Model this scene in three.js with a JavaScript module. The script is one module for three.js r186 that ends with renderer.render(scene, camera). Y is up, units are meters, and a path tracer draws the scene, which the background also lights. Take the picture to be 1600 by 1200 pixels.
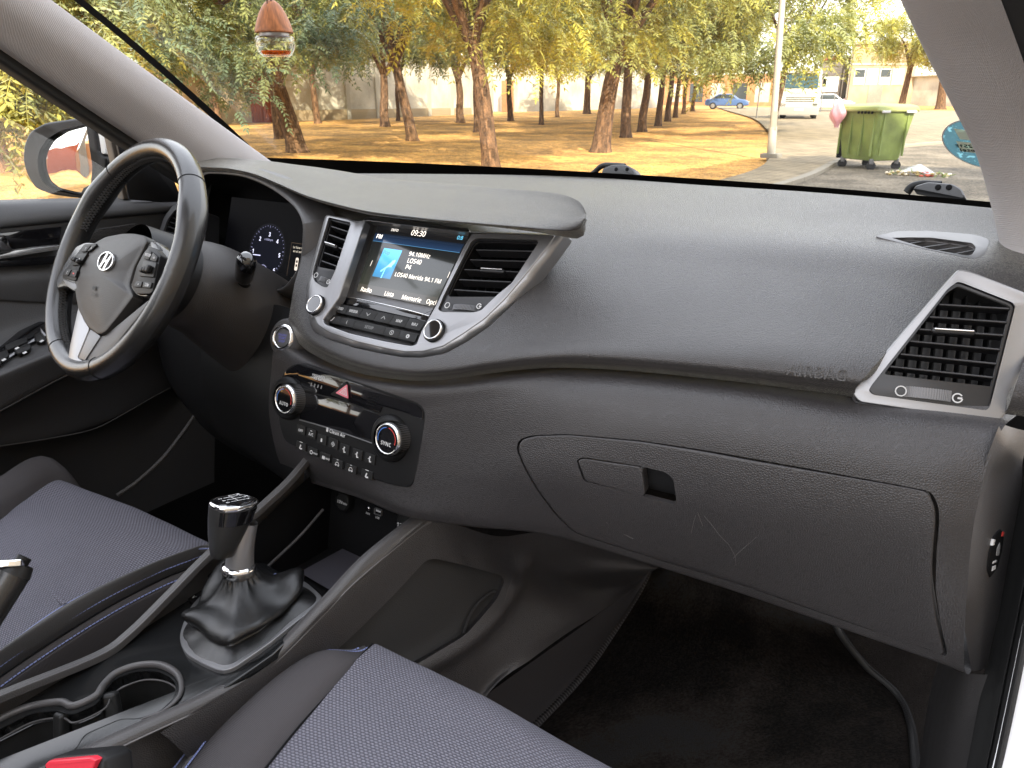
import * as THREE from 'three';
import { RoundedBoxGeometry } from 'three/addons/geometries/RoundedBoxGeometry.js';
import { mergeGeometries, mergeVertices, toCreasedNormals } from 'three/addons/utils/BufferGeometryUtils.js';
import { FontLoader } from 'three/addons/loaders/FontLoader.js';

// ---------- camera, sky, sun, exposure (x = car's right, y up, z = towards the rear of the car, metres) ----------
const V = (x, y, z) => new THREE.Vector3(x, y, z);
const scene = new THREE.Scene();
const camera = new THREE.PerspectiveCamera(53.19, 1024 / 768, 0.03, 900);
camera.position.set(0.747, 1.208, 0.748);
camera.rotation.order = 'YXZ';
camera.rotation.set(-0.35336, 0.6163, 0);
camera.updateMatrixWorld(true);
camera.focus = 1.05;
camera.userData.fStop = 23;
const renderer = new THREE.WebGLRenderer({ antialias: true });
renderer.setSize(1024, 768);
renderer.toneMapping = THREE.LinearToneMapping;
renderer.toneMappingExposure = 3.1;
renderer.shadowMap.enabled = true;

const sunDir = V(0.7, 0.62, 0.714).normalize();
{ // hazy pale morning sky
  const w = 256, h = 128, d = new Float32Array(w * h * 4), t = V(0, 0, 0);
  for (let j = 0; j < h; j++) for (let i = 0; i < w; i++) {
    const el = ((j + 0.5) / h - 0.5) * Math.PI, az = ((i + 0.5) / w - 0.5) * 2 * Math.PI;
    t.set(Math.cos(el) * Math.cos(az), Math.sin(el), Math.cos(el) * Math.sin(az));
    const up = Math.max(0, t.y), hz = Math.exp(-up * 4.5), g = Math.pow(Math.max(0, t.dot(sunDir)), 6);
    const k = 4 * (j * w + i), B = 1.25;
    d[k] = B * (0.79 + 0.21 * hz + 0.22 * g); d[k + 1] = B * (0.82 + 0.14 * hz + 0.17 * g); d[k + 2] = B * (0.92 - 0.06 * hz + 0.08 * g); d[k + 3] = 1;
    if (t.y < 0) { d[k] = 0.5; d[k + 1] = 0.45; d[k + 2] = 0.36; }
  }
  const sky = new THREE.DataTexture(d, w, h, THREE.RGBAFormat, THREE.FloatType);
  sky.mapping = THREE.EquirectangularReflectionMapping; sky.magFilter = THREE.LinearFilter; sky.needsUpdate = true;
  scene.background = sky; scene.environment = sky;
}
const sun = new THREE.DirectionalLight(new THREE.Color(1, 0.88, 0.68), 3.9);
sun.position.copy(sunDir).multiplyScalar(120); sun.target.position.set(-20, 0, -30);
sun.position.add(sun.target.position);
sun.castShadow = true;
Object.assign(sun.shadow.camera, { left: -90, right: 90, top: 90, bottom: -90, near: 1, far: 320 });
sun.shadow.mapSize.set(2048, 2048);
scene.add(sun, sun.target);
// ---------- helpers ----------
let seed = 7;
const rnd = () => { seed = (seed * 1664525 + 1013904223) >>> 0; return seed / 4294967296; };
const rr = (a, b) => a + (b - a) * rnd();
const FPX = 1198.4, CP = camera.position.clone(), CQ = camera.quaternion.clone(), CQI = CQ.clone().invert();
// where a sight line measured on the photograph (1600 x 1200) meets a real plane of the place
const ray = (px, py) => V((px - 800) / FPX, (600 - py) / FPX, -1).applyQuaternion(CQ);
const cut = (px, py, axis, v) => { const d = ray(px, py); return CP.clone().addScaledVector(d, (v - CP[axis]) / d[axis]); };
const atX = (px, py, v) => cut(px, py, 'x', v), atY = (px, py, v) => cut(px, py, 'y', v), atZ = (px, py, v) => cut(px, py, 'z', v);
const toPx = (p) => { const q = p.clone().sub(CP).applyQuaternion(CQI); return [800 - FPX * q.x / q.z, 600 + FPX * q.y / q.z]; };
const rowZ = (l) => l.map(([a, b, z]) => atZ(a, b, z)), rowX = (l) => l.map(([a, b, x]) => atX(a, b, x)), rowY = (l) => l.map(([a, b, y]) => atY(a, b, y));
class Frame {                       // a real plane with axes x, y and normal n
  constructor(o, x, y) { this.o = o.clone(); this.x = x.clone().normalize(); this.n = this.x.clone().cross(y).normalize(); this.y = this.n.clone().cross(this.x).normalize(); this.m = new THREE.Matrix4().makeBasis(this.x, this.y, this.n).setPosition(this.o); }
  px(a, b, lift = 0) { const d = ray(a, b), o = this.o.clone().addScaledVector(this.n, lift), t = o.sub(CP).dot(this.n) / d.dot(this.n), p = CP.clone().addScaledVector(d, t).sub(this.o); return new THREE.Vector2(p.dot(this.x), p.dot(this.y)); }
  p3(s, t, n = 0) { return this.o.clone().addScaledVector(this.x, s).addScaledVector(this.y, t).addScaledVector(this.n, n); }
  hit(a, b) { const q = this.px(a, b); return { p: this.p3(q.x, q.y), n: this.n.clone() }; }
  poly(l, lift = 0) { return l.map(([a, b]) => this.px(a, b, lift)); }
  put(g, lift = 0) { g.applyMatrix4(this.m); if (lift) g.translate(this.n.x * lift, this.n.y * lift, this.n.z * lift); return g; }
}
const rowOf = (fr, l, lift = 0) => l.map(([a, b]) => { const q = fr.px(a, b, lift); return fr.p3(q.x, q.y, lift); });
// ----- things and parts -----
const used = {}, bases = new WeakMap();
const numbered = (n) => { used[n] = (used[n] ?? -1) + 1; return used[n] ? n + '_' + String(used[n]).padStart(3, '0') : n; };
function thing(name, label, category, base = V(0, 0, 0), group) {
  const o = new THREE.Group(); o.name = numbered(name); o.position.copy(base); scene.add(o); bases.set(o, base.clone());
  o.userData = { label, category }; if (group) o.userData.group = group;
  return o;
}
function part(name, g, m, parent, label, kind) {        // geometry is given in the place's own coordinates
  if (Array.isArray(g)) { if (g.length > 1 && /print|symbol|scuff|pattern|knurl|rocker|lettering|outline|slot/.test(name)) kind ??= 'stuff'; g = merge(g); }
  const b = bases.get(parent);
  g.translate(-b.x, -b.y, -b.z);
  const o = new THREE.Mesh(g, m); o.name = name; o.castShadow = o.receiveShadow = true; parent.add(o); bases.set(o, b);
  if (label) o.userData.label = label; if (kind) o.userData.kind = kind;
  return o;
}
function struct(name, g, m, kind = 'structure') { const o = new THREE.Mesh(Array.isArray(g) ? merge(g) : g, m); o.name = name; o.userData.kind = kind; o.castShadow = o.receiveShadow = true; scene.add(o); bases.set(o, V(0, 0, 0)); return o; }
function merge(l) {
  l = l.map((g) => { if (!g.index) { g = mergeVertices(g); } for (const k of Object.keys(g.attributes)) if (!['position', 'normal', 'uv'].includes(k)) g.deleteAttribute(k);
    if (!g.attributes.uv) g.setAttribute('uv', new THREE.BufferAttribute(new Float32Array(g.attributes.position.count * 2), 2)); g.morphAttributes = {}; return g; });
  return l.length > 1 ? mergeGeometries(l) : l[0];
}
// ----- shapes -----
const spline = (pts, n, closed = false, t = 0.5) => new THREE.CatmullRomCurve3(pts, closed, 'catmullrom', t).getSpacedPoints(n);
const vec2spline = (pts, n, closed = false) => spline(pts.map((p) => V(p.x ?? p[0], p.y ?? p[1], 0)), n, closed).map((p) => new THREE.Vector2(p.x, p.y)).slice(0, closed ? n : n + 1);
function gridGeo(P, nu, nv) {       // P[j][i]
  const pos = [], uv = [], idx = [], len = (a, b) => P[a[0]][a[1]].distanceTo(P[b[0]][b[1]]);
  const us = [], vs = []; const mj = nv >> 1, mi = nu >> 1;
  for (let i = 0, s = 0; i <= nu; i++) { if (i) s += len([mj, i], [mj, i - 1]); us.push(s); }
  for (let j = 0, s = 0; j <= nv; j++) { if (j) s += len([j, mi], [j - 1, mi]); vs.push(s); }
  for (let j = 0; j <= nv; j++) for (let i = 0; i <= nu; i++) { pos.push(P[j][i].x, P[j][i].y, P[j][i].z); uv.push(us[i], vs[j]); }
  for (let j = 0; j < nv; j++) for (let i = 0; i < nu; i++) { const a = j * (nu + 1) + i, b = a + 1, c = a + nu + 1, d = c + 1; idx.push(a, c, b, b, c, d); }
  const g = new THREE.BufferGeometry();
  g.setAttribute('position', new THREE.Float32BufferAttribute(pos, 3)); g.setAttribute('uv', new THREE.Float32BufferAttribute(uv, 2)); g.setIndex(idx); g.computeVertexNormals();
  return g;
}
function surf(rows, nu = 60, nv = 40, o = {}) {
  const R = rows.map((r) => spline(r, nu)), P = [];
  for (let j = 0; j <= nv; j++) P.push([]);
  for (let i = 0; i <= nu; i++) {
    const col = R.map((r) => r[i]);
    const c = o.linear ? null : new THREE.CatmullRomCurve3(col, false, 'catmullrom', 0.5);
    for (let j = 0; j <= nv; j++) { const t = j / nv; if (c) P[j].push(c.getPoint(t)); else { const k = Math.min(col.length - 2, Math.floor(t * (col.length - 1))); P[j].push(col[k].clone().lerp(col[k + 1], t * (col.length - 1) - k)); } }
  }
  const g = gridGeo(P, nu, nv); g.userData = { P };
  // make the front face the camera's side
  const m = P[nv >> 1][nu >> 1], nn = g.attributes.normal, k = (nv >> 1) * (nu + 1) + (nu >> 1);
  const n = V(nn.getX(k), nn.getY(k), nn.getZ(k));
  if (n.dot(CP.clone().sub(m)) < 0 !== !!o.flip) { const ix = g.index.array; for (let q = 0; q < ix.length; q += 3) { const s = ix[q + 1]; ix[q + 1] = ix[q + 2]; ix[q + 2] = s; } g.computeVertexNormals(); }
  return g;
}
const inside = (poly, x, y) => { let c = false; for (let i = 0, j = poly.length - 1; i < poly.length; j = i++) { const a = poly[i], b = poly[j]; if (a[1] > y !== b[1] > y && x < (b[0] - a[0]) * (y - a[1]) / (b[1] - a[1]) + a[0]) c = !c; } return c; };
function finder(g) {                // looks up the point and normal of a sheet on a sight line
  const pos = g.attributes.position.clone(), nor = g.attributes.normal.clone(), ix = g.index.array.slice(), P = [], cells = {}, S = 24;
  for (let i = 0; i < pos.count; i++) P.push(toPx(V(pos.getX(i), pos.getY(i), pos.getZ(i))));
  for (let t = 0; t < ix.length; t += 3) {
    const q = [P[ix[t]], P[ix[t + 1]], P[ix[t + 2]]], lo = [0, 1].map((k) => Math.floor(Math.min(q[0][k], q[1][k], q[2][k]) / S)), hi = [0, 1].map((k) => Math.floor(Math.max(q[0][k], q[1][k], q[2][k]) / S));
    if (hi[0] - lo[0] > 60 || hi[1] - lo[1] > 60) continue;
    for (let a = lo[0]; a <= hi[0]; a++) for (let b = lo[1]; b <= hi[1]; b++) (cells[a + ',' + b] ??= []).push(t);
  }
  return (px, py) => {
    let best = null;
    for (const t of cells[Math.floor(px / S) + ',' + Math.floor(py / S)] ?? []) {
      const [a, b, c] = [ix[t], ix[t + 1], ix[t + 2]], [A, B, C] = [P[a], P[b], P[c]];
      const d = (B[1] - C[1]) * (A[0] - C[0]) + (C[0] - B[0]) * (A[1] - C[1]); if (Math.abs(d) < 1e-9) continue;
      const u = ((B[1] - C[1]) * (px - C[0]) + (C[0] - B[0]) * (py - C[1])) / d, v = ((C[1] - A[1]) * (px - C[0]) + (A[0] - C[0]) * (py - C[1])) / d, w = 1 - u - v;
      if (u < -1e-4 || v < -1e-4 || w < -1e-4) continue;
      const pv = (k) => V(pos.getX(k), pos.getY(k), pos.getZ(k)), nv = (k) => V(nor.getX(k), nor.getY(k), nor.getZ(k));
      const fa = pv(a), fb = pv(b), fc = pv(c), fn = fb.clone().sub(fa).cross(fc.clone().sub(fa)).normalize(), r = ray(px, py), dn = fn.dot(r); if (Math.abs(dn) < 1e-7) continue;
      const p = CP.clone().addScaledVector(r, fa.sub(CP).dot(fn) / dn);
      const n = nv(a).multiplyScalar(u).addScaledVector(nv(b), v).addScaledVector(nv(c), w).normalize();
      if (n.dot(CP.clone().sub(p)) < 0) n.negate();
      const dist = p.distanceTo(CP); if (!best || dist < best.d) best = { p, n, d: dist };
    }
    return best;
  };
}
const pxLoop = (l, n, round) => (round ? vec2spline(l, n, true).map((p) => [p.x, p.y]) : (() => { const c = new THREE.CurvePath(); l.forEach((p, i) => c.add(new THREE.LineCurve(new THREE.Vector2(...p), new THREE.Vector2(...l[(i + 1) % l.length])))); return c.getSpacedPoints(n).slice(0, n).map((p) => [p.x, p.y]); })());
// rounded polygon: corners of radius r (in the unit of the points)
function rpoly(l, r, n = 5) {
  const out = [];
  l.forEach((p, i) => {
    const a = l[(i + l.length - 1) % l.length], b = l[(i + 1) % l.length], R = Array.isArray(r) ? r[i % r.length] : r;
    const ua = [a[0] - p[0], a[1] - p[1]], ub = [b[0] - p[0], b[1] - p[1]], la = Math.hypot(...ua), lb = Math.hypot(...ub), k = Math.min(R, la * 0.48, lb * 0.48);
    if (k < 1e-6) { out.push(p); return; }
    const A = [p[0] + ua[0] / la * k, p[1] + ua[1] / la * k], B = [p[0] + ub[0] / lb * k, p[1] + ub[1] / lb * k];
    for (let q = 0; q <= n; q++) { const t = q / n; out.push([0, 1].map((c) => (1 - t) ** 2 * A[c] + 2 * t * (1 - t) * p[c] + t * t * B[c])); }
  });
  return out;
}
// a sheet loses what lies inside an outline (px): triangles on the outline are cut finer; the rim turns in by "depth"
function hole(g, loop, depth = 0.008, least = 0.7) {
  const f = finder(g), A = g.attributes, pos = [...A.position.array], nor = [...A.normal.array], uv = [...A.uv.array], ix = g.index.array, px = [], keep = [];
  const at = (i) => (px[i] ??= toPx(V(pos[3 * i], pos[3 * i + 1], pos[3 * i + 2])));
  const xs = loop.map((p) => p[0]), ys = loop.map((p) => p[1]), lo = [Math.min(...xs), Math.min(...ys)], hi = [Math.max(...xs), Math.max(...ys)], flag = [];
  const ins = (i) => (flag[i] ??= inside(loop, ...at(i)));
  const mids = {};
  const mid = (a, b) => { const k = a < b ? a + ',' + b : b + ',' + a; if (mids[k] !== undefined) return mids[k]; for (const [l, n] of [[pos, 3], [nor, 3], [uv, 2]]) for (let c = 0; c < n; c++) l.push((l[a * n + c] + l[b * n + c]) / 2); return (mids[k] = pos.length / 3 - 1); };
  const go = (a, b, c, d) => {
    const P = [at(a), at(b), at(c)];
    if (Math.max(P[0][0], P[1][0], P[2][0]) < lo[0] || Math.min(P[0][0], P[1][0], P[2][0]) > hi[0] || Math.max(P[0][1], P[1][1], P[2][1]) < lo[1] || Math.min(P[0][1], P[1][1], P[2][1]) > hi[1]) { keep.push(a, b, c); return; }
    const n = ins(a) + ins(b) + ins(c); if (n === 3) return; if (n === 0) { keep.push(a, b, c); return; }
    const l = Math.max(Math.hypot(P[0][0] - P[1][0], P[0][1] - P[1][1]), Math.hypot(P[1][0] - P[2][0], P[1][1] - P[2][1]), Math.hypot(P[0][0] - P[2][0], P[0][1] - P[2][1]));
    if (l < least || d > 6) { if (n < 2) keep.push(a, b, c); return; }
    const x = mid(a, b), y = mid(b, c), z = mid(c, a); go(a, x, z, d + 1); go(x, b, y, d + 1); go(z, y, c, d + 1); go(x, y, z, d + 1);
  };
  for (let t = 0; t < ix.length; t += 3) go(ix[t], ix[t + 1], ix[t + 2], 0);
  g.setAttribute('position', new THREE.Float32BufferAttribute(pos, 3)); g.setAttribute('normal', new THREE.Float32BufferAttribute(nor, 3)); g.setAttribute('uv', new THREE.Float32BufferAttribute(uv, 2)); g.setIndex(keep);
  const ok = loop.map((q) => f(...q)).filter(Boolean);
  return [g, loops(ok.map((h) => [h.p.clone().addScaledVector(h.n, -0.0001), h.p.clone().addScaledVector(h.n, -0.0012), h.p.clone().addScaledVector(h.n, -depth)]))];
}
// closed band from per-point lists of stations
function loops(st, closed = true) {
  const n = st.length, m = st[0].length, P = [];
  for (let j = 0; j < m; j++) { P.push([]); for (let i = 0; i < n + (closed ? 1 : 0); i++) P[j].push(st[i % n][j]); }
  return gridGeo(P, n - (closed ? 0 : 1), m - 1);
}
// a raised pad lying on a sheet: outline in px, edge rolled down
function panelOn(find, loop, o = {}) {
  const { lift = 0.003, drop = 0.006, roll = 3, rings = 14, dome = 0 } = o;
  let cx = 0, cy = 0; loop.forEach((p) => { cx += p[0] / loop.length; cy += p[1] / loop.length; });
  if (o.centre) [cx, cy] = o.centre;
  const st = [];
  for (const q of loop) {
    const d = Math.hypot(cx - q[0], cy - q[1]), u = [(cx - q[0]) / d, (cy - q[1]) / d], col = [], e = (t, l) => { const h = find(q[0] + u[0] * t, q[1] + u[1] * t) ?? find(q[0] + u[0] * (t + 2), q[1] + u[1] * (t + 2)); if (h) { const p = h.p.clone().addScaledVector(h.n, l); p.nn = h.n; col.push(p); } else col.push(col.length ? col[col.length - 1].clone() : null); };
    e(0, -drop); e(0, lift - 0.0018); e(roll * 0.15, lift - 0.0009); e(roll * 0.45, lift - 0.0003); e(roll, lift);
    for (let k = 1; k <= rings; k++) { const s = k / rings; e(roll + (d - roll) * s * 0.999, lift + dome * (1 - (1 - s) ** 2)); }
    st.push(col);
  }
  const good = st.filter((c) => c.every(Boolean));
  const g = loops(good), m = good.length + 1;
  { const A = g.attributes.normal, k = m * (A.count / m - 2), s = good[0][good[0].length - 2].nn; if (s && V(A.getX(k), A.getY(k), A.getZ(k)).dot(s) < 0) { const ix = g.index.array; for (let q = 0; q < ix.length; q += 3) { const t = ix[q + 1]; ix[q + 1] = ix[q + 2]; ix[q + 2] = t; } g.computeVertexNormals(); }
    if (!dome) for (let j = 4; j < good[0].length; j++) for (let i = 0; i < m; i++) { const n = good[i % good.length][j].nn; if (n) A.setXYZ(j * m + i, n.x, n.y, n.z); } }
  { const p = g.attributes.position, uv = g.attributes.uv; const h = find(cx, cy), X = V(1, 0, 0).addScaledVector(h.n, -h.n.x).normalize(), Y = h.n.clone().cross(X); for (let i = 0; i < p.count; i++) { const q = V(p.getX(i), p.getY(i), p.getZ(i)); uv.setXY(i, q.dot(X), q.dot(Y)); } }
  return g;
}
// bevelled slab on a plane: outline(s) in the plane's metres
function slab(fr, pts, depth, o = {}) {
  const s = new THREE.Shape(pts.map((p) => new THREE.Vector2(p.x ?? p[0], p.y ?? p[1])));
  for (const h of o.holes ?? []) s.holes.push(new THREE.Path(h.map((p) => new THREE.Vector2(p.x ?? p[0], p.y ?? p[1]))));
  const b = o.bevel ?? 0.001;
  const g = new THREE.ExtrudeGeometry(s, { depth: Math.max(1e-5, depth - b), bevelEnabled: b > 0, bevelThickness: b, bevelSize: o.bs ?? b, bevelOffset: -(o.bs ?? b), bevelSegments: o.seg ?? 3, steps: 1, curveSegments: 8 });
  let q = toCreasedNormals(g, o.crease ?? 0.5);
  return fr.put(mergeVertices(q), o.lift ?? 0);
}
const slabPx = (fr, l, depth, o = {}) => slab(fr, fr.poly(o.r ? rpoly(l, o.r) : l, o.at ?? 0), depth, { ...o, holes: (o.holesPx ?? []).map((h) => fr.poly(h, o.at ?? 0)) });
function flat(fr, pts, lift) { const g = new THREE.ShapeGeometry(new THREE.Shape(pts.map((p) => new THREE.Vector2(p.x ?? p[0], p.y ?? p[1])))); return fr.put(g, lift); }
const tube = (pts, r, n = 60, k = 8, closed = false) => new THREE.TubeGeometry(new THREE.CatmullRomCurve3(pts, closed, 'catmullrom', 0.5), n, r, k, closed);
// a tube whose radii change: r(t) or [ra(t), rb(t)] in the frame up
function limb(pts, rad, n = 16, k = 8) {
  const c = new THREE.CatmullRomCurve3(pts, false, 'catmullrom', 0.5), P = [], f = c.computeFrenetFrames(n, false);
  for (let j = 0; j <= n; j++) { const t = j / n, p = c.getPointAt(t), r = rad(t), row = []; for (let i = 0; i <= k; i++) { const a = i / k * Math.PI * 2; row.push(p.clone().addScaledVector(f.normals[j], Math.cos(a) * r).addScaledVector(f.binormals[j], Math.sin(a) * r)); } P.push(row); }
  return gridGeo(P, k, n);
}
const revolve = (prof, o, axis, n = 40) => { const g = new THREE.LatheGeometry(prof.map(([r, y]) => new THREE.Vector2(r, y)), n); g.applyQuaternion(new THREE.Quaternion().setFromUnitVectors(V(0, 1, 0), axis.clone().normalize())); g.translate(o.x, o.y, o.z); return g; };
const box = (a, b, c, x, y, z, ry = 0) => { const g = new THREE.BoxGeometry(a, b, c); if (ry) g.rotateY(ry); g.translate(x, y, z); return g; };
const rbox = (a, b, c, r, x = 0, y = 0, z = 0) => { const g = mergeVertices(new RoundedBoxGeometry(a, b, c, 2, r)); g.translate(x, y, z); return g; };
// ----- lettering as flat print -----
const fonts = { bold: await new FontLoader().loadAsync('fonts/droid/droid_sans_bold.typeface.json'), reg: await new FontLoader().loadAsync('fonts/droid/droid_sans_regular.typeface.json') };
function print(fr, text, s, t, size, o = {}) {        // centred at (s, t) on the plane
  const g = new THREE.ShapeGeometry(fonts[o.font ?? 'bold'].generateShapes(text, size), 3);
  g.computeBoundingBox(); const b = g.boundingBox; g.translate(-(b.min.x + b.max.x) / 2, -(b.min.y + b.max.y) / 2, 0);
  if (o.sx) g.scale(o.sx, 1, 1); if (o.rot) g.rotateZ(o.rot);
  g.translate(s, t, 0); return fr.put(g, o.lift ?? 0.0003);
}
const printPx = (fr, text, px, py, size, o = {}) => { const q = fr.px(px, py, o.lift ?? 0); return print(fr, text, q.x, q.y, size, o); };
const bar = (fr, s, t, w, h, lift, rot = 0) => { const g = new THREE.PlaneGeometry(w, h); g.rotateZ(rot); g.translate(s, t, 0); return fr.put(g, lift); };
const ringP = (fr, s, t, r, w, lift, a0 = 0, a1 = Math.PI * 2) => { const g = new THREE.RingGeometry(r - w, r, 24, 1, a0, a1); g.translate(s, t, 0); return fr.put(g, lift); };
// ----- procedural textures -----
const wrapN = (x, n) => ((x % n) + n) % n;
function noiseTex(size, fn, srgb = false) {
  const d = new Uint8Array(size * size * 4);
  for (let j = 0; j < size; j++) for (let i = 0; i < size; i++) { const v = fn(i / size, j / size), k = 4 * (j * size + i), a = Array.isArray(v) ? v : [v, v, v]; for (let c = 0; c < 3; c++) d[k + c] = Math.max(0, Math.min(255, a[c] * 255)); d[k + 3] = 255; }
  const t = new THREE.DataTexture(d, size, size); t.wrapS = t.wrapT = THREE.RepeatWrapping; t.magFilter = THREE.LinearFilter; t.minFilter = THREE.LinearMipmapLinearFilter; t.generateMipmaps = true; if (srgb) t.colorSpace = THREE.SRGBColorSpace; t.needsUpdate = true; return t;
}
const hash = (x, y, s = 0) => { let h = (x * 374761393 + y * 668265263 + s * 974634777) | 0; h = Math.imul(h ^ (h >>> 13), 1274126177); return ((h ^ (h >>> 16)) >>> 0) / 4294967296; };
const vnoise = (u, v, n, s = 0) => { const x = u * n, y = v * n, i = Math.floor(x), j = Math.floor(y), f = (t) => t * t * (3 - 2 * t), a = f(x - i), b = f(y - j), H = (p, q) => hash(wrapN(p, n), wrapN(q, n), s); return (H(i, j) * (1 - a) + H(i + 1, j) * a) * (1 - b) + (H(i, j + 1) * (1 - a) + H(i + 1, j + 1) * a) * b; };
const fbm = (u, v, n, oct = 4, s = 0) => { let t = 0, a = 0.5, m = 0; for (let k = 0; k < oct; k++) { t += a * vnoise(u, v, n << k, s + k); m += a; a *= 0.5; } return t / m; };
function cellsAt(u, v, n, s = 0) { const x = u * n, y = v * n, i = Math.floor(x), j = Math.floor(y); let a = 9, b = 9; for (let q = -1; q <= 1; q++) for (let p = -1; p <= 1; p++) { const cx = i + p, cy = j + q, X = cx + hash(wrapN(cx, n), wrapN(cy, n), s), Y = cy + hash(wrapN(cx, n), wrapN(cy, n), s + 9), d = Math.hypot(X - x, Y - y); if (d < a) { b = a; a = d; } else if (d < b) b = d; } return b - a; }
const tiled = (t, rx, ry = rx) => { const c = t.clone(); c.repeat.set(1 / rx, 1 / ry); c.needsUpdate = true; return c; };
const shrink = (l, k) => { let x = 0, y = 0; l.forEach((p) => { x += p[0] / l.length; y += p[1] / l.length; }); return l.map((p) => [x + (p[0] - x) * k, y + (p[1] - y) * k]); };
// ---------- materials ----------
const grainT = noiseTex(512, (u, v) => { const c = Math.min(1, cellsAt(u, v, 46, 1) * 2.2); return 0.25 + 0.6 * c + 0.15 * fbm(u, v, 60, 2, 5); });
const fineT = noiseTex(256, (u, v) => 0.5 * vnoise(u, v, 120, 3) + 0.5 * vnoise(u, v, 60, 4));
const wearT = noiseTex(512, (u, v) => 0.9 + 0.1 * (fbm(u, v, 5, 5, 11) - 0.45) + (hash(Math.floor(u * 512), Math.floor(v * 512), 5) > 0.9994 ? 0.6 : 0), true);
const M = {};
const std = (name, o) => (M[name] = new THREE.MeshStandardMaterial({ name, ...o, color: o.color ? new THREE.Color().setRGB(...o.color) : 0xffffff, emissive: o.emissive ? new THREE.Color().setRGB(...o.emissive) : 0 }));
const phys = (name, o) => (M[name] = new THREE.MeshPhysicalMaterial({ name, ...o, color: o.color ? new THREE.Color().setRGB(...o.color) : 0xffffff }));
const roughT = noiseTex(512, (u, v) => 0.82 + 0.2 * (fbm(u, v, 9, 4, 31) - 0.5));
const g1 = tiled(grainT, 0.11), fn1 = tiled(fineT, 0.06), wr = tiled(wearT, 0.5), rg1 = tiled(roughT, 0.4);
phys('dashSkin', { sheen: 1, sheenRoughness: 0.4, sheenColor: new THREE.Color(0.9, 0.88, 0.76), color: [0.056, 0.053, 0.0535], roughness: 0.42, roughnessMap: rg1, bumpMap: g1, bumpScale: 0.0006, map: wr });
std('lowerSkin', { color: [0.044, 0.041, 0.042], roughness: 0.45, roughnessMap: rg1, bumpMap: g1, bumpScale: 0.00048, map: wr });
std('trimSkin', { color: [0.058, 0.055, 0.055], roughness: 0.5, roughnessMap: rg1, bumpMap: g1, bumpScale: 0.00025 });
std('doorSkin', { color: [0.05, 0.05, 0.052], roughness: 0.6, bumpMap: g1, bumpScale: 0.0003 });
phys('blackPlastic', { specularIntensity: 0.5, color: [0.008, 0.008, 0.0085], roughness: 0.45, bumpMap: fn1, bumpScale: 0.00006 });
phys('deepBlack', { specularIntensity: 0.3, color: [0.004, 0.004, 0.0045], roughness: 0.75 });
std('rubber', { color: [0.012, 0.012, 0.012], roughness: 0.8 });
phys('pianoBlack', { color: [0.006, 0.006, 0.007], roughness: 0.07, clearcoat: 1, clearcoatRoughness: 0.03 });
std('slatBlack', { color: [0.016, 0.016, 0.018], roughness: 0.32 });
phys('keyBlack', { specularIntensity: 0.5, color: [0.015, 0.015, 0.015], roughness: 0.42 });
std('satinSilver', { color: [0.3, 0.3, 0.308], metalness: 0.7, roughness: 0.36, bumpMap: fn1, bumpScale: 0.00002 });
std('satinDark', { color: [0.16, 0.16, 0.165], metalness: 0.6, roughness: 0.4 });
std('bright', { color: [0.8, 0.8, 0.8], metalness: 0.85, roughness: 0.25 });
std('chrome', { color: [0.82, 0.82, 0.82], metalness: 1, roughness: 0.1 });
std('white', { color: [0.52, 0.52, 0.52], roughness: 0.6 });
std('scuff', { color: [0.11, 0.105, 0.1], roughness: 0.8 }); std('greyPrint', { color: [0.2, 0.2, 0.2], roughness: 0.6 });
std('redPrint', { color: [0.55, 0.05, 0.04], roughness: 0.5 });
std('bluePrint', { color: [0.05, 0.16, 0.5], roughness: 0.5 });
std('blackPrint', { color: [0.01, 0.01, 0.01], roughness: 0.6 });
phys('wheelLeather', { color: [0.014, 0.0137, 0.0135], roughness: 0.26, clearcoat: 0.5, clearcoatRoughness: 0.2, bumpMap: tiled(grainT, 0.05), bumpScale: 0.00012 });
std('bootLeather', { color: [0.006, 0.006, 0.0062], roughness: 0.27, bumpMap: tiled(grainT, 0.09), bumpScale: 0.00022 });
std('thread', { color: [0.04, 0.04, 0.041], roughness: 0.8 });
std('edgeGloss', { color: [0.1, 0.095, 0.095], roughness: 0.32 });
std('blueThread', { color: [0.2, 0.24, 0.46], roughness: 0.8 });
std('pillarCloth', { color: [0.47, 0.45, 0.455], roughness: 0.95, bumpMap: tiled(noiseTex(256, (u, v) => 0.5 + 0.25 * Math.sin(u * 2 * Math.PI * 22 + 2 * vnoise(u, v, 16)) + 0.25 * Math.sin(v * 2 * Math.PI * 34)), 0.055), bumpScale: 0.0004 });
phys('carpet', { specularIntensity: 0.2, color: [0.024, 0.0225, 0.022], roughness: 1, bumpMap: tiled(fineT, 0.05), bumpScale: 0.003, map: tiled(noiseTex(512, (u, v) => { const d = fbm(u, v, 6, 4, 3), s = vnoise(u, v, 190, 8); return [0.66 + 0.35 * d + 0.25 * (s - 0.5), 0.64 + 0.33 * d + 0.25 * (s - 0.5), 0.63 + 0.3 * d + 0.25 * (s - 0.5)]; }, true), 0.3) });
phys('sideCarpet', { specularIntensity: 0.2, color: [0.042, 0.039, 0.041], roughness: 1, bumpMap: tiled(fineT, 0.05), bumpScale: 0.002 });
std('glassRed', { color: [0.6, 0.02, 0.04], roughness: 0.3 });
std('whitePaint', { color: [0.78, 0.78, 0.78], roughness: 0.25 });
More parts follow.
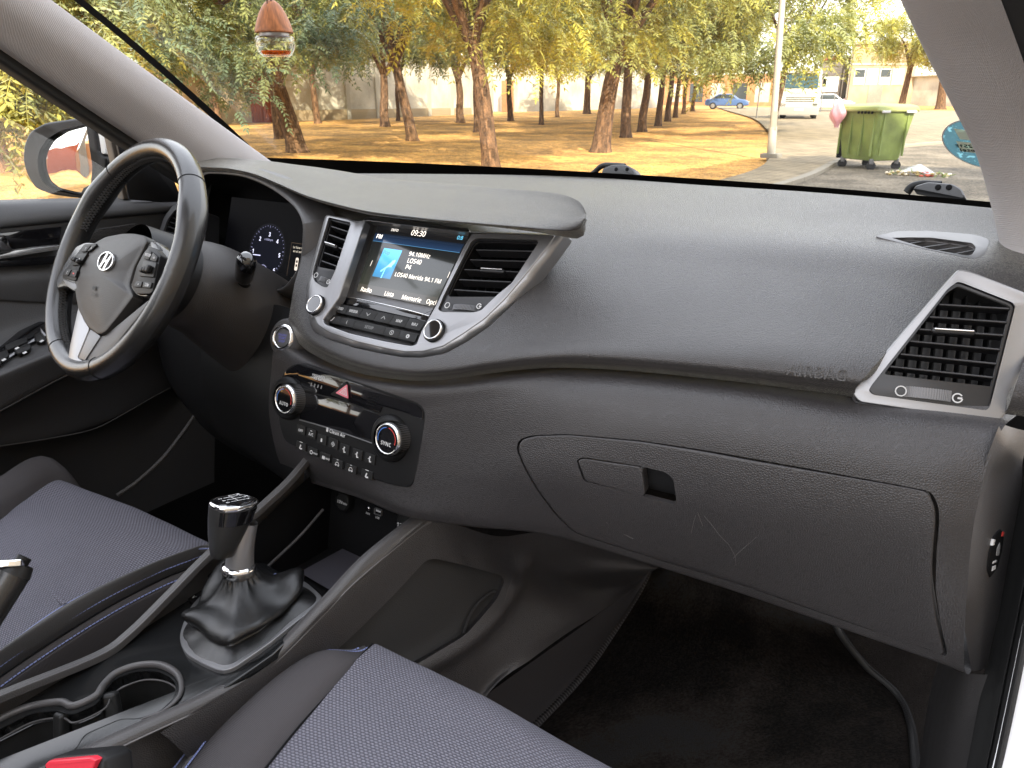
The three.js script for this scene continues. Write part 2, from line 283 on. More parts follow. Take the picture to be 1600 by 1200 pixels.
// seat cloth: a knit of small staggered lozenges
const knit = (u, v, n) => { const y = v * n, row = Math.floor(y), x = u * n * 0.55 + (row % 2) * 0.5, a = Math.abs((x - Math.floor(x)) - 0.5) * 2, b = Math.abs((y - row) - 0.5) * 2; return Math.max(0, 1 - a * a * 0.9 - b * b * 0.9); };
const knitT = noiseTex(512, (u, v) => 0.15 + 0.75 * knit(u, v, 40) + 0.1 * vnoise(u, v, 150)), knitC = noiseTex(512, (u, v) => { const k = knit(u, v, 40), w = vnoise(u, v, 150, 4); const q = 0.58 + 0.36 * k + 0.1 * w; return [q, q, q + 0.02]; }, true);
phys('seatCloth', { specularIntensity: 0.4, color: [0.19, 0.187, 0.212], roughness: 0.95, bumpMap: tiled(knitT, 0.115), bumpScale: 0.0012, map: tiled(knitC, 0.115) });
phys('seatSide', { specularIntensity: 0.4, color: [0.056, 0.052, 0.054], roughness: 0.95, bumpMap: tiled(noiseTex(256, (u, v) => 0.5 + 0.3 * Math.sin(u * 2 * Math.PI * 36) + 0.25 * Math.sin(v * 2 * Math.PI * 50)), 0.06), bumpScale: 0.0003 });
std('seatVinyl', { color: [0.052, 0.05, 0.05], roughness: 0.5, bumpMap: g1, bumpScale: 0.0002 });
phys('glassPane', { color: [0.97, 0.985, 0.975], transmission: 1, roughness: 0, thickness: 0, ior: 1.5, metalness: 0 });
// ---------- dashboard ----------
const dash = thing('dashboard', 'dark grey grained car dashboard with silver centre frame, touch screen and glovebox under the windscreen', 'dashboard', V(0, 0.6, -0.1));
// planes of the centre stack and the end vent
const FC = new Frame(V(0, 0.931, 0.027), V(1, 0, 0), V(0, 0.796, -0.606));
const FK = new Frame(V(0, 0.84, 0.075), V(1, 0, 0), V(0, 0.97, -0.236));
const aE = 0.258, FE = new Frame(atZ(1340, 620, -0.02), V(Math.cos(aE), 0, -Math.sin(aE)), V(0, 0.9, -0.42));
const frameOut = rpoly([[510, 336], [545, 342], [556, 347], [573, 344], [640, 352], [736, 363], [850, 366], [889, 365.5], [869, 394], [838, 434], [805, 475], [768, 510], [732, 535], [697, 554], [660, 560.5], [630, 560], [600, 555], [555, 545.5], [510, 531], [491, 518.5], [486, 507], [482.5, 483], [478.5, 468], [480, 446], [487, 422]], 6, 3);
// upper pad, from the windscreen down to the seam
const padG = surf([
  [...rowY([[545, 271, 1.066], [640, 271.5, 1.069], [780, 273, 1.071], [920, 277, 1.073], [1100, 289.5, 1.077], [1250, 299, 1.081], [1400, 311, 1.084], [1550, 325, 1.086], [1625, 333, 1.086]])],
  rowZ([[540, 292, -0.29], [660, 300, -0.3], [790, 306, -0.31], [930, 313, -0.32], [1125, 328, -0.33], [1265, 338, -0.325], [1410, 350, -0.315], [1555, 362, -0.3], [1625, 370, -0.29]]),
  rowZ([[478, 318, -0.11], [560, 330, -0.15], [680, 345, -0.17], [800, 348, -0.18], [935, 355, -0.19], [1145, 370, -0.205], [1280, 381, -0.21], [1420, 393, -0.21], [1558, 408, -0.205], [1628, 418, -0.2]]),
  rowZ([[474, 350, -0.085], [560, 370, -0.085], [690, 394, -0.085], [800, 398, -0.09], [925, 404, -0.105], [1155, 420, -0.135], [1290, 432, -0.145], [1400, 442, -0.15], [1520, 455, -0.16], [1628, 468, -0.165]]),
  rowZ([[472, 400, -0.045], [550, 430, -0.03], [660, 462, -0.015], [800, 462, -0.018], [915, 466, -0.032], [1160, 480, -0.065], [1285, 492, -0.078], [1385, 502, -0.086], [1500, 515, -0.095], [1625, 529, -0.1]]),
  rowZ([[460, 445, -0.005], [500, 500, 0.03], [590, 535, 0.052], [700, 535, 0.054], [790, 528, 0.045], [905, 523, 0.018], [1165, 540, -0.005], [1280, 552, -0.018], [1370, 560, -0.028], [1480, 570, -0.038], [1620, 584, -0.05]]),
  rowZ([[452, 492, 0.022], [486, 528, 0.055], [550, 559, 0.075], [630, 574, 0.082], [700, 572, 0.08], [765, 562, 0.072], [835, 553, 0.058], [900, 551, 0.042], [1000, 557, 0.028], [1172, 573, 0.013], [1345, 592, -0.006], [1460, 602, -0.02], [1620, 620, -0.04]]),
  rowZ([[449, 505, 0.022], [484, 540, 0.053], [548, 570, 0.07], [630, 586, 0.078], [700, 585, 0.076], [768, 575, 0.068], [838, 567, 0.055], [900, 566, 0.038], [1000, 572, 0.023], [1172, 589, 0.008], [1342, 609, -0.012], [1460, 622, -0.026], [1620, 640, -0.046]]),
  rowZ([[447, 514, 0.012], [482, 549, 0.043], [546, 579, 0.06], [630, 594, 0.068], [700, 593, 0.066], [770, 583, 0.058], [840, 576, 0.045], [900, 575, 0.028], [1000, 581, 0.013], [1172, 599, -0.002], [1340, 621, -0.022], [1460, 634, -0.036], [1620, 653, -0.056]]),
], 170, 110);
const padHit = finder(padG);
const endOut = rpoly([[1497, 420], [1520, 425], [1604, 458], [1622, 474], [1612, 530], [1576, 640], [1560, 660], [1536, 657], [1342, 628], [1330, 612], [1350, 588]], 8, 4);
const defOut = rpoly([[1366, 370], [1400, 362], [1450, 361.5], [1520, 367], [1546, 374], [1545, 392], [1534, 404], [1515, 405], [1440, 389]], 6, 3);
{
  const inner = (l, k) => { let x = 0, y = 0; l.forEach((p) => { x += p[0] / l.length; y += p[1] / l.length; }); return l.map((p) => [x + (p[0] - x) * k, y + (p[1] - y) * k]); };
  const rims = [];
  for (const [l, d] of [[pxLoop(inner(frameOut, 0.985), 260), 0.02], [pxLoop(inner(endOut, 0.985).map(([a, b]) => [Math.min(a, 1618), b]), 120), 0.012], [pxLoop(inner(defOut, 0.97), 80), 0.015]]) rims.push(hole(padG, l, d)[1]);
  part('upper_pad', [padG, ...rims], M.dashSkin, dash);
}
// raised AIRBAG letters
{ const h = padHit(1275, 583), X = padHit(1305, 586).p.sub(padHit(1250, 580).p).normalize(), f = new Frame(h.p, X, V(0, 1, 0).addScaledVector(h.n, -h.n.y));
  part('raised_lettering', [fonts.reg.generateShapes('AIRBAG', 0.0115)].flatMap((s) => { const g = new THREE.ExtrudeGeometry(s, { depth: 0.0012, bevelEnabled: false, curveSegments: 3 }); g.computeBoundingBox(); g.translate(-g.boundingBox.max.x / 2, -0.005, -0.0003); g.scale(1.0, 1, 1); return [f.put(g, -0.0002)]; }), M.dashSkin, dash); }
// lower panel
const lowG = surf([
  rowZ([[436, 512, -0.005], [478, 548, 0.026], [546, 578, 0.046], [630, 593, 0.052], [700, 592, 0.05], [770, 582, 0.042], [840, 575, 0.03], [900, 573.5, 0.014], [1000, 579.5, -0.002], [1172, 597.5, -0.016], [1340, 619.5, -0.036], [1460, 633, -0.05], [1590, 648, -0.07]]),
  rowZ([[428, 540, 0.04], [470, 562, 0.06], [545, 590, 0.072], [630, 606, 0.078], [700, 606, 0.076], [770, 597, 0.07], [840, 590, 0.058], [900, 590, 0.044], [1000, 596, 0.03], [1172, 615, 0.016], [1340, 640, -0.002], [1460, 653, -0.012], [1570, 665, -0.028]]),
  rowZ([[424, 580, 0.055], [470, 596, 0.072], [560, 622, 0.082], [640, 642, 0.084], [740, 630, 0.08], [860, 622, 0.07], [1000, 627, 0.05], [1172, 647, 0.036], [1340, 672, 0.02], [1460, 687, 0.008], [1553, 697, -0.004]]),
  rowZ([[420, 640, 0.06], [470, 656, 0.078], [560, 682, 0.09], [640, 702, 0.092], [740, 690, 0.088], [860, 676, 0.08], [1000, 686, 0.064], [1172, 707, 0.05], [1340, 734, 0.036], [1460, 752, 0.026], [1533, 766, 0.014]]),
  rowZ([[430, 700, 0.06], [480, 716, 0.08], [560, 742, 0.096], [640, 770, 0.1], [740, 752, 0.094], [860, 748, 0.086], [1000, 772, 0.066], [1172, 802, 0.05], [1340, 832, 0.036], [1460, 852, 0.028], [1516, 862, 0.018]]),
  rowZ([[440, 730, 0.05], [490, 748, 0.07], [560, 770, 0.09], [640, 800, 0.1], [740, 812, 0.092], [860, 824, 0.074], [1000, 862, 0.045], [1172, 916, 0.018], [1340, 972, -0.002], [1460, 1012, -0.01], [1506, 1030, -0.014]]),
  rowZ([[440, 734, 0.035], [490, 752, 0.058], [560, 774, 0.078], [640, 805, 0.085], [740, 820, 0.078], [860, 832, 0.06], [1000, 872, 0.03], [1172, 926, 0.0], [1340, 984, -0.02], [1460, 1026, -0.03], [1518, 1048, -0.034]]),
  rowZ([[440, 734, 0.035], [490, 752, 0.058], [560, 774, 0.078], [640, 805, 0.085], [740, 820, 0.078], [860, 832, 0.06], [1000, 872, 0.03], [1172, 926, 0.0], [1340, 984, -0.02], [1460, 1026, -0.03], [1518, 1048, -0.034]]).map((p) => p.add(V(0, 0.012, -0.06))),
  rowZ([[440, 734, 0.035], [490, 752, 0.058], [560, 774, 0.078], [640, 805, 0.085], [740, 820, 0.078], [860, 832, 0.06], [1000, 872, 0.03], [1172, 926, 0.0], [1340, 984, -0.02], [1460, 1026, -0.03], [1518, 1048, -0.034]]).map((p) => p.add(V(0, 0.03, -0.3))),
], 170, 110);
const lowHit = finder(lowG);
const gloveOut = pxLoop(rpoly([[806, 700], [811, 686], [832, 680], [885, 678], [1000, 688], [1100, 703], [1200, 720.5], [1400, 757], [1456, 768], [1467, 792], [1468, 812], [1463, 870], [1462, 920], [1469, 970], [1482, 1028], [1460, 1018], [1340, 977], [1172, 920], [1000, 866], [935, 845], [896, 832], [868, 805], [838, 765], [817, 728]], 9, 4), 220);
const climOut = rpoly([[466, 566], [500, 576], [560, 596], [655, 629], [666, 640], [666, 655], [652, 740], [643, 762], [610, 757], [520, 725], [446, 690], [437, 660], [437, 600], [447, 576]], 10, 4);
{
  const rims = [hole(lowG, gloveOut, 0.012)[1], hole(lowG, pxLoop(climOut.map(([a, b]) => [551 + (a - 551) * 0.985, 665 + (b - 665) * 0.985]), 160), 0.015)[1]];
  part('lower_panel', [lowG, ...rims], M.lowerSkin, dash);
}
// glovebox door with its latch
{
  let cx = 0, cy = 0; gloveOut.forEach((p) => { cx += p[0] / 220; cy += p[1] / 220; });
  const lp = gloveOut.map(([a, b]) => { const d = Math.hypot(a - cx, b - cy); const w = 3.2 + 2.6 * Math.max(0, Math.min(1, (a - 1435) / 25)); return [a + (cx - a) / d * w, b + (cy - b) / d * w]; });
  const latchOut = pxLoop(rpoly([[900, 718], [912, 714], [1000, 728], [1040, 738], [1052, 748], [1057, 782], [1054, 789], [1020, 780], [960, 763], [912, 752]], 6, 4), 90);
  const dg = panelOn(lowHit, lp, { lift: 0.0015, drop: 0.012, roll: 5, rings: 46, centre: [1120, 790] });
  const dHit = finder(dg), rim = hole(dg, latchOut, 0.006)[1];
  const door = part('glovebox_door', [dg, rim], M.lowerSkin, dash);
  part('latch_recess', panelOn(dHit, latchOut, { lift: -0.016, drop: 0.017, roll: 8, rings: 6 }), M.blackPlastic, door);
  const lq = pxLoop(rpoly([[902, 719], [912, 716.5], [998, 729], [1003, 733], [1008, 772], [1004, 777], [960, 764], [914, 751.5]], 5, 4), 80);
  part('latch', panelOn(dHit, lq, { lift: 0.0006, drop: 0.015, roll: 3, rings: 6 }), M.lowerSkin, door);
  // pale scuffs left by shoes and bags
  const sc = []; seed = 40;
  for (const l of [[[1090, 800], [1094, 812], [1098, 822]], [[1080, 833], [1084, 815], [1087, 805]], [[1100, 806], [1112, 820], [1124, 836], [1138, 850]], [[1146, 872], [1158, 860], [1182, 839]], [[1138, 850], [1148, 868], [1150, 884]], [[950, 818], [947, 816]], [[975, 835], [990, 842]]])
    sc.push(tube(l.map(([a, b]) => { const h = dHit(a, b); return h ? h.p.addScaledVector(h.n, 0.00005) : null; }).filter(Boolean), 0.00022, 20, 4));
  part('scuff_mark', sc, M.scuff, door);
}
// left end of the passenger seam: end cap beside the door
{
  const rows = [[[1562, 662, -0.035], [1570, 664, -0.045], [1582, 668, -0.06], [1598, 672, -0.09], [1622, 676, -0.16]], [[1556, 678, 0], [1564, 690, -0.012], [1572, 700, -0.022], [1582, 706, -0.05], [1600, 712, -0.12]], [[1536, 732, 0.008], [1541, 735, 0.0], [1546, 738, -0.01], [1556, 742, -0.035], [1597, 752, -0.13]], [[1526, 780, 0.012], [1532, 784, 0.004], [1539, 788, -0.008], [1552, 795, -0.035], [1590, 806, -0.13]], [[1515, 862, 0.015], [1522, 864, 0.007], [1532, 867, -0.006], [1546, 874, -0.03], [1576, 884, -0.12]], [[1507, 930, 0.006], [1514, 932, -0.002], [1526, 935, -0.014], [1540, 942, -0.035], [1563, 950, -0.1]], [[1504, 960, -0.002], [1511, 962, -0.01], [1525, 966, -0.024], [1538, 973, -0.04], [1556, 980, -0.09]], [[1518, 1048, -0.034], [1523, 1049, -0.04], [1530, 1048, -0.05], [1534, 1046, -0.06], [1541, 1044, -0.08]]];
  const g = surf(rows.map(rowZ), 24, 60), hit = finder(g);
  const cap = part('end_cap', g, M.trimSkin, dash);
  const h = hit(1555, 862); if (h) {
    const pl = (l, lift, r = 1.5, rings = 2) => panelOn(hit, pxLoop(l, 40), { lift, drop: lift + 0.001, roll: r, rings });
    const sw = part('airbag_switch', pl([[1545, 902], [1541, 889], [1544, 862], [1551, 838], [1561, 826], [1567, 832], [1564, 862], [1556, 888]], 0.0016, 2, 6), M.deepBlack, cap, 'black passenger airbag switch');
    part('key_slot', pl([[1553, 868], [1554, 856], [1559, 846], [1560, 856], [1557, 868]], 0.0022), M.greyPrint, sw);
    part('switch_print', [pl([[1547, 852], [1549, 842], [1552, 842], [1550, 852]], 0.0022), pl([[1546, 892], [1547, 884], [1553, 882], [1553, 889]], 0.0022), pl([[1547, 880], [1548, 876], [1554, 874], [1554, 878]], 0.0022)], M.white, sw);
    part('warning_mark', pl([[1561, 838], [1562, 831], [1566, 830], [1565, 838]], 0.0022), M.redPrint, sw);
  }
}
// ----- centre frame -----
const clip = [];
const openMain = rpoly([[572, 346], [736, 366], [722, 389], [701, 433], [682, 474], [671, 494], [658, 517], [650, 538], [642, 540], [598, 532], [545, 520], [507, 506], [504, 500], [530, 464]], 4, 3);
const ventR = rpoly([[744, 371.5], [838, 374.5], [842, 379], [800, 443], [779, 460], [764, 474], [752, 486], [740, 489], [690, 488], [683.5, 483], [694, 459], [720, 408], [735, 379]], [5, 5, 5, 4, 4, 6, 8, 6, 5, 4, 4, 5, 5], 4);
const ventL = rpoly([[513, 339], [546, 347], [549, 350], [524.5, 423], [512, 450], [504, 449], [491, 440], [487.5, 430], [489, 421]], 4, 3);
const inset = rpoly([[510, 336], [545, 342], [556, 347], [573, 344], [640, 352], [736, 363], [848, 366.2], [868, 367], [851, 392], [822, 428], [790, 466], [757, 498], [724, 521], [692, 541], [660, 549.5], [632, 550], [600, 544.5], [556, 534], [514, 520], [497, 509], [490, 497], [486, 480], [482, 466], [483, 446], [488.5, 422]], 6, 3);
const uShape = rpoly([[510, 336], [545, 342], [556, 347], [571, 344], [530, 464], [504, 500], [507, 506], [545, 520], [598, 532], [642, 540], [650, 538], [658, 517], [671, 494], [682, 474], [701, 433], [722, 389], [737, 364], [848, 366.2], [868, 367], [851, 392], [822, 428], [790, 466], [757, 498], [724, 521], [692, 541], [660, 549.5], [632, 550], [600, 544.5], [556, 534], [514, 520], [497, 509], [490, 497], [486, 480], [482, 466], [483, 446], [488.5, 422]], 4, 3);
const cFrame = part('centre_frame', slabPx(FC, uShape, 0.012, { lift: -0.006, at: 0.006, bevel: 0.0022, bs: 0.0015, seg: 4, holesPx: [shrink(ventR, 1.02), shrink(ventL, 1.02)] }), M.satinSilver, dash, 'satin silver frame around the screen and the two centre vents');
part('frame_flank', loops(inset.map(([a, b], i) => { const q = FC.px(a, b, 0.0052), [c, d] = frameOut[i], w = FC.px(c, d, -0.006), m = FC.px(a + (c - a) * 0.5, b + (d - b) * 0.5, 0.002); return [FC.p3(q.x, q.y, 0.0035), FC.p3(q.x, q.y, 0.005), FC.p3(m.x, m.y, 0.0015), FC.p3(w.x, w.y, -0.004), FC.p3(w.x, w.y, -0.02)]; })), M.satinSilver, cFrame);
// recess behind the frame
{ const w = (l, d0, d1) => loops(l.map(([a, b]) => { const q = FC.px(a, b); return [FC.p3(q.x, q.y, d0), FC.p3(q.x, q.y, (d0 + d1) / 2), FC.p3(q.x, q.y, d1)]; }));
  part('screen_surround', [w(pxLoop(openMain, 120).map(([a, b]) => [a, b < 372 ? b - 8 : b]), 0.001, -0.024), flat(FC, FC.poly(openMain.map(([a, b]) => [a, b < 372 ? b - 12 : b])), -0.022)], M.satinDark, dash);
  // screen
  const sc = rpoly([[592, 348], [738, 366.5], [724, 392], [682, 480], [557, 455]], 3, 3);
  const FS = new Frame(FC.p3(0, 0, -0.018), FC.x, FC.y);
  const Q = [FS.px(592, 348), FS.px(557.5, 455)], gl = { x0: Math.min(Q[0].x, Q[1].x) - 0.001, x1: 0.1, y0: Q[1].y, y1: Q[0].y };
  const cv = document.createElement('canvas'); cv.width = 1024; cv.height = 600; const c = cv.getContext('2d');
  const toC = (a, b) => { const q = FS.px(a, b); return [(q.x - gl.x0) / (gl.x1 - gl.x0) * 1024, (1 - (q.y - gl.y0) / (gl.y1 - gl.y0)) * 600]; };
  c.fillStyle = '#0b0b0c'; c.fillRect(0, 0, 1024, 600);
  const hy = toC(588, 377)[1], hy0 = toC(590, 364)[1];
  let gr = c.createLinearGradient(0, hy0, 0, hy); gr.addColorStop(0, '#0c1420'); gr.addColorStop(1, '#16263c'); c.fillStyle = gr; c.fillRect(0, hy0, 1024, hy - hy0);
  c.fillStyle = '#3f6f8f'; c.fillRect(0, hy - 2, 1024, 3);
  gr = c.createLinearGradient(0, hy, 0, 600); gr.addColorStop(0, '#121314'); gr.addColorStop(1, '#25261f'); c.fillStyle = gr; c.fillRect(0, hy + 1, 1024, 600 - hy);
  const fy = toC(566, 450)[1] - 34; c.fillStyle = '#302e29'; c.fillRect(0, fy, 1024, 600 - fy);
  c.fillStyle = '#e8ddd0'; c.textBaseline = 'middle';
  const tx = (s, a, b, h, col, w = '') => { const [x, y] = toC(a, b); c.font = w + Math.round(h * 1.25) + 'px sans-serif'; c.fillStyle = col ?? '#e8ddd0'; c.textAlign = 'center'; c.fillText(s, x, y); };
  tx('09:30', 654, 364.5, 50); tx('INFO', 617, 359.5, 26, '#b7b0a8', 'bold '); tx('FM', 593, 369.5, 38, undefined, 'bold ');
  tx('▮▮', 705, 370, 28); tx('0:8', 719, 371.5, 34, '#58a9c9');
  tx('94.10MHz', 655.5, 398.5, 40); tx('LOS40', 647.5, 408.5, 42); tx('P4', 638, 417.5, 42); tx('LOS40 Merida 94.1 FM', 652.5, 434, 38);
  tx('Radio', 572.5, 453, 40); tx('▲', 583, 455.5, 20); tx('Lista', 608, 459.5, 40); tx('Memorie', 643, 466.5, 40); tx('Opci', 674, 472, 40);
  tx('|◀◀', 583.5, 411, 40); tx('▶▶|', 698, 428, 40); tx('◆', 636.5, 397, 26); tx('▼', 633.5, 407.5, 24); tx('■', 630, 417.5, 26);
  const a0 = toC(601, 387.5), a1 = toC(587.5, 432.5), a2 = toC(628, 394); gr = c.createLinearGradient(0, a0[1], 0, a1[1]); gr.addColorStop(0, '#3a92c8'); gr.addColorStop(1, '#1d5a7c');
  c.fillStyle = gr; const ax = a0[0] - 4, aw = a2[0] - a0[0]; c.fillRect(ax, a0[1], aw, a1[1] - a0[1]);
  c.font = '44px sans-serif'; c.fillStyle = '#1a3d58'; c.textAlign = 'left'; c.fillText('Pop', ax + 8, a0[1] + 34);
  c.strokeStyle = '#6fb6d8'; c.lineWidth = 14; c.lineCap = 'round'; const h = a1[1] - a0[1]; c.beginPath(); c.moveTo(ax + aw * 0.35, a0[1] + h * 0.78); c.lineTo(ax + aw * 0.62, a0[1] + h * 0.58); c.stroke(); c.beginPath(); c.moveTo(ax + aw * 0.52, a0[1] + h * 0.7); c.lineTo(ax + aw * 0.5, a0[1] + h); c.lineWidth = 9; c.stroke();
  c.fillStyle = '#7cc0de'; c.beginPath(); c.ellipse(ax + aw * 0.78, a0[1] + h * 0.47, 16, 34, 0.5, 0, 7); c.fill(); c.beginPath(); c.moveTo(ax + aw * 0.55, a0[1] + h * 0.62); c.lineTo(ax + aw * 0.75, a0[1] + h * 0.36); c.lineTo(ax + aw * 0.82, a0[1] + h * 0.6); c.fill();
  const tex = new THREE.CanvasTexture(cv); tex.colorSpace = THREE.SRGBColorSpace;
  const g = flat(FS, FS.poly(sc), 0), uv = g.attributes.uv, p = g.attributes.position;
  for (let i = 0; i < p.count; i++) { const v = V(p.getX(i), p.getY(i), p.getZ(i)).sub(FS.o); uv.setXY(i, (v.dot(FS.x) - gl.x0) / (gl.x1 - gl.x0), (v.dot(FS.y) - gl.y0) / (gl.y1 - gl.y0)); }
  const sm = new THREE.MeshPhysicalMaterial({ name: 'screenGlow', color: 0x050505, roughness: 0.12, emissive: 0xffffff, emissiveMap: tex, emissiveIntensity: 1.1, clearcoat: 0.6, clearcoatRoughness: 0.05 });
  part('touch_screen_display', g, sm, dash, 'lit radio screen showing the time 09:30 and a station name');
  // ledge and gloss strip under the screen
  part('gloss_strip', slabPx(FC, [[531, 463.5], [560, 466.5], [600, 475], [640, 484.5], [672, 494], [667, 503], [640, 496], [600, 487], [560, 478.5], [525, 473]], 0.006, { lift: -0.016, at: -0.01, bevel: 0.001 }), M.pianoBlack, dash);
  part('strip_edge', tube([[530.5, 463.5], [545, 464.8], [560, 467.2], [600, 475.8], [640, 485.3], [672, 494.5]].map(([a, b]) => { const q = FC.px(a, b, -0.0105); return FC.p3(q.x, q.y, -0.0098); }), 0.0007, 40, 6), M.chrome, dash);
  // two rows of keys
  const L = (a, b, t) => [a[0] + (b[0] - a[0]) * t, a[1] + (b[1] - a[1]) * t];
  const quad = (a0, a1, b0, b1, cuts, names, size) => {
    let s = 0; cuts.concat(1).forEach((e, i) => {
      const q = [L(a0, a1, s), L(a0, a1, e), L(b0, b1, e), L(b0, b1, s)];
      const k = part('key', slab(FC, rpoly(FC.poly(q, -0.006).map((p) => [p.x, p.y]), 0.0008, 2), 0.009, { lift: -0.014, bevel: 0.0009, bs: 0.0005 }), M.keyBlack, dash);
      const m = FC.px((q[0][0] + q[1][0] + q[2][0] + q[3][0]) / 4, (q[0][1] + q[1][1] + q[2][1] + q[3][1]) / 4, -0.006);
      const nm = names[i];
      let gs = [];
      if (nm === 'v' || nm === '^') { const d = nm === 'v' ? 1 : -1; gs = [bar(FC, m.x - 0.0018, m.y, 0.0007, 0.0055, -0.0047, d * 0.75), bar(FC, m.x + 0.0018, m.y, 0.0007, 0.0055, -0.0047, -d * 0.75)]; }
      else if (nm === 'tel') gs = [bar(FC, m.x, m.y, 0.0014, 0.007, -0.0047, -0.6), bar(FC, m.x - 0.002, m.y - 0.0025, 0.003, 0.0014, -0.0047, 0.2)];
      else if (nm === 'gear') gs = [ringP(FC, m.x, m.y, 0.0029, 0.0017, -0.0047)];
      else if (nm === 'info') gs = [ringP(FC, m.x, m.y, 0.0034, 0.0007, -0.0047), bar(FC, m.x, m.y, 0.0008, 0.0035, -0.0047)];
      else gs = [print(FC, nm, m.x, m.y, size, { lift: -0.0047, sx: 0.9 })];
      part('key_print', gs, nm === 'SETUP' ? M.greyPrint : M.white, k);
      s = e;
    });
  };
  quad([524, 473.5], [666, 502.5], [515.5, 486], [656.5, 517.5], [0.16, 0.315, 0.48, 0.655, 0.825], ['RADIO', 'MEDIA', 'v', '^', 'MAP', 'NAV'], 0.0042);
  quad([512.5, 490.5], [654, 522.5], [507.5, 502.5], [648.5, 535.5], [0.155, 0.31, 0.645, 0.81], ['tel', '(', 'SETUP', 'info', 'gear'], 0.0045);
}
// ----- vents -----
function vent(fr0, outline, slats, tab, wheel, o = {}) {
  const fr = new Frame(fr0.p3(0, 0, 0.006), fr0.x, fr0.y);
  const louvre = o.louvre ?? outline, D = 0.05, w = (l, d0, d1) => loops(pxLoop(l, 70).map(([a, b]) => { const q = fr.px(a, b); return [fr.p3(q.x, q.y, d0), fr.p3(q.x, q.y, (d0 + d1) / 2), fr.p3(q.x, q.y, d1)]; }));
  const face = slab(fr, fr.poly(outline), 0.003, { lift: -0.006, bevel: 0.0008, holes: [fr.poly(louvre)] });
  const v = part('air_vent', [face, w(louvre, -0.003, -D), flat(fr, fr.poly(louvre), -D)], M.slatBlack, dash, o.label);
  const bars = (A, B, thick, deep, lift) => { const a = fr.px(...A), b = fr.px(...B), l = a.distanceTo(b), g = rbox(l, thick, deep, thick * 0.45); g.rotateX(-0.12); g.rotateZ(Math.atan2(b.y - a.y, b.x - a.x)); g.translate((a.x + b.x) / 2, (a.y + b.y) / 2, lift - deep / 2); return fr.put(g); };
  for (const [A, B] of slats) part('slat', bars(A, B, 0.0024, 0.016, -0.004), M.slatBlack, v);
  // upright vanes behind
  const qs = fr.poly(louvre), xs = qs.map((q) => q.x), ys = qs.map((q) => q.y), x0 = Math.min(...xs), x1 = Math.max(...xs), y0 = Math.min(...ys), y1 = Math.max(...ys), lp = qs.map((q) => [q.x, q.y]);
  for (let k = 1; k < (o.vanes ?? 8); k++) { const x = x0 + (x1 - x0) * k / (o.vanes ?? 8); let lo = 9, hi = -9; for (let y = y0; y < y1; y += 0.002) if (inside(lp, x, y)) { lo = Math.min(lo, y); hi = Math.max(hi, y); } if (hi - lo < 0.01) continue; const g = new THREE.BoxGeometry(0.0016, hi - lo, 0.018); g.translate(x, (hi + lo) / 2, -0.032); part('vane', fr.put(g), M.deepBlack, v); }
  { const a = fr.px(...tab[0]), b = fr.px(...tab[1]), g = rbox(a.distanceTo(b), 0.0062, 0.012, 0.0026); g.rotateZ(Math.atan2(b.y - a.y, b.x - a.x)); g.translate((a.x + b.x) / 2, (a.y + b.y) / 2, -0.006); part('tab', fr.put(g), M.slatBlack, v);
    const c = rbox(a.distanceTo(b) * 0.9, 0.002, 0.004, 0.0009); c.rotateZ(Math.atan2(b.y - a.y, b.x - a.x)); c.translate((a.x + b.x) / 2, (a.y + b.y) / 2 + 0.0008, 0.0008); part('tab_trim', fr.put(c), M.chrome, v); }
  { const a = fr.px(...wheel[0]), b = fr.px(...wheel[1]), r = a.distanceTo(b) / 2, m = a.clone().add(b).multiplyScalar(0.5), ang = Math.atan2(b.y - a.y, b.x - a.x), gs = [];
    const wh = o.wh ?? 0.0075, n = 26; for (let k = 0; k < n; k++) { const t = Math.PI * (k + 0.5) / n, g = new THREE.BoxGeometry(r * Math.PI / n * 0.72, 0.0062, 0.0012); g.translate(0, 0, r * 0.35); const gg = new THREE.BoxGeometry(r * Math.PI / n * Math.max(0.25, Math.sin(t)) * 0.6, wh, 0.001); gg.translate(-Math.cos(t) * r, 0, Math.sin(t) * 0.0045 - 0.0035); gs.push(gg); }
    const body = new THREE.CylinderGeometry(r, r, wh - 0.0005, 30, 1); body.scale(1, 1, 0.0045 / r); body.translate(0, 0, -0.0038); gs.push(body);
    const g = merge(gs); g.rotateZ(ang); g.translate(m.x, m.y, 0); part('thumb_wheel', fr.put(g), M.satinDark, v);
    const q = fr.px(...o.marks[0]), p2 = fr.px(...o.marks[1]); part('symbol', [ringP(fr, q.x, q.y, o.ms ?? 0.0042, 0.0011, 0.0004), ringP(fr, p2.x, p2.y, (o.ms ?? 0.0042) * 0.9, 0.0012, 0.0004, 0.6, 5.6), bar(fr, p2.x + 0.002, p2.y, 0.004, 0.0018, 0.0004)], M.white, v); }
  return v;
}
vent(FC, ventR, [[[741, 388.5], [831.6, 390.6]], [[731.5, 404], [820.6, 406.5]], [[722.5, 419.5], [808, 423]], [[714, 435.3], [796, 439]], [[706, 451.2], [782, 456]]], [[750, 421], [787, 423]], [[706, 479], [743, 481.5]],
  { louvre: rpoly([[745, 373.5], [836, 376.5], [839, 380], [799, 443], [776, 463], [700, 463], [697, 459], [721, 409], [737, 380]], 3, 3), label: 'right centre air vent with five slats', marks: [[699, 477], [748.5, 478.5]], vanes: 8 });
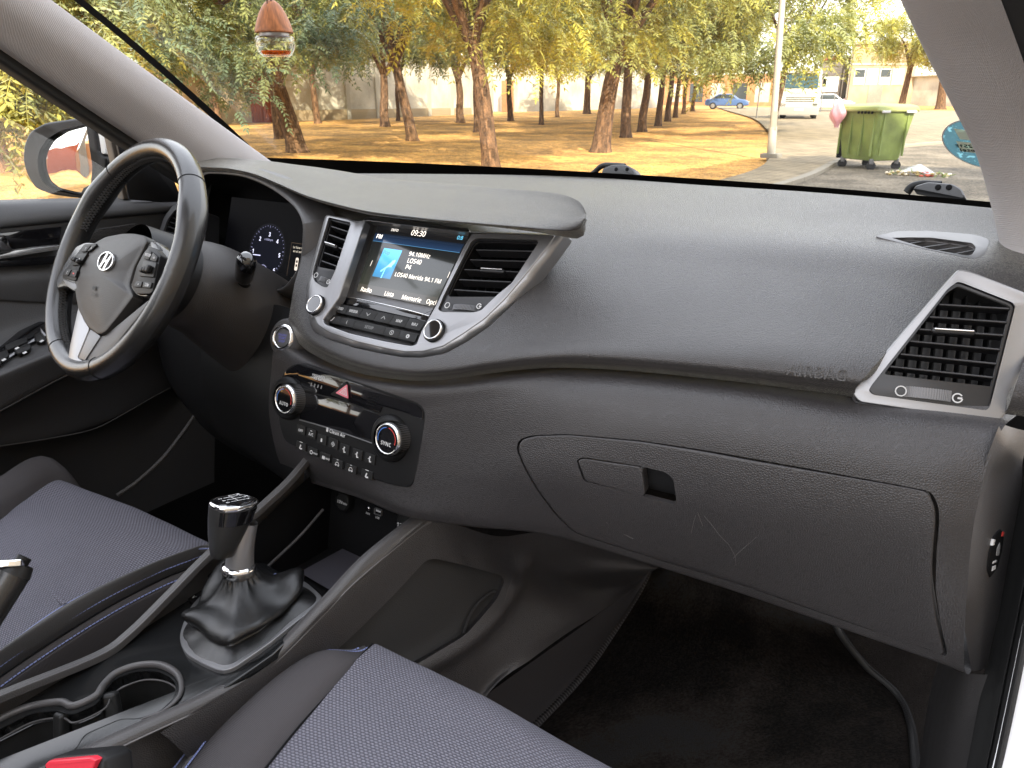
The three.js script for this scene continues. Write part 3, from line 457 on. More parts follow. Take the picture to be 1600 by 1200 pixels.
vent(FC, ventL, [[[514, 352], [545, 362]], [[510, 365], [541, 375.5]], [[506.5, 378.5], [536.5, 389.5]], [[502.5, 393], [532, 403]], [[498.5, 406], [527.5, 416.5]]], [[507, 379.5], [525.5, 385.5]], [[498, 434], [511, 439]],
  { louvre: rpoly([[514, 341.5], [545, 349], [547, 351.5], [523.5, 422], [494, 416], [494, 411]], 2, 3), label: 'left centre air vent with five slats', marks: [[494, 430], [513.5, 440.5]], vanes: 5, ms: 0.0042 });
// knobs of the centre frame
function knob(fr, px, py, r, h, o = {}) {
  const q = fr.px(px, py, h * 0.9), c = fr.p3(q.x, q.y, 0), up = fr.n;
  const k = part('knob', revolve([[0, h * 0.96], [r * 0.8, h * 0.96], [r * 0.82, h * 0.93], [r * 0.92, h * 0.93], [r * 0.95, h * 0.8], [r, h * 0.3], [r * 1.02, 0]], c, up, 48), o.mat ?? M.satinDark, dash, o.label);
  part('knob_cap', revolve([[0, h], [r * 0.76, h], [r * 0.8, h * 0.975], [r * 0.8, h * 0.9]], c, up, 40), M.pianoBlack, k);
  part('knob_ring', revolve([[r * 0.78, h * 0.95], [r * 0.8, h * 1.03], [r * 0.88, h * 1.03], [r * 0.93, h * 0.9]], c, up, 48), M.chrome, k);
  const ribs = []; for (let i = 0; i < 48; i++) { const a = i / 48 * Math.PI * 2, g = new THREE.BoxGeometry(0.0006, r * 0.07, h * 0.7); g.translate(0, r * 0.99, h * 0.45); g.rotateZ(a); g.translate(q.x, q.y, 0); ribs.push(fr.put(g)); }
  part('knurl', ribs, M.blackPlastic, k);
  if (o.collar) part('knob_collar', revolve([[r * 1.0, 0.0045], [r * 1.22, 0.0045], [r * 1.38, 0.001], [r * 1.4, -0.001]], c, up, 48), o.collarMat ?? M.satinSilver, k);
  return [k, q];
}
knob(FC, 676, 515, 0.0152, 0.013, { collar: true, label: 'tuning knob at the lower right of the screen' });
knob(FC, 491, 475, 0.0152, 0.013, { collar: true, label: 'volume knob at the lower left of the screen' });
{ const q = FC.px(688, 497); part('frame_print', [ringP(FC, FC.px(676, 515).x, FC.px(676, 515).y, 0.026, 0.0008, 0.0043, 1.0, 2.2), bar(FC, FC.px(652, 538).x, FC.px(652, 538).y, 0.001, 0.005, 0.0043, -0.3), bar(FC, FC.px(656, 538).x, FC.px(656, 538).y, 0.0022, 0.005, 0.0043, -0.3)], M.blackPrint, cFrame); }
// ----- end vent -----
{
  const inn = rpoly([[1494, 441], [1502, 442], [1581, 473], [1586, 480], [1547, 634], [1540, 641], [1366, 617], [1357.5, 609], [1362, 600], [1478, 453]], 5, 3);
  { const top = [[1331, 606], [1336, 621], [1346, 629], [1440, 642.5], [1536, 657], [1550, 655], [1563, 640], [1580, 590]], bot = [[1330, 613], [1333, 636], [1346, 644], [1440, 658], [1540, 674], [1557, 676], [1568, 660], [1587, 602]]; part('frame_skirt', surf([rowOf(FE, top, 0.0035), rowOf(FE, top.map(([a, b], i) => [a + (bot[i][0] - a) * 0.15, b + (bot[i][1] - b) * 0.15]), 0.0015), rowOf(FE, bot, -0.012)], 50, 8), M.satinSilver, dash); }
  part('vent_frame', slabPx(FE, endOut, 0.026, { lift: -0.021, at: 0.004, bevel: 0.002, bs: 0.0015, seg: 4, holesPx: [shrink(inn, 1.03)] }), M.satinSilver, dash, 'satin silver frame of the vent beside the passenger door');
  vent(FE, inn, [[[1468, 475.5], [1581, 482.5]], [[1453, 495], [1578, 504]], [[1437, 514.5], [1573.5, 524.5]], [[1422, 533], [1568, 547]], [[1407.5, 553.5], [1563, 569.5]], [[1391, 573], [1557, 591]]], [[1456, 515], [1525, 519.5]], [[1415, 611], [1487, 619]],
    { louvre: rpoly([[1496, 445], [1503, 446], [1578, 475], [1582, 481], [1551, 605], [1384, 586], [1381, 582], [1480, 455]], 3, 3), label: 'outer air vent beside the passenger door with six slats', marks: [[1407.5, 611], [1496, 622]], vanes: 9, ms: 0.0052, wh: 0.0105 });
}
// demister slot on top of the pad
{
  const h = padHit(1352, 383) ?? padHit(1340, 390), f = new Frame(padHit(1460, 410)?.p ?? h.p, V(1, 0, 0).addScaledVector(h.n, -h.n.x), h.n.clone().cross(V(1, 0, 0)).negate());
  const fd = new Frame(atZ(1455, 385, -0.235), V(1, 0.005, -0.02), V(0, 0.22, -1).normalize());
  const inn = rpoly([[1390, 372.5], [1420, 371.5], [1455, 372], [1520, 380.5], [1527, 388], [1520, 400], [1510, 401], [1450, 390.5]], 4, 3);
  const v = part('demister_vent', [slabPx(fd, defOut, 0.004, { lift: -0.003, bevel: 0.001, holesPx: [inn] }), loops(pxLoop(inn, 60).map(([a, b]) => { const q = fd.px(a, b); return [fd.p3(q.x, q.y, 0), fd.p3(q.x, q.y, -0.02), fd.p3(q.x, q.y, -0.04)]; }))], M.edgeGloss, dash, 'slim demister outlet on the dashboard top near the right pillar');
  part('duct', flat(fd, fd.poly(inn), -0.03), M.deepBlack, v);
  for (const [A, B] of [[[1410, 382], [1455, 374]], [[1438, 386.5], [1490, 379]], [[1460, 391.5], [1526, 381.5]], [[1487, 397], [1528, 389]]]) part('slat', tube([A, B].map(([a, b]) => { const q = fd.px(a, b, -0.003); return fd.p3(q.x, q.y, -0.004); }), 0.0011, 4, 6), M.satinDark, v);
}
// ----- climate panel -----
{
  const body = part('climate_panel', slabPx(FK, climOut, 0.014, { lift: -0.012, bevel: 0.002, seg: 3 }), M.blackPlastic, dash, 'gloss black climate control panel below the screen');
  part('gloss_face', slabPx(FK, rpoly([[468, 569], [500, 579], [560, 599], [654, 632], [664, 642], [663, 656], [640, 646], [600, 634], [596, 646], [540, 625], [478, 610], [470, 597], [446, 596], [448, 580]], 4, 3), 0.002, { lift: 0.0018, bevel: 0.0006 }), M.pianoBlack, body);
  part('readout', slabPx(FK, rpoly([[480, 613], [545, 629], [598, 649], [592, 676], [590, 692], [540, 675], [470, 655], [474, 630]], 3, 3), 0.0015, { lift: 0.0012, bevel: 0.0005 }), M.pianoBlack, body);
  const L = 0.0042;
  part('panel_print', [printPx(FK, 'PASSENGER', 498, 588, 0.0034, { lift: L }), printPx(FK, 'AIR BAG', 497, 592.5, 0.0034, { lift: L }), printPx(FK, 'Clean Air', 527, 677, 0.0052, { lift: L }), bar(FK, FK.px(515, 671).x, FK.px(515, 671).y, 0.004, 0.006, L)], M.white, body);
  part('belt_lamp_print', [0, 1, 2, 3].map((k) => { const q = FK.px(490 + k * 5.2, 600.5 + k * 1.4); return bar(FK, q.x, q.y, 0.002, 0.005, L, -0.2); }), M.greyPrint, body);
  // hazard button
  const tri = rpoly([[543, 600.5], [545, 623], [525, 614]], 1.2, 2), tr2 = rpoly([[546, 595], [549, 627], [521, 616]], 2, 2);
  const hz = part('hazard_button', slabPx(FK, tr2, 0.003, { lift: 0.0035, bevel: 0.0008 }), M.blackPlastic, body);
  part('red_triangle', slabPx(FK, tri, 0.0012, { lift: 0.0062, at: 0.006, bevel: 0.0003 }), std('hazardRed', { color: [0.62, 0.16, 0.2], roughness: 0.35 }), hz);
  const tq = FK.poly(tri, 0.0075), tc = tq.reduce((a, b) => a.clone().add(b)).multiplyScalar(1 / tq.length);
  for (const [k, w] of [[0.62, 0.46], [0.3, 0.18]]) { const s = new THREE.Shape(tq.map((p) => tc.clone().lerp(p, k))); s.holes.push(new THREE.Path(tq.map((p) => tc.clone().lerp(p, w)))); part('triangle_outline', FK.put(new THREE.ShapeGeometry(s), 0.0077), M.white, hz); }
  // small sensor slots
  for (let k = 0; k < 5; k++) { const q = FK.px(588 - k * 1.3, 617 + k * 4), g = rbox(0.017, 0.0012, 0.001, 0.0004, q.x, q.y, 0.0042); part('sensor_slot', FK.put(g), M.deepBlack, body); }
  // ledge
  part('ledge_edge', tube([[468, 656], [500, 665], [540, 678], [591, 696]].map(([a, b]) => { const q = FK.px(a, b, 0.003); return FK.p3(q.x, q.y, 0.003); }), 0.0009, 30, 6), M.satinDark, body);
  // two temperature dials, each on a round pod
  for (const [px, py, text] of [[446, 624, 'AUTO'], [606, 686, 'SYNC']]) {
    const q0 = FK.px(px + 7, py - 2); const pc = FK.p3(q0.x, q0.y, 0);
    part('dial_pod', revolve([[0.0225, 0.012], [0.027, 0.0115], [0.0305, 0.008], [0.032, 0.003], [0.0325, -0.004]], pc, FK.n, 48), M.blackPlastic, body);
    const [k, q] = knob(FK, px, py, 0.0228, 0.022, { label: text === 'AUTO' ? 'driver side temperature dial marked AUTO' : 'passenger side temperature dial marked SYNC', mat: M.satinDark });
    part('dial_print', print(FK, text, q.x, q.y - 0.006, 0.0052, { lift: 0.0224 }), M.white, k);
    part('warm_arc', ringP(FK, q.x, q.y, 0.0158, 0.0011, 0.0224, -0.3, 1.75), M.redPrint, k); part('cool_arc', ringP(FK, q.x, q.y, 0.0158, 0.0011, 0.0224, 1.7, 1.75), M.bluePrint, k);
  }
  // two rows of keys with white symbols
  const sym = (f, x, y, n, l) => { const out = []; if (n === 'off') return [print(f, 'OFF', x, y, 0.0038, { lift: l })]; if (n === 'ac') return [print(f, 'A/C', x, y, 0.0042, { lift: l }), bar(f, x, y + 0.005, 0.004, 0.001, l)]; if (n === 'seat') return [bar(f, x - 0.001, y, 0.0022, 0.0065, l, -0.35), bar(f, x + 0.0012, y - 0.0026, 0.0045, 0.002, l, 0.2), bar(f, x, y + 0.007, 0.006, 0.001, l)]; if (n === 'fan') { for (let k = 0; k < 4; k++) out.push(ringP(f, x + Math.cos(k * 1.57) * 0.0019, y + Math.sin(k * 1.57) * 0.0019, 0.0017, 0.0007, l)); return out; } if (n === 'man') return [ringP(f, x, y + 0.0035, 0.0013, 0.0013, l), bar(f, x - 0.0005, y, 0.002, 0.005, l, 0.2), bar(f, x + 0.001, y - 0.0028, 0.004, 0.0015, l, 0.15), bar(f, x - 0.0026, y + 0.001, 0.0025, 0.0009, l, 0.5)]; if (n === 'car') return [ringP(f, x, y, 0.0036, 0.0008, l, 0, 3.2), bar(f, x, y - 0.0008, 0.0085, 0.0009, l), ringP(f, x - 0.0024, y - 0.0012, 0.0012, 0.0007, l), ringP(f, x + 0.0024, y - 0.0012, 0.0012, 0.0007, l), bar(f, x, y + 0.0065, 0.003, 0.0009, l)]; if (n === 'front') return [ringP(f, x - 0.002, y, 0.003, 0.0012, l), print(f, 'FRONT', x + 0.0065, y, 0.0023, { lift: l })]; if (n === 'rear') return [bar(f, x - 0.0025, y, 0.0055, 0.0045, l), print(f, 'REAR', x + 0.006, y, 0.0025, { lift: l })]; return [bar(f, x, y, 0.003, 0.005, l)]; };
  const rowK = (pts, names, w, h) => pts.forEach(([a, b], i) => { const q = FK.px(a, b, 0.004), sl = Math.atan2(0.006, 0.06) * 0, k = part('key', FK.put(rbox(w, h, 0.004, 0.0006, q.x, q.y, 0.002)), M.keyBlack, body); part('key_print', sym(FK, q.x, q.y - 0.001, names[i], 0.0042), M.white, k); });
  rowK([[470, 671.5], [486, 677.5], [502.5, 686.5], [520.5, 693], [538, 702], [558, 710], [578, 717]], ['off', 'ac', 'temp', 'fan', 'man', 'man', 'man'], 0.0182, 0.0135);
  rowK([[470, 697], [488, 706], [507.5, 714.5], [527, 724.5], [548, 733], [573, 741.5]], ['seat', 'front', 'rear', 'car', 'car', 'seat'], 0.0205, 0.0115);
}
// ----- cluster hood (brow) -----
{
  const front = [[285, 262, -0.15], [308, 261, -0.135], [330, 261.5, -0.125], [357, 263, -0.115], [396, 271, -0.105], [434, 286, -0.095], [476, 304, -0.07], [520, 317, -0.045], [575, 329.5, -0.022], [640, 338, -0.01], [690, 343.5, -0.006], [805, 353.5, -0.008], [862, 358.5, -0.01], [892, 359, -0.016], [909, 353, -0.026], [915, 342, -0.036]];
  const bx = [[288, 252, -0.72], [312, 249.5, -0.7], [350, 247, -0.655], [420, 252, -0.58], [460, 257, -0.53], [500, 262, -0.47], [545, 269, -0.38], [594, 278, -0.265]].map(([a, b, x]) => [a, b, atX(a, b, x).z]);
  const back = [...bx, [650, 283, -0.225], [712, 287.5, -0.19], [757, 291, -0.165], [806, 295.5, -0.14], [869, 302, -0.1], [898, 311, -0.07], [910, 321, -0.052], [916, 334, -0.042]];
  const mix = (k, dy, dz) => front.map((a, i) => [a[0] + (back[i][0] - a[0]) * k, a[1] + (back[i][1] - a[1]) * k + dy, a[2] + (back[i][2] - a[2]) * k + dz]);
  const F3 = rowZ(front), tp = (i) => Math.min(1, Math.max(0.05, (front.length - 1 - i) / 7) ** 1.6);
  const rows = [F3.map((p, i) => p.clone().add(V(0, -0.012, -0.1 * tp(i)))), F3.map((p, i) => p.clone().add(V(0, -0.008 * tp(i), -0.016 * tp(i)))), F3.map((p) => p.clone().add(V(0, -0.002, -0.003))), F3, rowZ(mix(0.1, 0, 0.004)), rowZ(mix(0.25, 0, 0.006)), rowZ(mix(0.5, 0, 0.004)), rowZ(mix(0.8, 0, 0)), rowZ(back), rowZ(back).map((p, i) => p.add(V(0, -0.012 * tp(i), -0.012 * tp(i)))), rowZ(back).map((p, i) => p.add(V(0, -0.05 * tp(i), -0.02 * tp(i))))];
  part('cluster_hood', surf(rows, 110, 70), M.dashSkin, dash, 'padded hood over the instruments, running on above the screen');
}
// ----- instrument cluster -----
{
  const bez = [[473, 350, -0.055], [473.5, 364, -0.052], [470.5, 402, -0.045], [463, 424, -0.04], [446, 447, -0.035], [430, 453, -0.035], [412, 446, -0.04], [385, 430, -0.05], [340, 412, -0.07], [300, 395, -0.085], [285, 350, -0.11], [290, 300, -0.135], [317, 275, -0.135], [338, 271.5, -0.13], [377, 275.5, -0.12], [407, 286, -0.112], [434, 301, -0.1], [457, 320, -0.08], [468, 335, -0.065]];
  const N = 120, R = spline(rowZ(bez), N, true).slice(0, N), c = V(-0.39, 0.985, -0.09), D = V(0, -0.02, -0.09);
  const st = R.map((p) => { const out = p.clone().sub(c).setZ(0).normalize(); const q = (a, z) => p.clone().addScaledVector(out, a).add(V(0, 0, z)); const hi = out.y > 0 || out.x < -0.3 ? 0.24 + 0.76 * Math.max(0, 1 - 2.2 * Math.max(out.y, -out.x)) : 1; return [q(0.05 * hi, -0.045), q(0.022 * Math.max(0.5, hi), -0.012), q(0.007, -0.001), q(0.002, 0.0015), q(-0.001, -0.0005), q(-0.006, -0.02), p.clone().lerp(c, 0.06).add(D), c.clone().add(D).add(V(0, 0, -0.012))]; });
  const hood = part('cluster_bezel', loops(st.map((s) => s.slice(0, 5))), M.trimSkin, dash);
  part('cluster_tunnel', loops(st.map((s) => s.slice(4))), M.deepBlack, dash);
  const FG = new Frame(V(-0.4, 0.95, -0.14), V(1, 0, 0), V(0, 0.95, -0.31));
  const cv = document.createElement('canvas'); cv.width = 1024; cv.height = 512; const x = cv.getContext('2d'); x.fillStyle = '#010102'; x.fillRect(0, 0, 1024, 512);
  const S = 1024 / 0.36, C = (a, b) => { const q = FG.px(a, b); return [(q.x + 0.16) * S, (0.09 - q.y) * S]; };
  const [gx, gy] = C(417, 392), r = 0.047 * S; x.strokeStyle = '#15151c'; x.lineWidth = 4; x.beginPath(); x.arc(gx, gy, r * 1.05, 0, 7); x.stroke();
  x.fillStyle = '#05060e'; x.beginPath(); x.arc(gx, gy, r, 0, 7); x.fill();
  x.font = 'bold 30px sans-serif'; x.textAlign = 'center'; x.textBaseline = 'middle'; x.fillStyle = '#c8c8dc';
  for (const [t, a, b] of [['3', 421.5, 366.5], ['2', 406.5, 373], ['4', 433.5, 377.5], ['5', 436.5, 399], ['6', 428, 422.5], ['1', 395.5, 392]]) x.fillText(t, ...C(a, b));
  x.strokeStyle = '#70708a'; x.lineWidth = 3; for (let k = 0; k < 31; k++) { const a = Math.PI * (0.78 + k / 30 * 1.44), m = k % 5 ? 0.95 : 0.9; x.beginPath(); x.moveTo(gx + Math.cos(a) * r * m, gy + Math.sin(a) * r * m); x.lineTo(gx + Math.cos(a) * r, gy + Math.sin(a) * r); x.stroke(); }
  x.strokeStyle = '#b9b9d8'; x.lineWidth = 5; x.beginPath(); x.moveTo(...C(395, 397.5)); x.lineTo(...C(407, 399)); x.stroke();
  x.fillStyle = '#a0a0bd'; x.font = '15px sans-serif'; x.fillText('x1000rpm', ...C(420, 374.5));
  x.fillStyle = '#d01010'; x.font = 'bold 26px sans-serif'; x.fillText('▮', ...C(424, 387.5)); x.fillText('( )', ...C(430.5, 443.5)); x.fillStyle = '#e8c8b8'; x.beginPath(); x.arc(...C(447, 440.5), 15, 0, 7); x.fill(); x.fillStyle = '#b01818'; x.fillRect(C(447, 440.5)[0] - 9, C(447, 440.5)[1] - 3, 18, 6);
  { const [a, b] = C(410.5, 420.5); x.strokeStyle = '#9090b0'; x.lineWidth = 3; x.beginPath(); x.arc(a, b + 14, 36, 3.6, 5.8); x.stroke(); x.beginPath(); x.moveTo(a, b + 14); x.lineTo(a - 2, b - 14); x.stroke(); x.fillStyle = '#4048a0'; x.beginPath(); x.arc(a + 30, b + 12, 6, 0, 7); x.fill(); }
  x.fillStyle = '#c9bfae'; x.font = '17px sans-serif'; x.textAlign = 'left'; x.fillText('La llave no', ...C(458, 385.5)); x.fillText('en el vehículo', ...C(458, 392)); x.fillStyle = '#b8aca0'; { const [a, b] = C(463, 413); x.beginPath(); x.roundRect ? x.roundRect(a - 10, b - 34, 22, 66, 8) : x.rect(a - 10, b - 34, 22, 66); x.fill(); x.fillStyle = '#111'; x.fillRect(a - 5, b - 20, 12, 12); x.fillRect(a - 5, b, 12, 12); }
  x.strokeStyle = '#4a3d30'; x.lineWidth = 2; x.strokeRect(C(456, 379)[0], C(456, 379)[1], 160, 175);
  const tex = new THREE.CanvasTexture(cv); tex.colorSpace = THREE.SRGBColorSpace;
  const g = new THREE.PlaneGeometry(0.36, 0.18); g.translate(0.02, 0, 0); FG.put(g);
  part('instrument_display', g, new THREE.MeshPhysicalMaterial({ name: 'gaugeGlow', color: 0x020202, roughness: 0.7, specularIntensity: 0.25, emissive: 0xffffff, emissiveMap: tex, emissiveIntensity: 0.8 }), dash, 'unlit instrument faces with a rev counter and red lamps');
}
// ----- left end of the dashboard: vent behind the wheel, panel under the column -----
{
  const FL = new Frame(atZ(268, 350, -0.11), V(Math.cos(0.26), 0, Math.sin(0.26)), V(0, 0.9, -0.42));
  const out = rpoly([[246, 380], [259, 340], [274, 320], [308, 317], [306, 380], [296, 400]], 5, 3), inn = rpoly([[253, 378], [264, 344], [277, 327], [303, 323], [301, 376], [293, 392]], 4, 3);
  part('vent_frame', slabPx(FL, out, 0.02, { lift: -0.016, bevel: 0.002, holesPx: [inn] }), M.satinDark, dash, 'vent frame behind the steering wheel');
  const v = part('air_vent', [loops(pxLoop(inn, 40).map(([a, b]) => { const q = FL.px(a, b); return [FL.p3(q.x, q.y, 0), FL.p3(q.x, q.y, -0.05)]; })), flat(FL, FL.poly(inn), -0.04)], M.blackPlastic, dash);
  for (let k = 0; k < 5; k++) { const a = FL.px(262 - k * 2.5, 342 + k * 8), b = FL.px(302, 346 + k * 8); const g = rbox(a.distanceTo(b), 0.0024, 0.012, 0.001); g.translate((a.x + b.x) / 2, (a.y + b.y) / 2, -0.008); part('slat', FL.put(g), M.slatBlack, v); }
  part('side_panel', surf([[V(-0.78, 1.06, -0.28), V(-0.7, 1.075, -0.22), V(-0.66, 1.07, -0.19), V(-0.62, 1.06, -0.17)], [V(-0.775, 0.99, -0.2), V(-0.7, 0.99, -0.16), V(-0.66, 0.98, -0.14), V(-0.61, 0.96, -0.13)], [V(-0.76, 0.86, -0.1), V(-0.68, 0.87, -0.06), V(-0.56, 0.87, -0.03), V(-0.4, 0.87, -0.02)], [V(-0.74, 0.72, -0.08), V(-0.65, 0.7, -0.03), V(-0.5, 0.68, 0.0), V(-0.2, 0.68, 0.0)], [V(-0.74, 0.62, -0.12), V(-0.65, 0.58, -0.08), V(-0.5, 0.56, -0.06), V(-0.2, 0.56, -0.03)]], 40, 40), M.blackPlastic, dash);
  part('knee_panel', surf([[V(-0.46, 0.87, -0.05), V(-0.33, 0.885, -0.03), V(-0.26, 0.9, -0.015), V(-0.2, 0.9, -0.01)], [V(-0.46, 0.8, 0.0), V(-0.34, 0.8, 0.02), V(-0.24, 0.81, 0.035), V(-0.14, 0.82, 0.05)], [V(-0.46, 0.7, 0.01), V(-0.34, 0.7, 0.03), V(-0.24, 0.7, 0.05), V(-0.125, 0.7, 0.07)], [V(-0.46, 0.6, -0.03), V(-0.34, 0.6, -0.01), V(-0.24, 0.6, 0.01), V(-0.12, 0.6, 0.03)], [V(-0.46, 0.58, -0.2), V(-0.34, 0.58, -0.2), V(-0.24, 0.58, -0.2), V(-0.12, 0.58, -0.2)]], 40, 40), M.blackPlastic, dash);
}
// start button
{
  const p = atZ(445, 528, 0.035), f = new Frame(p, V(1, 0, -0.15), V(0, 0.93, -0.36)), n = f.n;
  part('button_housing', revolve([[0.016, 0.004], [0.025, 0.004], [0.03, -0.002], [0.034, -0.02], [0.036, -0.05]], p, n, 40), M.trimSkin, dash);
  const b = part('start_button', revolve([[0, 0.0052], [0.0125, 0.0052], [0.014, 0.004], [0.0145, 0.0]], p, n, 40), M.satinDark, dash, 'round engine start button with a bright ring');
  part('button_ring', revolve([[0.0145, 0.0045], [0.0152, 0.0075], [0.0185, 0.0075], [0.0215, 0.003], [0.022, 0.0]], p, n, 48), M.chrome, b);
  part('button_print', [print(f, 'ENGINE', 0, 0.004, 0.0031, { lift: 0.0056 }), print(f, 'START', 0, -0.0005, 0.0036, { lift: 0.0056 }), print(f, 'STOP', 0, -0.0055, 0.0036, { lift: 0.0056 })], std('violetPrint', { color: [0.16, 0.17, 0.5], roughness: 0.5 }), b);
}
// ---------- steering wheel ----------
{
  const C = V(-0.3683, 0.9927, 0.1654), t = 0.537, yw = -0.1024, n = V(Math.sin(yw) * Math.cos(t), Math.sin(t), Math.cos(t) * Math.cos(yw)).normalize(), X = V(Math.cos(yw), 0, -Math.sin(yw)), Y = n.clone().cross(X);
  const sw = thing('steering_wheel', 'black leather three-spoke steering wheel with stitched rim and silver lower spoke', 'steering wheel', C);
  const R = 0.172, on = (a, r = R, h = 0) => C.clone().addScaledVector(X, Math.cos(a) * r).addScaledVector(Y, Math.sin(a) * r).addScaledVector(n, h);
  const P = [], nu = 160, nv = 20;
  const thick = (a) => { const d = (x) => Math.exp(-(((a - x + 3 * Math.PI) % (2 * Math.PI) - Math.PI) ** 2) / 0.03); return 0.017 + 0.0022 * (d(0.52) + d(Math.PI - 0.52)) - 0.0004; };
  for (let j = 0; j <= nv; j++) { P.push([]); for (let i = 0; i <= nu; i++) { const a = i / nu * 2 * Math.PI, b = j / nv * 2 * Math.PI, k = thick(a); P[j].push(on(a, R + Math.cos(b) * k * 0.95, Math.sin(b) * k * 1.12)); } }
  const rim = part('rim', gridGeo(P, nu, nv), M.wheelLeather, sw);
  for (const a of [0.82, Math.PI - 0.82, -1.15, Math.PI + 1.15]) { const k = thick(a), pts = []; for (let j = 0; j < 24; j++) { const b = j / 24 * 2 * Math.PI; pts.push(on(a, R + Math.cos(b) * (k * 0.95 + 0.0002), Math.sin(b) * (k * 1.12 + 0.0002))); } part('leather_seam', tube(pts, 0.0005, 48, 5, true), M.deepBlack, rim); }
  const st = []; const S = (a, b) => { const k = thick(a); return on(a, R + Math.cos(b) * (k * 0.95 + 0.0003), Math.sin(b) * (k * 1.12 + 0.0003)); };
  for (let i = 0; i < 190; i++) { const a = i / 190 * 2 * Math.PI, da = 2 * Math.PI / 190, m = Math.PI - 0.12; if ((a > 2.95 && a < 3.5) || a < 0.25 || a > 6.05 || (a > 4.3 && a < 5.1)) continue; st.push(tube([S(a, m - 0.26), S(a + da * 0.5, m), S(a + da * 1.1, m + 0.26)], 0.0013, 3, 5), tube([S(a, m + 0.26), S(a + da * 0.5, m + 0.03), S(a + da * 1.1, m - 0.26)], 0.0011, 3, 5)); }
  part('stitching', st, M.thread, rim, undefined, 'stuff');
  // hub and spokes
  const FW = new Frame(C.clone().addScaledVector(n, 0.012), X, Y), hit = (a, b) => FW.hit(a, b);
  const hub = pxLoop(rpoly([[153, 379], [168, 371], [194, 366], [212, 366], [230, 369.5], [234, 377], [226, 393], [212, 421], [204.5, 447], [209, 458], [212, 464], [190, 493], [169, 519], [162, 523], [155, 523], [140, 512], [125, 484], [121, 463], [118.5, 437], [125, 417], [138, 393]], 4, 3), 160);
  const cover = part('airbag_cover', panelOn(hit, hub, { lift: 0.004, drop: 0.012, roll: 7, rings: 16, dome: 0.009, centre: [172, 435] }), std('hubSkin', { color: [0.034, 0.033, 0.032], roughness: 0.5, bumpMap: g1, bumpScale: 0.0002 }), sw);
  // emblem: an oval with a slanted letter
  const FB = new Frame(C.clone().addScaledVector(n, 0.026), X, Y), e = FB.px(166, 408.5);
  { const out = [], inn = []; for (let i = 0; i < 48; i++) { const a = i / 48 * 2 * Math.PI; out.push([e.x + Math.cos(a) * 0.0235, e.y + Math.sin(a) * 0.0145]); inn.push([e.x + Math.cos(a) * 0.0212, e.y + Math.sin(a) * 0.0122]); }
    const em = part('emblem', slab(FB, out, 0.003, { holes: [inn], bevel: 0.0009, lift: -0.001 }), M.chrome, sw, 'chrome oval badge with a slanted letter');
    const H = [[-0.0105, -0.0095], [-0.0055, -0.0112], [-0.0022, -0.0022], [0.0035, -0.0005], [0.0012, -0.0118], [0.0065, -0.0112], [0.0125, 0.0085], [0.0082, 0.0105], [0.0048, 0.0028], [-0.001, 0.0012], [0.001, 0.0118], [-0.0042, 0.0116]].map(([a, b]) => [e.x + a * 1.08, e.y + b * 1.0]);
    part('emblem_letter', slab(FB, H, 0.003, { bevel: 0.0008, lift: -0.001 }), M.chrome, em);
    const back = []; for (let i = 0; i < 40; i++) { const a = i / 40 * 2 * Math.PI; back.push([e.x + Math.cos(a) * 0.022, e.y + Math.sin(a) * 0.013]); } part('emblem_ground', slab(FB, back, 0.003, { bevel: 0.0005, lift: -0.0035 }), M.hubSkin, em); }
  { const q = FB.px(147, 450), z = FB.px(146, 460); part('raised_print', [bar(FB, q.x, q.y, 0.008, 0.006, 0.0006), print(FB, 'SRS', z.x, z.y, 0.005, { lift: 0.0004 })], M.blackPlastic, cover); }
  const slabW = (name, l, depth, lift, m, r = 3, b = 0.0025, parent = sw, label) => part(name, slabPx(FW, rpoly(l, r, 3), depth, { at: lift, lift: lift - depth, bevel: b, bs: b * 0.8 }), m, parent, label);
  const rs = slabW('spoke', [[230, 382], [237, 373], [247, 384], [251, 412], [240, 446], [229, 466], [212, 463], [200, 450]], 0.02, 0.001, M.wheelLeather, 6, 0.006);
  const ls = slabW('spoke', [[155, 379], [134, 377], [118, 384], [100, 412], [86, 440], [88, 452], [100, 447], [118, 458], [124, 430]], 0.022, 0.001, M.wheelLeather, 5, 0.005);
  const rp = slabW('key_pad', [[234, 385], [243, 388], [251, 398], [246, 420], [238.5, 455], [234, 459], [212, 459], [205, 446], [214, 415], [225, 394]], 0.01, 0.006, M.blackPlastic, 3, 0.001);
  const lp = slabW('key_pad', [[152, 380.5], [132, 381], [123, 392], [113, 407], [98, 427], [97, 434], [118, 439], [124, 417], [137, 394]], 0.01, 0.006, M.blackPlastic, 3, 0.001);
  const key = (par, l, s, t) => { const k = slabW('key', l, 0.006, 0.0085, M.keyBlack, 1.5, 0.0008, par); let x = 0, y = 0; l.forEach((p) => { x += p[0] / l.length; y += p[1] / l.length; }); const q = FW.px(x, y, 0.009); part('key_print', s === 'red' ? bar(FW, q.x, q.y, 0.006, 0.002, 0.0089) : s ? [print(FW, s, q.x, q.y, 0.0042, { lift: 0.0089 })] : [bar(FW, q.x, q.y + 0.001, 0.003, 0.0022, 0.0089)], s === 'red' ? M.redPrint : M.white, k); return k; };
  key(rp, [[231, 389.5], [237, 393.5], [232, 406], [223.5, 404]], 'MODE'); key(rp, [[239, 394], [246, 401], [243.5, 409], [233.5, 406]], '<>'); key(rp, [[224, 407], [244, 410], [239.5, 433], [216.5, 431]], ''); key(rp, [[213, 439], [222, 440], [220, 448.5], [208, 448]], '*'); key(rp, [[224, 440], [237, 441], [234.5, 450], [222, 449]], 'LIM');
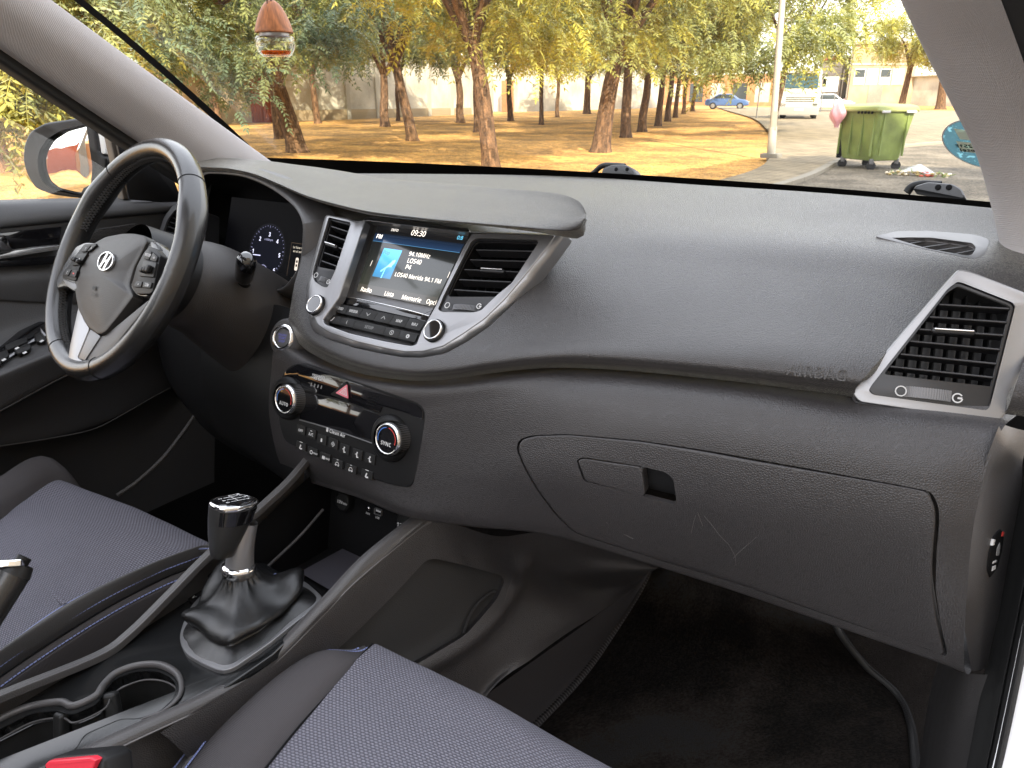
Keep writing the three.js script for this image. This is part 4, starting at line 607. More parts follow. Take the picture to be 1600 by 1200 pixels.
  part('rocker', [[228, 421.5], [232.5, 420.5], [223.5, 422]].map(([a, b], i) => { const q = FW.px(a, b, 0.012), g = rbox(0.009, 0.008 + 0.003 * (i === 1), 0.008, 0.003); g.translate(q.x, q.y, 0.012); return FW.put(g); }), M.blackPlastic, rp);
  key(lp, [[132.5, 384], [142, 383], [134, 393], [126, 393.5]], '◄'); key(lp, [[143.5, 383], [151, 382.5], [140, 392], [135.5, 393]], 'o'); key(lp, [[121, 396.5], [136, 396], [125, 413], [112, 415]], ''); key(lp, [[104, 420.5], [111, 421], [106, 431], [98.5, 430]], 'C'); key(lp, [[112.5, 421.5], [121, 422.5], [117, 433], [107.5, 431.5]], 'red');
  part('rocker', [[118, 406], [123, 409], [115.5, 405]].map(([a, b], i) => { const q = FW.px(a, b, 0.012), g = rbox(0.008, 0.007, 0.008, 0.0028); g.translate(q.x, q.y, 0.012); return FW.put(g); }), M.blackPlastic, lp);
  slabW('key_trim', [[98, 436], [119, 443], [120, 450], [116, 454], [104, 447]], 0.006, 0.004, M.satinDark, 2, 0.0015);
  const lo = slabW('lower_spoke', [[123, 476], [132, 500], [140, 513], [155, 524], [163, 523], [236, 464], [234, 474], [212, 500], [184, 535], [153, 566], [142, 575], [128, 577], [112, 571], [104, 562]], 0.024, -0.001, M.trimSkin, 5, 0.004);
  slabW('silver_insert', [[122.5, 478], [131, 500], [139.5, 513], [120.5, 559], [131, 564.5], [127, 572], [113, 573], [105.5, 566], [109, 540]], 0.006, 0.002, M.satinSilver, 3, 0.0015, lo, 'silver lower spoke insert');
  slabW('dark_insert', [[141, 514], [157, 525], [132.5, 563], [121, 559.5]], 0.006, 0.0008, M.satinDark, 2, 0.001, lo);
  // column behind
  const q = (s) => C.clone().addScaledVector(n, s);
  const col = thing('steering_column', 'dark grey steering column shroud behind the wheel', 'steering column', q(-0.2));
  part('hub_back', limb([q(-0.012), q(-0.05), q(-0.09)], (u) => 0.058 + 0.008 * u, 6, 36), M.blackPlastic, col);
  part('shroud', limb([q(-0.088), q(-0.11), q(-0.15), q(-0.2).add(V(0, -0.012, 0)), q(-0.26).add(V(0, -0.03, 0))], (u) => 0.062 + 0.032 * Math.sqrt(u), 20, 40), std('shroudSkin', { color: [0.034, 0.031, 0.03], roughness: 0.55, bumpMap: g1, bumpScale: 0.0002 }), col);
  // stalk
  const b = atZ(379, 452, 0.015), tip = atX(385, 407, -0.235), ax = tip.clone().sub(b).normalize(), sk = thing('wiper_stalk', 'glossy black stalk sticking out beside the instruments', 'control stalk', b);
  const L = tip.distanceTo(b);
  part('boot_ring', revolve([[0.012, 0.004], [0.021, 0.003], [0.0245, 0.0005], [0.0255, -0.006], [0.026, -0.02]], b, ax, 40), M.trimSkin, sk);
  part('stem', revolve([[0.011, -0.01], [0.0105, L * 0.45], [0.0125, L * 0.5]], b, ax, 28), M.blackPlastic, sk);
  part('end_knob', revolve([[0.013, L * 0.42], [0.0145, L * 0.5], [0.0155, L * 0.85], [0.0145, L * 1.0], [0.0115, L * 1.07], [0.006, L * 1.1], [0, L * 1.105]], b, ax, 32), M.pianoBlack, sk);
}
// ---------- car body: pillars, seals, glass ----------
const carBody = thing('car_body', 'white car body with pale cloth-trimmed windscreen pillars and black door seals', 'car body', V(0, 0.1, 0));
{
  const A = rowX([[425, 254, -0.672], [330, 185, -0.66], [200, 90, -0.645], [80, 1, -0.63], [-20, -74, -0.615], [-200, -215, -0.59]]);
  const Cc = rowX([[330, 290, -0.69], [219, 216, -0.695], [156, 174, -0.69], [78, 121, -0.68], [0, 67, -0.668], [-160, -40, -0.645]]);
  const B = A.map((p, i) => p.clone().lerp(Cc[i], 0.5).add(V(0.022, 0.004, 0.012)));
  part('left_pillar_trim'.replace('left_', ''), surf([A.map((p) => p.clone().add(V(-0.012, -0.006, -0.012))), A, A.map((p, i) => p.clone().lerp(B[i], 0.45).add(V(0.006, 0.002, 0.002))), B, B.map((p, i) => p.clone().lerp(Cc[i], 0.6).add(V(0.004, 0, 0.002))), Cc, Cc.map((p) => p.clone().add(V(-0.03, -0.006, -0.004)))], 60, 40), M.pillarCloth, carBody, 'windscreen pillar trim on the driver side');
  part('window_seal', surf([Cc.map((p) => p.clone().add(V(-0.018, -0.004, 0.0))), Cc.map((p) => p.clone().add(V(-0.018, -0.022, 0.004))), Cc.map((p) => p.clone().add(V(-0.06, -0.024, 0)))], 40, 8), M.rubber, carBody);
  const A2 = rowZ([[1392, -60, 0.06], [1416, 2, 0.01], [1450, 80, -0.06], [1490, 160, -0.13], [1530, 240, -0.21], [1551, 310, -0.265], [1567, 380, -0.285], [1579, 424, -0.285]]);
  const C2 = rowZ([[1488, -60, 0.13], [1516, 2, 0.08], [1551, 82, -0.01], [1584, 170, -0.1], [1604, 235, -0.16], [1624, 310, -0.2], [1640, 385, -0.22], [1645, 440, -0.22]]);
  const B2 = A2.map((p, i) => p.clone().lerp(C2[i], 0.5).add(V(-0.016, 0.004, 0.012)));
  part('pillar_trim', surf([A2.map((p) => p.clone().add(V(0.015, -0.004, -0.02))), A2, A2.map((p, i) => p.clone().lerp(B2[i], 0.45).add(V(-0.005, 0, 0.003))), B2, B2.map((p, i) => p.clone().lerp(C2[i], 0.6).add(V(-0.003, 0, 0.003))), C2, C2.map((p) => p.clone().add(V(0.02, -0.004, -0.01)))], 60, 40), M.pillarCloth, carBody, 'windscreen pillar trim on the passenger side');
  part('door_seal', [surf([C2.map((p) => p.clone().add(V(0.006, 0, -0.008))), C2.map((p) => p.clone().add(V(0.03, -0.006, -0.012))), C2.map((p) => p.clone().add(V(0.05, -0.012, -0.006))), C2.map((p) => p.clone().add(V(0.08, -0.02, -0.03)))], 40, 24)], M.rubber, carBody);
  // sill side at the right edge
  const S0 = rowZ([[1602, 720, -0.145], [1597, 750, -0.14], [1570, 905, -0.11], [1541, 1044, -0.085], [1512, 1195, -0.03], [1490, 1300, 0.0]]), S1 = rowZ([[1660, 720, -0.06], [1645, 780, -0.05], [1618, 920, -0.03], [1592, 1050, 0.0], [1560, 1200, 0.04], [1530, 1310, 0.08]]);
  part('door_seal', surf([S0.map((p) => p.clone().add(V(0, 0, -0.03))), S0, S0.map((p, i) => p.clone().lerp(S1[i], 0.3).add(V(0.002, 0, 0))), S0.map((p, i) => p.clone().lerp(S1[i], 0.62)), S0.map((p, i) => p.clone().lerp(S1[i], 0.7).add(V(0, 0, -0.02))), S0.map((p, i) => p.clone().lerp(S1[i], 0.8).add(V(0, 0, 0.002))), S1, S1.map((p) => p.clone().add(V(0.01, 0, -0.04)))], 40, 50), M.rubber, carBody);
  part('white_jamb', surf([S1.map((p) => p.clone().add(V(-0.004, 0, -0.012))), S1.map((p) => p.clone().add(V(0.03, 0, -0.006))), S1.map((p) => p.clone().add(V(0.09, 0, -0.03)))], 20, 12), M.whitePaint, carBody, 'white painted door opening at the lower right corner');
  part('kick_panel', surf([rowZ([[1470, 1020, -0.3], [1484, 1040, -0.2], [1503, 1051, -0.1], [1543, 1054, -0.075]]), rowZ([[1452, 1090, -0.35], [1466, 1110, -0.22], [1490, 1121, -0.11], [1530, 1126, -0.06]]), rowZ([[1440, 1170, -0.35], [1452, 1190, -0.22], [1474, 1200, -0.1], [1514, 1205, -0.035]]), rowZ([[1420, 1330, -0.3], [1434, 1330, -0.2], [1455, 1330, -0.06], [1490, 1330, -0.0]])], 30, 30), M.trimSkin, carBody);
  part('sill', box(0.14, 0.36, 3.2, 0.9, 0.05, 1.0), M.whitePaint, carBody); part('centre_pillar', (() => { const g = rbox(0.06, 0.75, 0.2, 0.02); g.rotateX(-0.12); g.translate(-0.74, 1.28, 0.98); return g; })(), M.pillarCloth, carBody); part('rear_bench', rbox(1.4, 0.75, 0.5, 0.1, 0, 0.55, 2.0), M.seatSide, carBody); part('rear_floor', box(1.66, 0.03, 2, 0, 0.11, 2.1), M.carpet, carBody);
  // windscreen header and roof skin above the frame
  const hdr = (y, z, dy = 0) => { const r = []; for (let k = 0; k <= 8; k++) { const u = k / 4 - 1; r.push(V(u * 0.58, y - 0.035 * u * u + dy, z + 0.13 * u * u)); } return r; };
  part('roof', [surf([hdr(1.64, 0.27, 0.02), hdr(1.66, 0.4, 0.025), hdr(1.672, 0.6, 0.03)], 24, 10), surf([hdr(1.62, 0.27), hdr(1.62, 0.4), hdr(1.63, 0.6)], 24, 10)], M.whitePaint, carBody);
}
const wsRow = (v) => { const r = []; for (let k = 0; k <= 16; k++) { const u = k / 8 - 1, x0 = 0.735 * u, x1 = 0.6 * u, z0 = -0.6 + 0.205 * Math.abs(u) ** 2.2, z1 = 0.28 + 0.13 * u * u, y0 = 1.05 + 0.012 * u * u, y1 = 1.635 - 0.035 * u * u, b = Math.sin(v * Math.PI) * 0.02; r.push(V(x0 + (x1 - x0) * v, y0 + (y1 - y0) * v + b, z0 + (z1 - z0) * v - b)); } return r; };
{
  const ws = thing('windscreen', 'large clear curved windscreen above the dashboard with a black printed border', 'windscreen', V(0, 1.05, -0.6));
  part('pane', surf([0, 0.25, 0.5, 0.75, 1].map(wsRow), 48, 40), M.glassPane, ws);
  const lo = (l, dz) => l.map((p) => p.clone().add(V(0, -0.002, 0.003 + dz)));
  part('black_border', [surf([lo(wsRow(0), 0), lo(wsRow(0.028), 0), lo(wsRow(0.054), 0)], 60, 6)], M.deepBlack, ws);
  for (const s of [0, 16]) { const e = [], f = []; for (let k = 0; k <= 12; k++) { const r = wsRow(k / 12 * 0.96), a = r[s], b = r[s ? 15 : 1]; e.push(a.clone().add(V(0, -0.002, 0.003))); f.push(a.clone().lerp(b, 0.2).add(V(0, -0.002, 0.003))); } part('black_border', surf([e, e.map((p, i) => p.clone().lerp(f[i], 0.5)), f], 40, 6), M.deepBlack, ws); }
  // cowl outside at the foot of the glass
  part('cowl', surf([wsRow(0).map((p) => p.clone().add(V(0, 0.004, -0.002))), wsRow(0).map((p) => p.clone().add(V(0, -0.03, -0.06))), wsRow(0).map((p) => p.clone().add(V(0, -0.05, -0.3)))], 40, 10), M.blackPlastic, ws);
}
// round sticker on the glass, seen from behind
{
  const f = new Frame(atZ(1512, 222, -0.26), V(1, 0, 0.28), V(0, 0.56, 0.83));
  const c = f.px(1538, 222), ex = f.px(1469.5, 214), R = Math.abs(c.x - ex.x);
  const top = f.px(1520, 186), bot = f.px(1530, 262), Ry = (top.y - bot.y) / 2, pts = [];
  for (let i = 0; i < 60; i++) { const a = i / 60 * 2 * Math.PI; pts.push([c.x + Math.cos(a) * R, (top.y + bot.y) / 2 + Math.sin(a) * Ry * 1.02]); }
  const st = thing('window_sticker', 'round pale blue sticker on the windscreen beside the passenger side pillar', 'sticker', f.o);
  part('film', flat(f, pts, 0), phys('stickerBlue', { transmission: 0.5, thickness: 0, color: [0.3, 0.68, 0.78], roughness: 0.85, map: tiled(noiseTex(256, (u, v) => { const n = fbm(u, v, 7, 4, 21), s = vnoise(u, v, 60, 6) > 0.9 || n > 0.69 ? 1.5 : 0.8; return [0.75 * s, 0.78 * s, 0.8 * s]; }, true), 0.05) }), st);
  const band = f.px(1500, 240);
  part('white_edge', (() => { const s = new THREE.Shape(pts.map((p) => new THREE.Vector2(...p))); s.holes.push(new THREE.Path(pts.map((p) => new THREE.Vector2(c.x + (p[0] - c.x) * 0.965, (top.y + bot.y) / 2 + (p[1] - (top.y + bot.y) / 2) * 0.965)))); return f.put(new THREE.ShapeGeometry(s), 0.0004); })(), M.white, st);
  const q = (l) => f.poly(l); const pale = phys('stickerPale', { color: [0.85, 0.75, 0.55], roughness: 0.85, transmission: 0.4, thickness: 0 });
  part('code_panel', flat(f, q([[1490, 200], [1516, 204], [1520, 219], [1500, 217]]), 0.0004), pale, st);
  const p2 = part('text_panel', flat(f, q([[1494, 220], [1523, 223], [1528, 239], [1501, 236]]), 0.0004), pale, st);
  const m = f.px(1513, 227.5), m2 = f.px(1518, 234), t1 = print(f, '14251E', 0, 0, 0.006, { lift: 0.0008, sx: -1 });
  const mv = (g, s) => g.translate(f.x.x * s.x + f.y.x * s.y, f.x.y * s.x + f.y.y * s.y, f.x.z * s.x + f.y.z * s.y);
  part('text_print', [mv(t1, m), mv(print(f, 'Diesel', 0, 0, 0.006, { lift: 0.0008, sx: -1 }), m2)], M.blackPrint, p2);
}
// wiper pivots outside the glass
{
  const wiper = (pts, handle, z, name, label) => {
    const o = atZ(...pts[0], z), f = new Frame(o, V(1, 0, 0.05), V(0, 0.95, -0.3)), t = thing(name, label, "wiper", o);
    part('pivot_cap', slabPx(f, pts, 0.03, { r: 5, lift: -0.015, bevel: 0.006, bs: 0.004 }), std('wiperGrey', { color: [0.035, 0.035, 0.037], roughness: 0.45 }), t);
    part('arm', tube(handle.map(([a, b]) => { const q = f.px(a, b); return f.p3(q.x, q.y, -0.004); }), 0.006, 30, 8), M.blackPlastic, t);
    const ds = handle.length; const c = f.px((pts[2][0] + pts[3][0]) / 2 - 3, (pts[2][1] + pts[3][1]) / 2 + 8), d = f.px((pts[2][0] + pts[3][0]) / 2 + 14, (pts[2][1] + pts[3][1]) / 2 + 8);
    for (const e of [c, d]) part('bolt_hole', revolve([[0, 0.0165], [0.0035, 0.0165], [0.0042, 0.0155]], f.p3(e.x, e.y, 0), f.n, 14), M.deepBlack, t);
  };
  wiper([[944, 276], [945, 266], [960, 259.5], [982, 259], [994, 266], [1000, 279]], [[918, 276], [928, 268], [940, 258.5], [960, 258], [975, 259]], -0.78, 'windscreen_wiper', 'grey wiper pivot just beyond the middle of the dashboard');
  wiper([[1428, 300], [1432, 293], [1452, 287], [1490, 290], [1504, 298], [1512, 314]], [[1416, 300], [1424, 291], [1440, 287], [1455, 287.5], [1470, 288]], -0.56, 'windscreen_wiper', 'grey wiper pivot beyond the right end of the dashboard');
}
// hanging air freshener
{
  const o = atX(428.5, 52, -0.03), t = thing('air_freshener', 'small hanging bottle with a rounded wooden cap and amber liquid', 'air freshener', o), k = o.distanceTo(CP) / FPX, Y = V(0, 1, 0);
  const wood = std('capWood', { color: [0.56, 0.22, 0.075], roughness: 0.5, map: tiled(noiseTex(256, (u, v) => { const n = fbm(u, v, 4, 3, 2), g = 0.82 + 0.06 * Math.sin((u * 9 + 3 * n) * Math.PI * 2) + 0.2 * (vnoise(u, v * 0.12, 90, 5) - 0.5); return [g, g * 0.95, g * 0.9]; }, true), 1) });
  const cap = part('wooden_cap', revolve([[0, 41], [4.5, 40.4], [9, 37.5], [13.5, 32], [17.5, 25], [21, 17], [23.6, 9.5], [25.4, 2.6], [25.5, 0.8], [24.8, 0.2], [0, 0.2]].map(([r, y]) => [r * k, y * k]), o, Y, 48), wood, t);
  part('neck', revolve([[20, 0.2], [20, -4]].map(([r, y]) => [r * k, y * k]), o, Y, 32), M.satinSilver, t);
  const glass = new THREE.MeshPhysicalMaterial({ name: 'bottleGlass', color: 0xffffff, transmission: 1, roughness: 0.02, thickness: 0, ior: 1.4 });
  part('bottle', revolve([[19, -2.5], [23, -3], [26, -5.5], [27, -10], [26.6, -16], [24, -23], [20.5, -28], [17.5, -29.6], [0, -29.6]].map(([r, y]) => [r * k, y * k]), o, Y, 48), glass, t);
  part('inner_wall', revolve([[18, -5], [23.6, -7], [24.2, -12], [23, -18]].map(([r, y]) => [r * k, y * k]), o, Y, 48), glass, t);
  part('liquid', revolve([[0, -22], [19, -22], [20.5, -22.4], [18.5, -26], [15, -27.6], [0, -27.8]].map(([r, y]) => [r * k, y * k]), o, Y, 40), new THREE.MeshPhysicalMaterial({ name: 'amber', color: new THREE.Color().setRGB(0.85, 0.33, 0.03), transmission: 0.85, roughness: 0.05, thickness: 0, ior: 1.33 }), t);
  const S = (px, py) => atX(px, py, -0.03);
  part('cord', [tube([S(417, -14), S(417.5, 3), S(418, 11.5)], 1.05 * k, 12, 6), tube([S(426, -14), S(426.5, 4), S(428.5, 16), S(429.5, 20)].map((p, i) => p.add(V(0.004, 0, 0.006 + 0.004 * (i > 1)))), 1.15 * k, 14, 6), tube([S(421, -14), S(424, 6), S(427, 17)].map((p) => p.add(V(0.003, 0, 0.008))), 0.8 * k, 12, 6)], std('cordBrown', { color: [0.12, 0.075, 0.06], roughness: 0.8 }), t);
}
// ---------- driver's door ----------
{
  const d = thing('driver_door', 'grey driver door with speaker grille, metal trim strip and switch panel behind the steering wheel', 'car door', V(-0.76, 0.7, 0.1));
  const R = (l, x) => rowX(l.map(([a, b]) => [a, b, x]));
  const ext = (l) => { const [a, b] = l, n = l.length, [y, z] = [l[n - 2], l[n - 1]]; return [[a[0] - 120, a[1] - (b[1] - a[1]) * 120 / (b[0] - a[0])], ...l, [z[0] + 60, z[1] + (z[1] - y[1]) * 60 / (z[0] - y[0])]]; };
  const E = (l, x) => R(ext(l), x);
  part('upper_pad', surf([E([[0, 312], [120, 309.5], [200, 308], [285, 307]], -0.82), E([[0, 315.5], [120, 312.5], [200, 311], [285, 310.5]], -0.795), E([[0, 320], [110, 316.5], [200, 315], [285, 314]], -0.772), E([[0, 333], [105, 325], [200, 320], [280, 317]], -0.756), E([[0, 346], [104, 336], [190, 329], [275, 323]], -0.748), E([[0, 355], [102, 345], [190, 337], [272, 330]], -0.75), E([[0, 358.5], [102, 348.5], [190, 340], [270, 333]], -0.765)], 40, 40), M.doorSkin, d);
  part('panel', surf([E([[0, 357], [102, 347], [190, 339], [268, 332]], -0.763), E([[0, 361], [102, 350.5], [190, 342], [268, 335]], -0.757), E([[0, 390], [95, 378], [190, 368], [268, 360]], -0.763), E([[0, 418], [90, 410], [190, 402], [268, 395]], -0.762), E([[0, 440], [85, 437], [190, 432], [268, 425]], -0.753), E([[0, 467], [75, 470], [190, 470], [268, 462]], -0.756), E([[0, 471], [75, 474], [190, 474], [268, 466]], -0.76), E([[0, 510], [75, 495], [190, 480], [268, 470]], -0.752), E([[0, 528], [78, 503], [190, 484], [268, 474]], -0.742)], 40, 60), M.doorSkin, d);
  // dark finger recess, metal strip, gloss strip
  const FD = new Frame(atX(60, 380, -0.752), V(0, 0.02, -1), V(0, 1, 0));
  part('handle_recess', slabPx(FD, [[-90, 372], [0, 364], [96, 353.5], [92, 384], [0, 395], [-90, 404]], 0.004, { r: 4, lift: -0.002, bevel: 0.0015 }), M.pianoBlack, d);
  part('metal_strip', slabPx(FD, [[-90, 409], [0, 396.5], [22, 390.5], [93, 382], [92, 389], [0, 404], [-90, 420]], 0.008, { r: 2, lift: 0, bevel: 0.002 }), M.bright, d, 'bright metal strip below the door handle');
  part('door_handle', slabPx(FD, [[-30, 372], [2, 366], [8, 382], [16, 391], [-30, 398]], 0.02, { r: 3, lift: 0, bevel: 0.004 }), M.chrome, d);
  part('gloss_strip', slabPx(FD, [[-90, 422], [0, 406], [90, 399], [88, 412], [0, 417], [-90, 432]], 0.005, { r: 2, lift: 0, bevel: 0.001 }), M.pianoBlack, d);
  const gl = rpoly([[133, 381], [140, 366], [150, 359], [208, 350], [211, 354], [203, 364], [196, 372]], 4, 3);
  const grille = part('speaker_grille', slabPx(FD, gl, 0.004, { lift: 0.003, bevel: 0.001 }), M.trimSkin, d, 'small tweeter grille in the door');
  part('grille_rim', tube(pxLoop(shrink(gl, 1.06), 60).map(([a, b]) => { const q = FD.px(a, b); return FD.p3(q.x, q.y, 0.006); }), 0.0016, 80, 6, true), M.doorSkin, grille);
  { const dots = []; for (let a = 134; a < 210; a += 2.1) for (let b = 350; b < 382; b += 2.1) { const A = a + (Math.round(b / 2.1) % 2); if (!inside(shrink(gl, 0.94), A, b)) continue; const q = FD.px(A, b), g = new THREE.CircleGeometry(0.00095, 6); g.translate(q.x, q.y, 0.0074); dots.push(FD.put(g)); } part('grille_hole', dots, M.deepBlack, grille, undefined, 'stuff'); }
  part('armrest', surf([E([[0, 524], [80, 499], [160, 478], [240, 462]], -0.745), E([[0, 535], [80, 506], [160, 483], [240, 466]], -0.735), E([[0, 560], [80, 530], [160, 505], [240, 484]], -0.7), E([[0, 578], [78, 547], [150, 522], [240, 496]], -0.672), E([[0, 584], [77, 552], [150, 528], [240, 502]], -0.663), E([[0, 592], [77, 560], [150, 536], [240, 510]], -0.66), E([[0, 616], [88, 574], [160, 546], [240, 518]], -0.667), E([[0, 639], [100, 586], [170, 555], [245, 525]], -0.675), E([[0, 644], [101, 590], [170, 559], [246, 529]], -0.69)], 40, 60), M.doorSkin, d);
  const pocketT = std('pocketRib', { color: [0.018, 0.018, 0.02], roughness: 0.7, bumpMap: tiled(noiseTex(64, (u) => 0.5 + 0.5 * Math.sin(u * Math.PI * 16)), 1, 0.05), bumpScale: 0.0008 });
  pocketT.bumpMap.rotation = Math.PI / 2;
  part('pocket', surf([E([[0, 643], [101, 589], [170, 558], [250, 528]], -0.7), E([[0, 648], [101, 594], [170, 563], [250, 532]], -0.705), E([[0, 672], [95, 640], [175, 610], [258, 566]], -0.71), E([[0, 695], [90, 681], [180, 650], [264, 606]], -0.71), E([[0, 699], [90, 686], [181, 655], [266, 610]], -0.722), E([[0, 730], [90, 716], [185, 690], [275, 650]], -0.735), E([[0, 860], [90, 850], [185, 820], [275, 780]], -0.74)], 40, 50), pocketT, d);
  part('pocket_line', tube(R([[-60, 703], [0, 697], [90, 683], [150, 669], [200, 643], [240, 620], [266, 606]], -0.7085), 0.0011, 40, 6), M.trimSkin, d);
  part('armrest_line', tube(R([[-60, 668], [0, 642], [50, 615], [101, 588], [150, 566]], -0.676), 0.0013, 30, 6), M.trimSkin, d);
  // switches
  const FA = new Frame(atX(40, 540, -0.705), V(0, 0.1, -1), V(-0.9, 0.42, 0.05));
  const sp = part('switch_panel', slabPx(FA, [[-60, 580], [0, 545], [30, 520], [62, 505], [86, 508], [88, 520], [40, 545], [0, 575], [-60, 610]], 0.004, { r: 5, lift: 0.001, bevel: 0.001 }), M.pianoBlack, d);
  for (const l of [[[8, 547], [26, 538], [43, 534], [44, 541], [26, 549], [12, 555]], [[22, 553], [43, 543], [50, 546], [48, 553], [30, 560]], [[54, 530], [66, 524], [76, 529], [72, 540], [58, 541]], [[-6, 560], [12, 553], [16, 562], [2, 573]]]) { const k = part('switch', slabPx(FA, l, 0.007, { r: 2.5, lift: 0.004, bevel: 0.0018 }), M.keyBlack, sp); const c = FA.px(l.reduce((s, p) => s + p[0], 0) / l.length, l.reduce((s, p) => s + p[1], 0) / l.length, 0.0112); part('symbol', bar(FA, c.x, c.y, 0.007, 0.004, 0.0113, 0.3), M.white, k); }
  part('mirror_switch_cap', slabPx(FA, [[64, 522], [70, 529], [74, 534], [71, 535], [66, 530]], 0.006, { lift: 0.009, bevel: 0.001 }), M.satinSilver, sp);
  // window: glass, divider and corner cover
  const FWn = new Frame(atX(100, 250, -0.8), V(0, 0.02, -1), V(-0.12, 1, 0));
  part('divider', slabPx(FWn, [[158, 172], [173, 183], [202, 312], [189, 312]], 0.02, { lift: -0.01, bevel: 0.003 }), std('dividerTan', { color: [0.09, 0.075, 0.06], roughness: 0.5 }), d);
  part('corner_cover', slabPx(new Frame(atX(220, 270, -0.775), V(0, 0.02, -1), V(-0.1, 1, 0)), [[172, 184], [190, 195], [228, 222], [262, 262], [284, 318], [200, 312]], 0.006, { r: 3, bevel: 0.002 }), M.blackPlastic, d);
  const gp = FWn.poly([[-260, 330], [190, 312], [162, 176], [0, 60], [-260, -120]]); part('window_pane', flat(FWn, gp, -0.003), M.glassPane, d);
}
// ---------- outside mirror ----------
{
  const n = V(0.32, 0.02, 0.95).normalize(), f = new Frame(atX(100, 250, -1.0), V(0.95, 0, -0.32), V(0, 1, -0.03)), t = thing('door_mirror', 'white door mirror with black edge, reflecting a wall and trees', 'mirror', f.o);
  const out = rpoly([[41, 250], [43, 225], [52, 205], [75, 192], [132, 184], [150, 186], [155, 215], [159, 240], [172, 246], [170, 306], [122, 309], [86, 304], [60, 294], [47, 272]], 8, 4);
  const gl = rpoly([[64, 250], [67, 235], [78, 217], [100, 203], [136, 194], [141, 200], [150, 260], [146, 304], [122, 304], [88, 296], [73, 284], [66, 268]], 5, 4);
  part('edge', slabPx(f, out, 0.05, { lift: -0.04, bevel: 0.006, bs: 0.005, seg: 4, holesPx: [shrink(gl, 1.07)] }), M.blackPlastic, t);
  part('mirror_glass', panelOn((a, b) => f.hit(a, b), pxLoop(gl, 60), { lift: -0.001, drop: 0.01, roll: 1, rings: 12, dome: 0.0022 }), std('mirrorSilver', { color: [0.9, 0.9, 0.9], metalness: 1, roughness: 0.015 }), t);
  part('shell', slabPx(f, shrink(out, 0.97), 0.05, { lift: -0.09, bevel: 0.03, bs: 0.02, seg: 4 }), M.whitePaint, t);
  part('white_cheek', slabPx(f, rpoly([[149, 186], [160, 189], [168, 222], [169, 242], [160, 241], [156, 214]], 3, 3), 0.05, { lift: -0.045, bevel: 0.008, bs: 0.004 }), M.whitePaint, t);
  part('foot', limb([f.p3(0.02, -0.07, -0.03), V(-0.88, 1.03, -0.12), V(-0.81, 1.02, -0.13)], () => 0.026, 8, 14), M.blackPlastic, t);
}
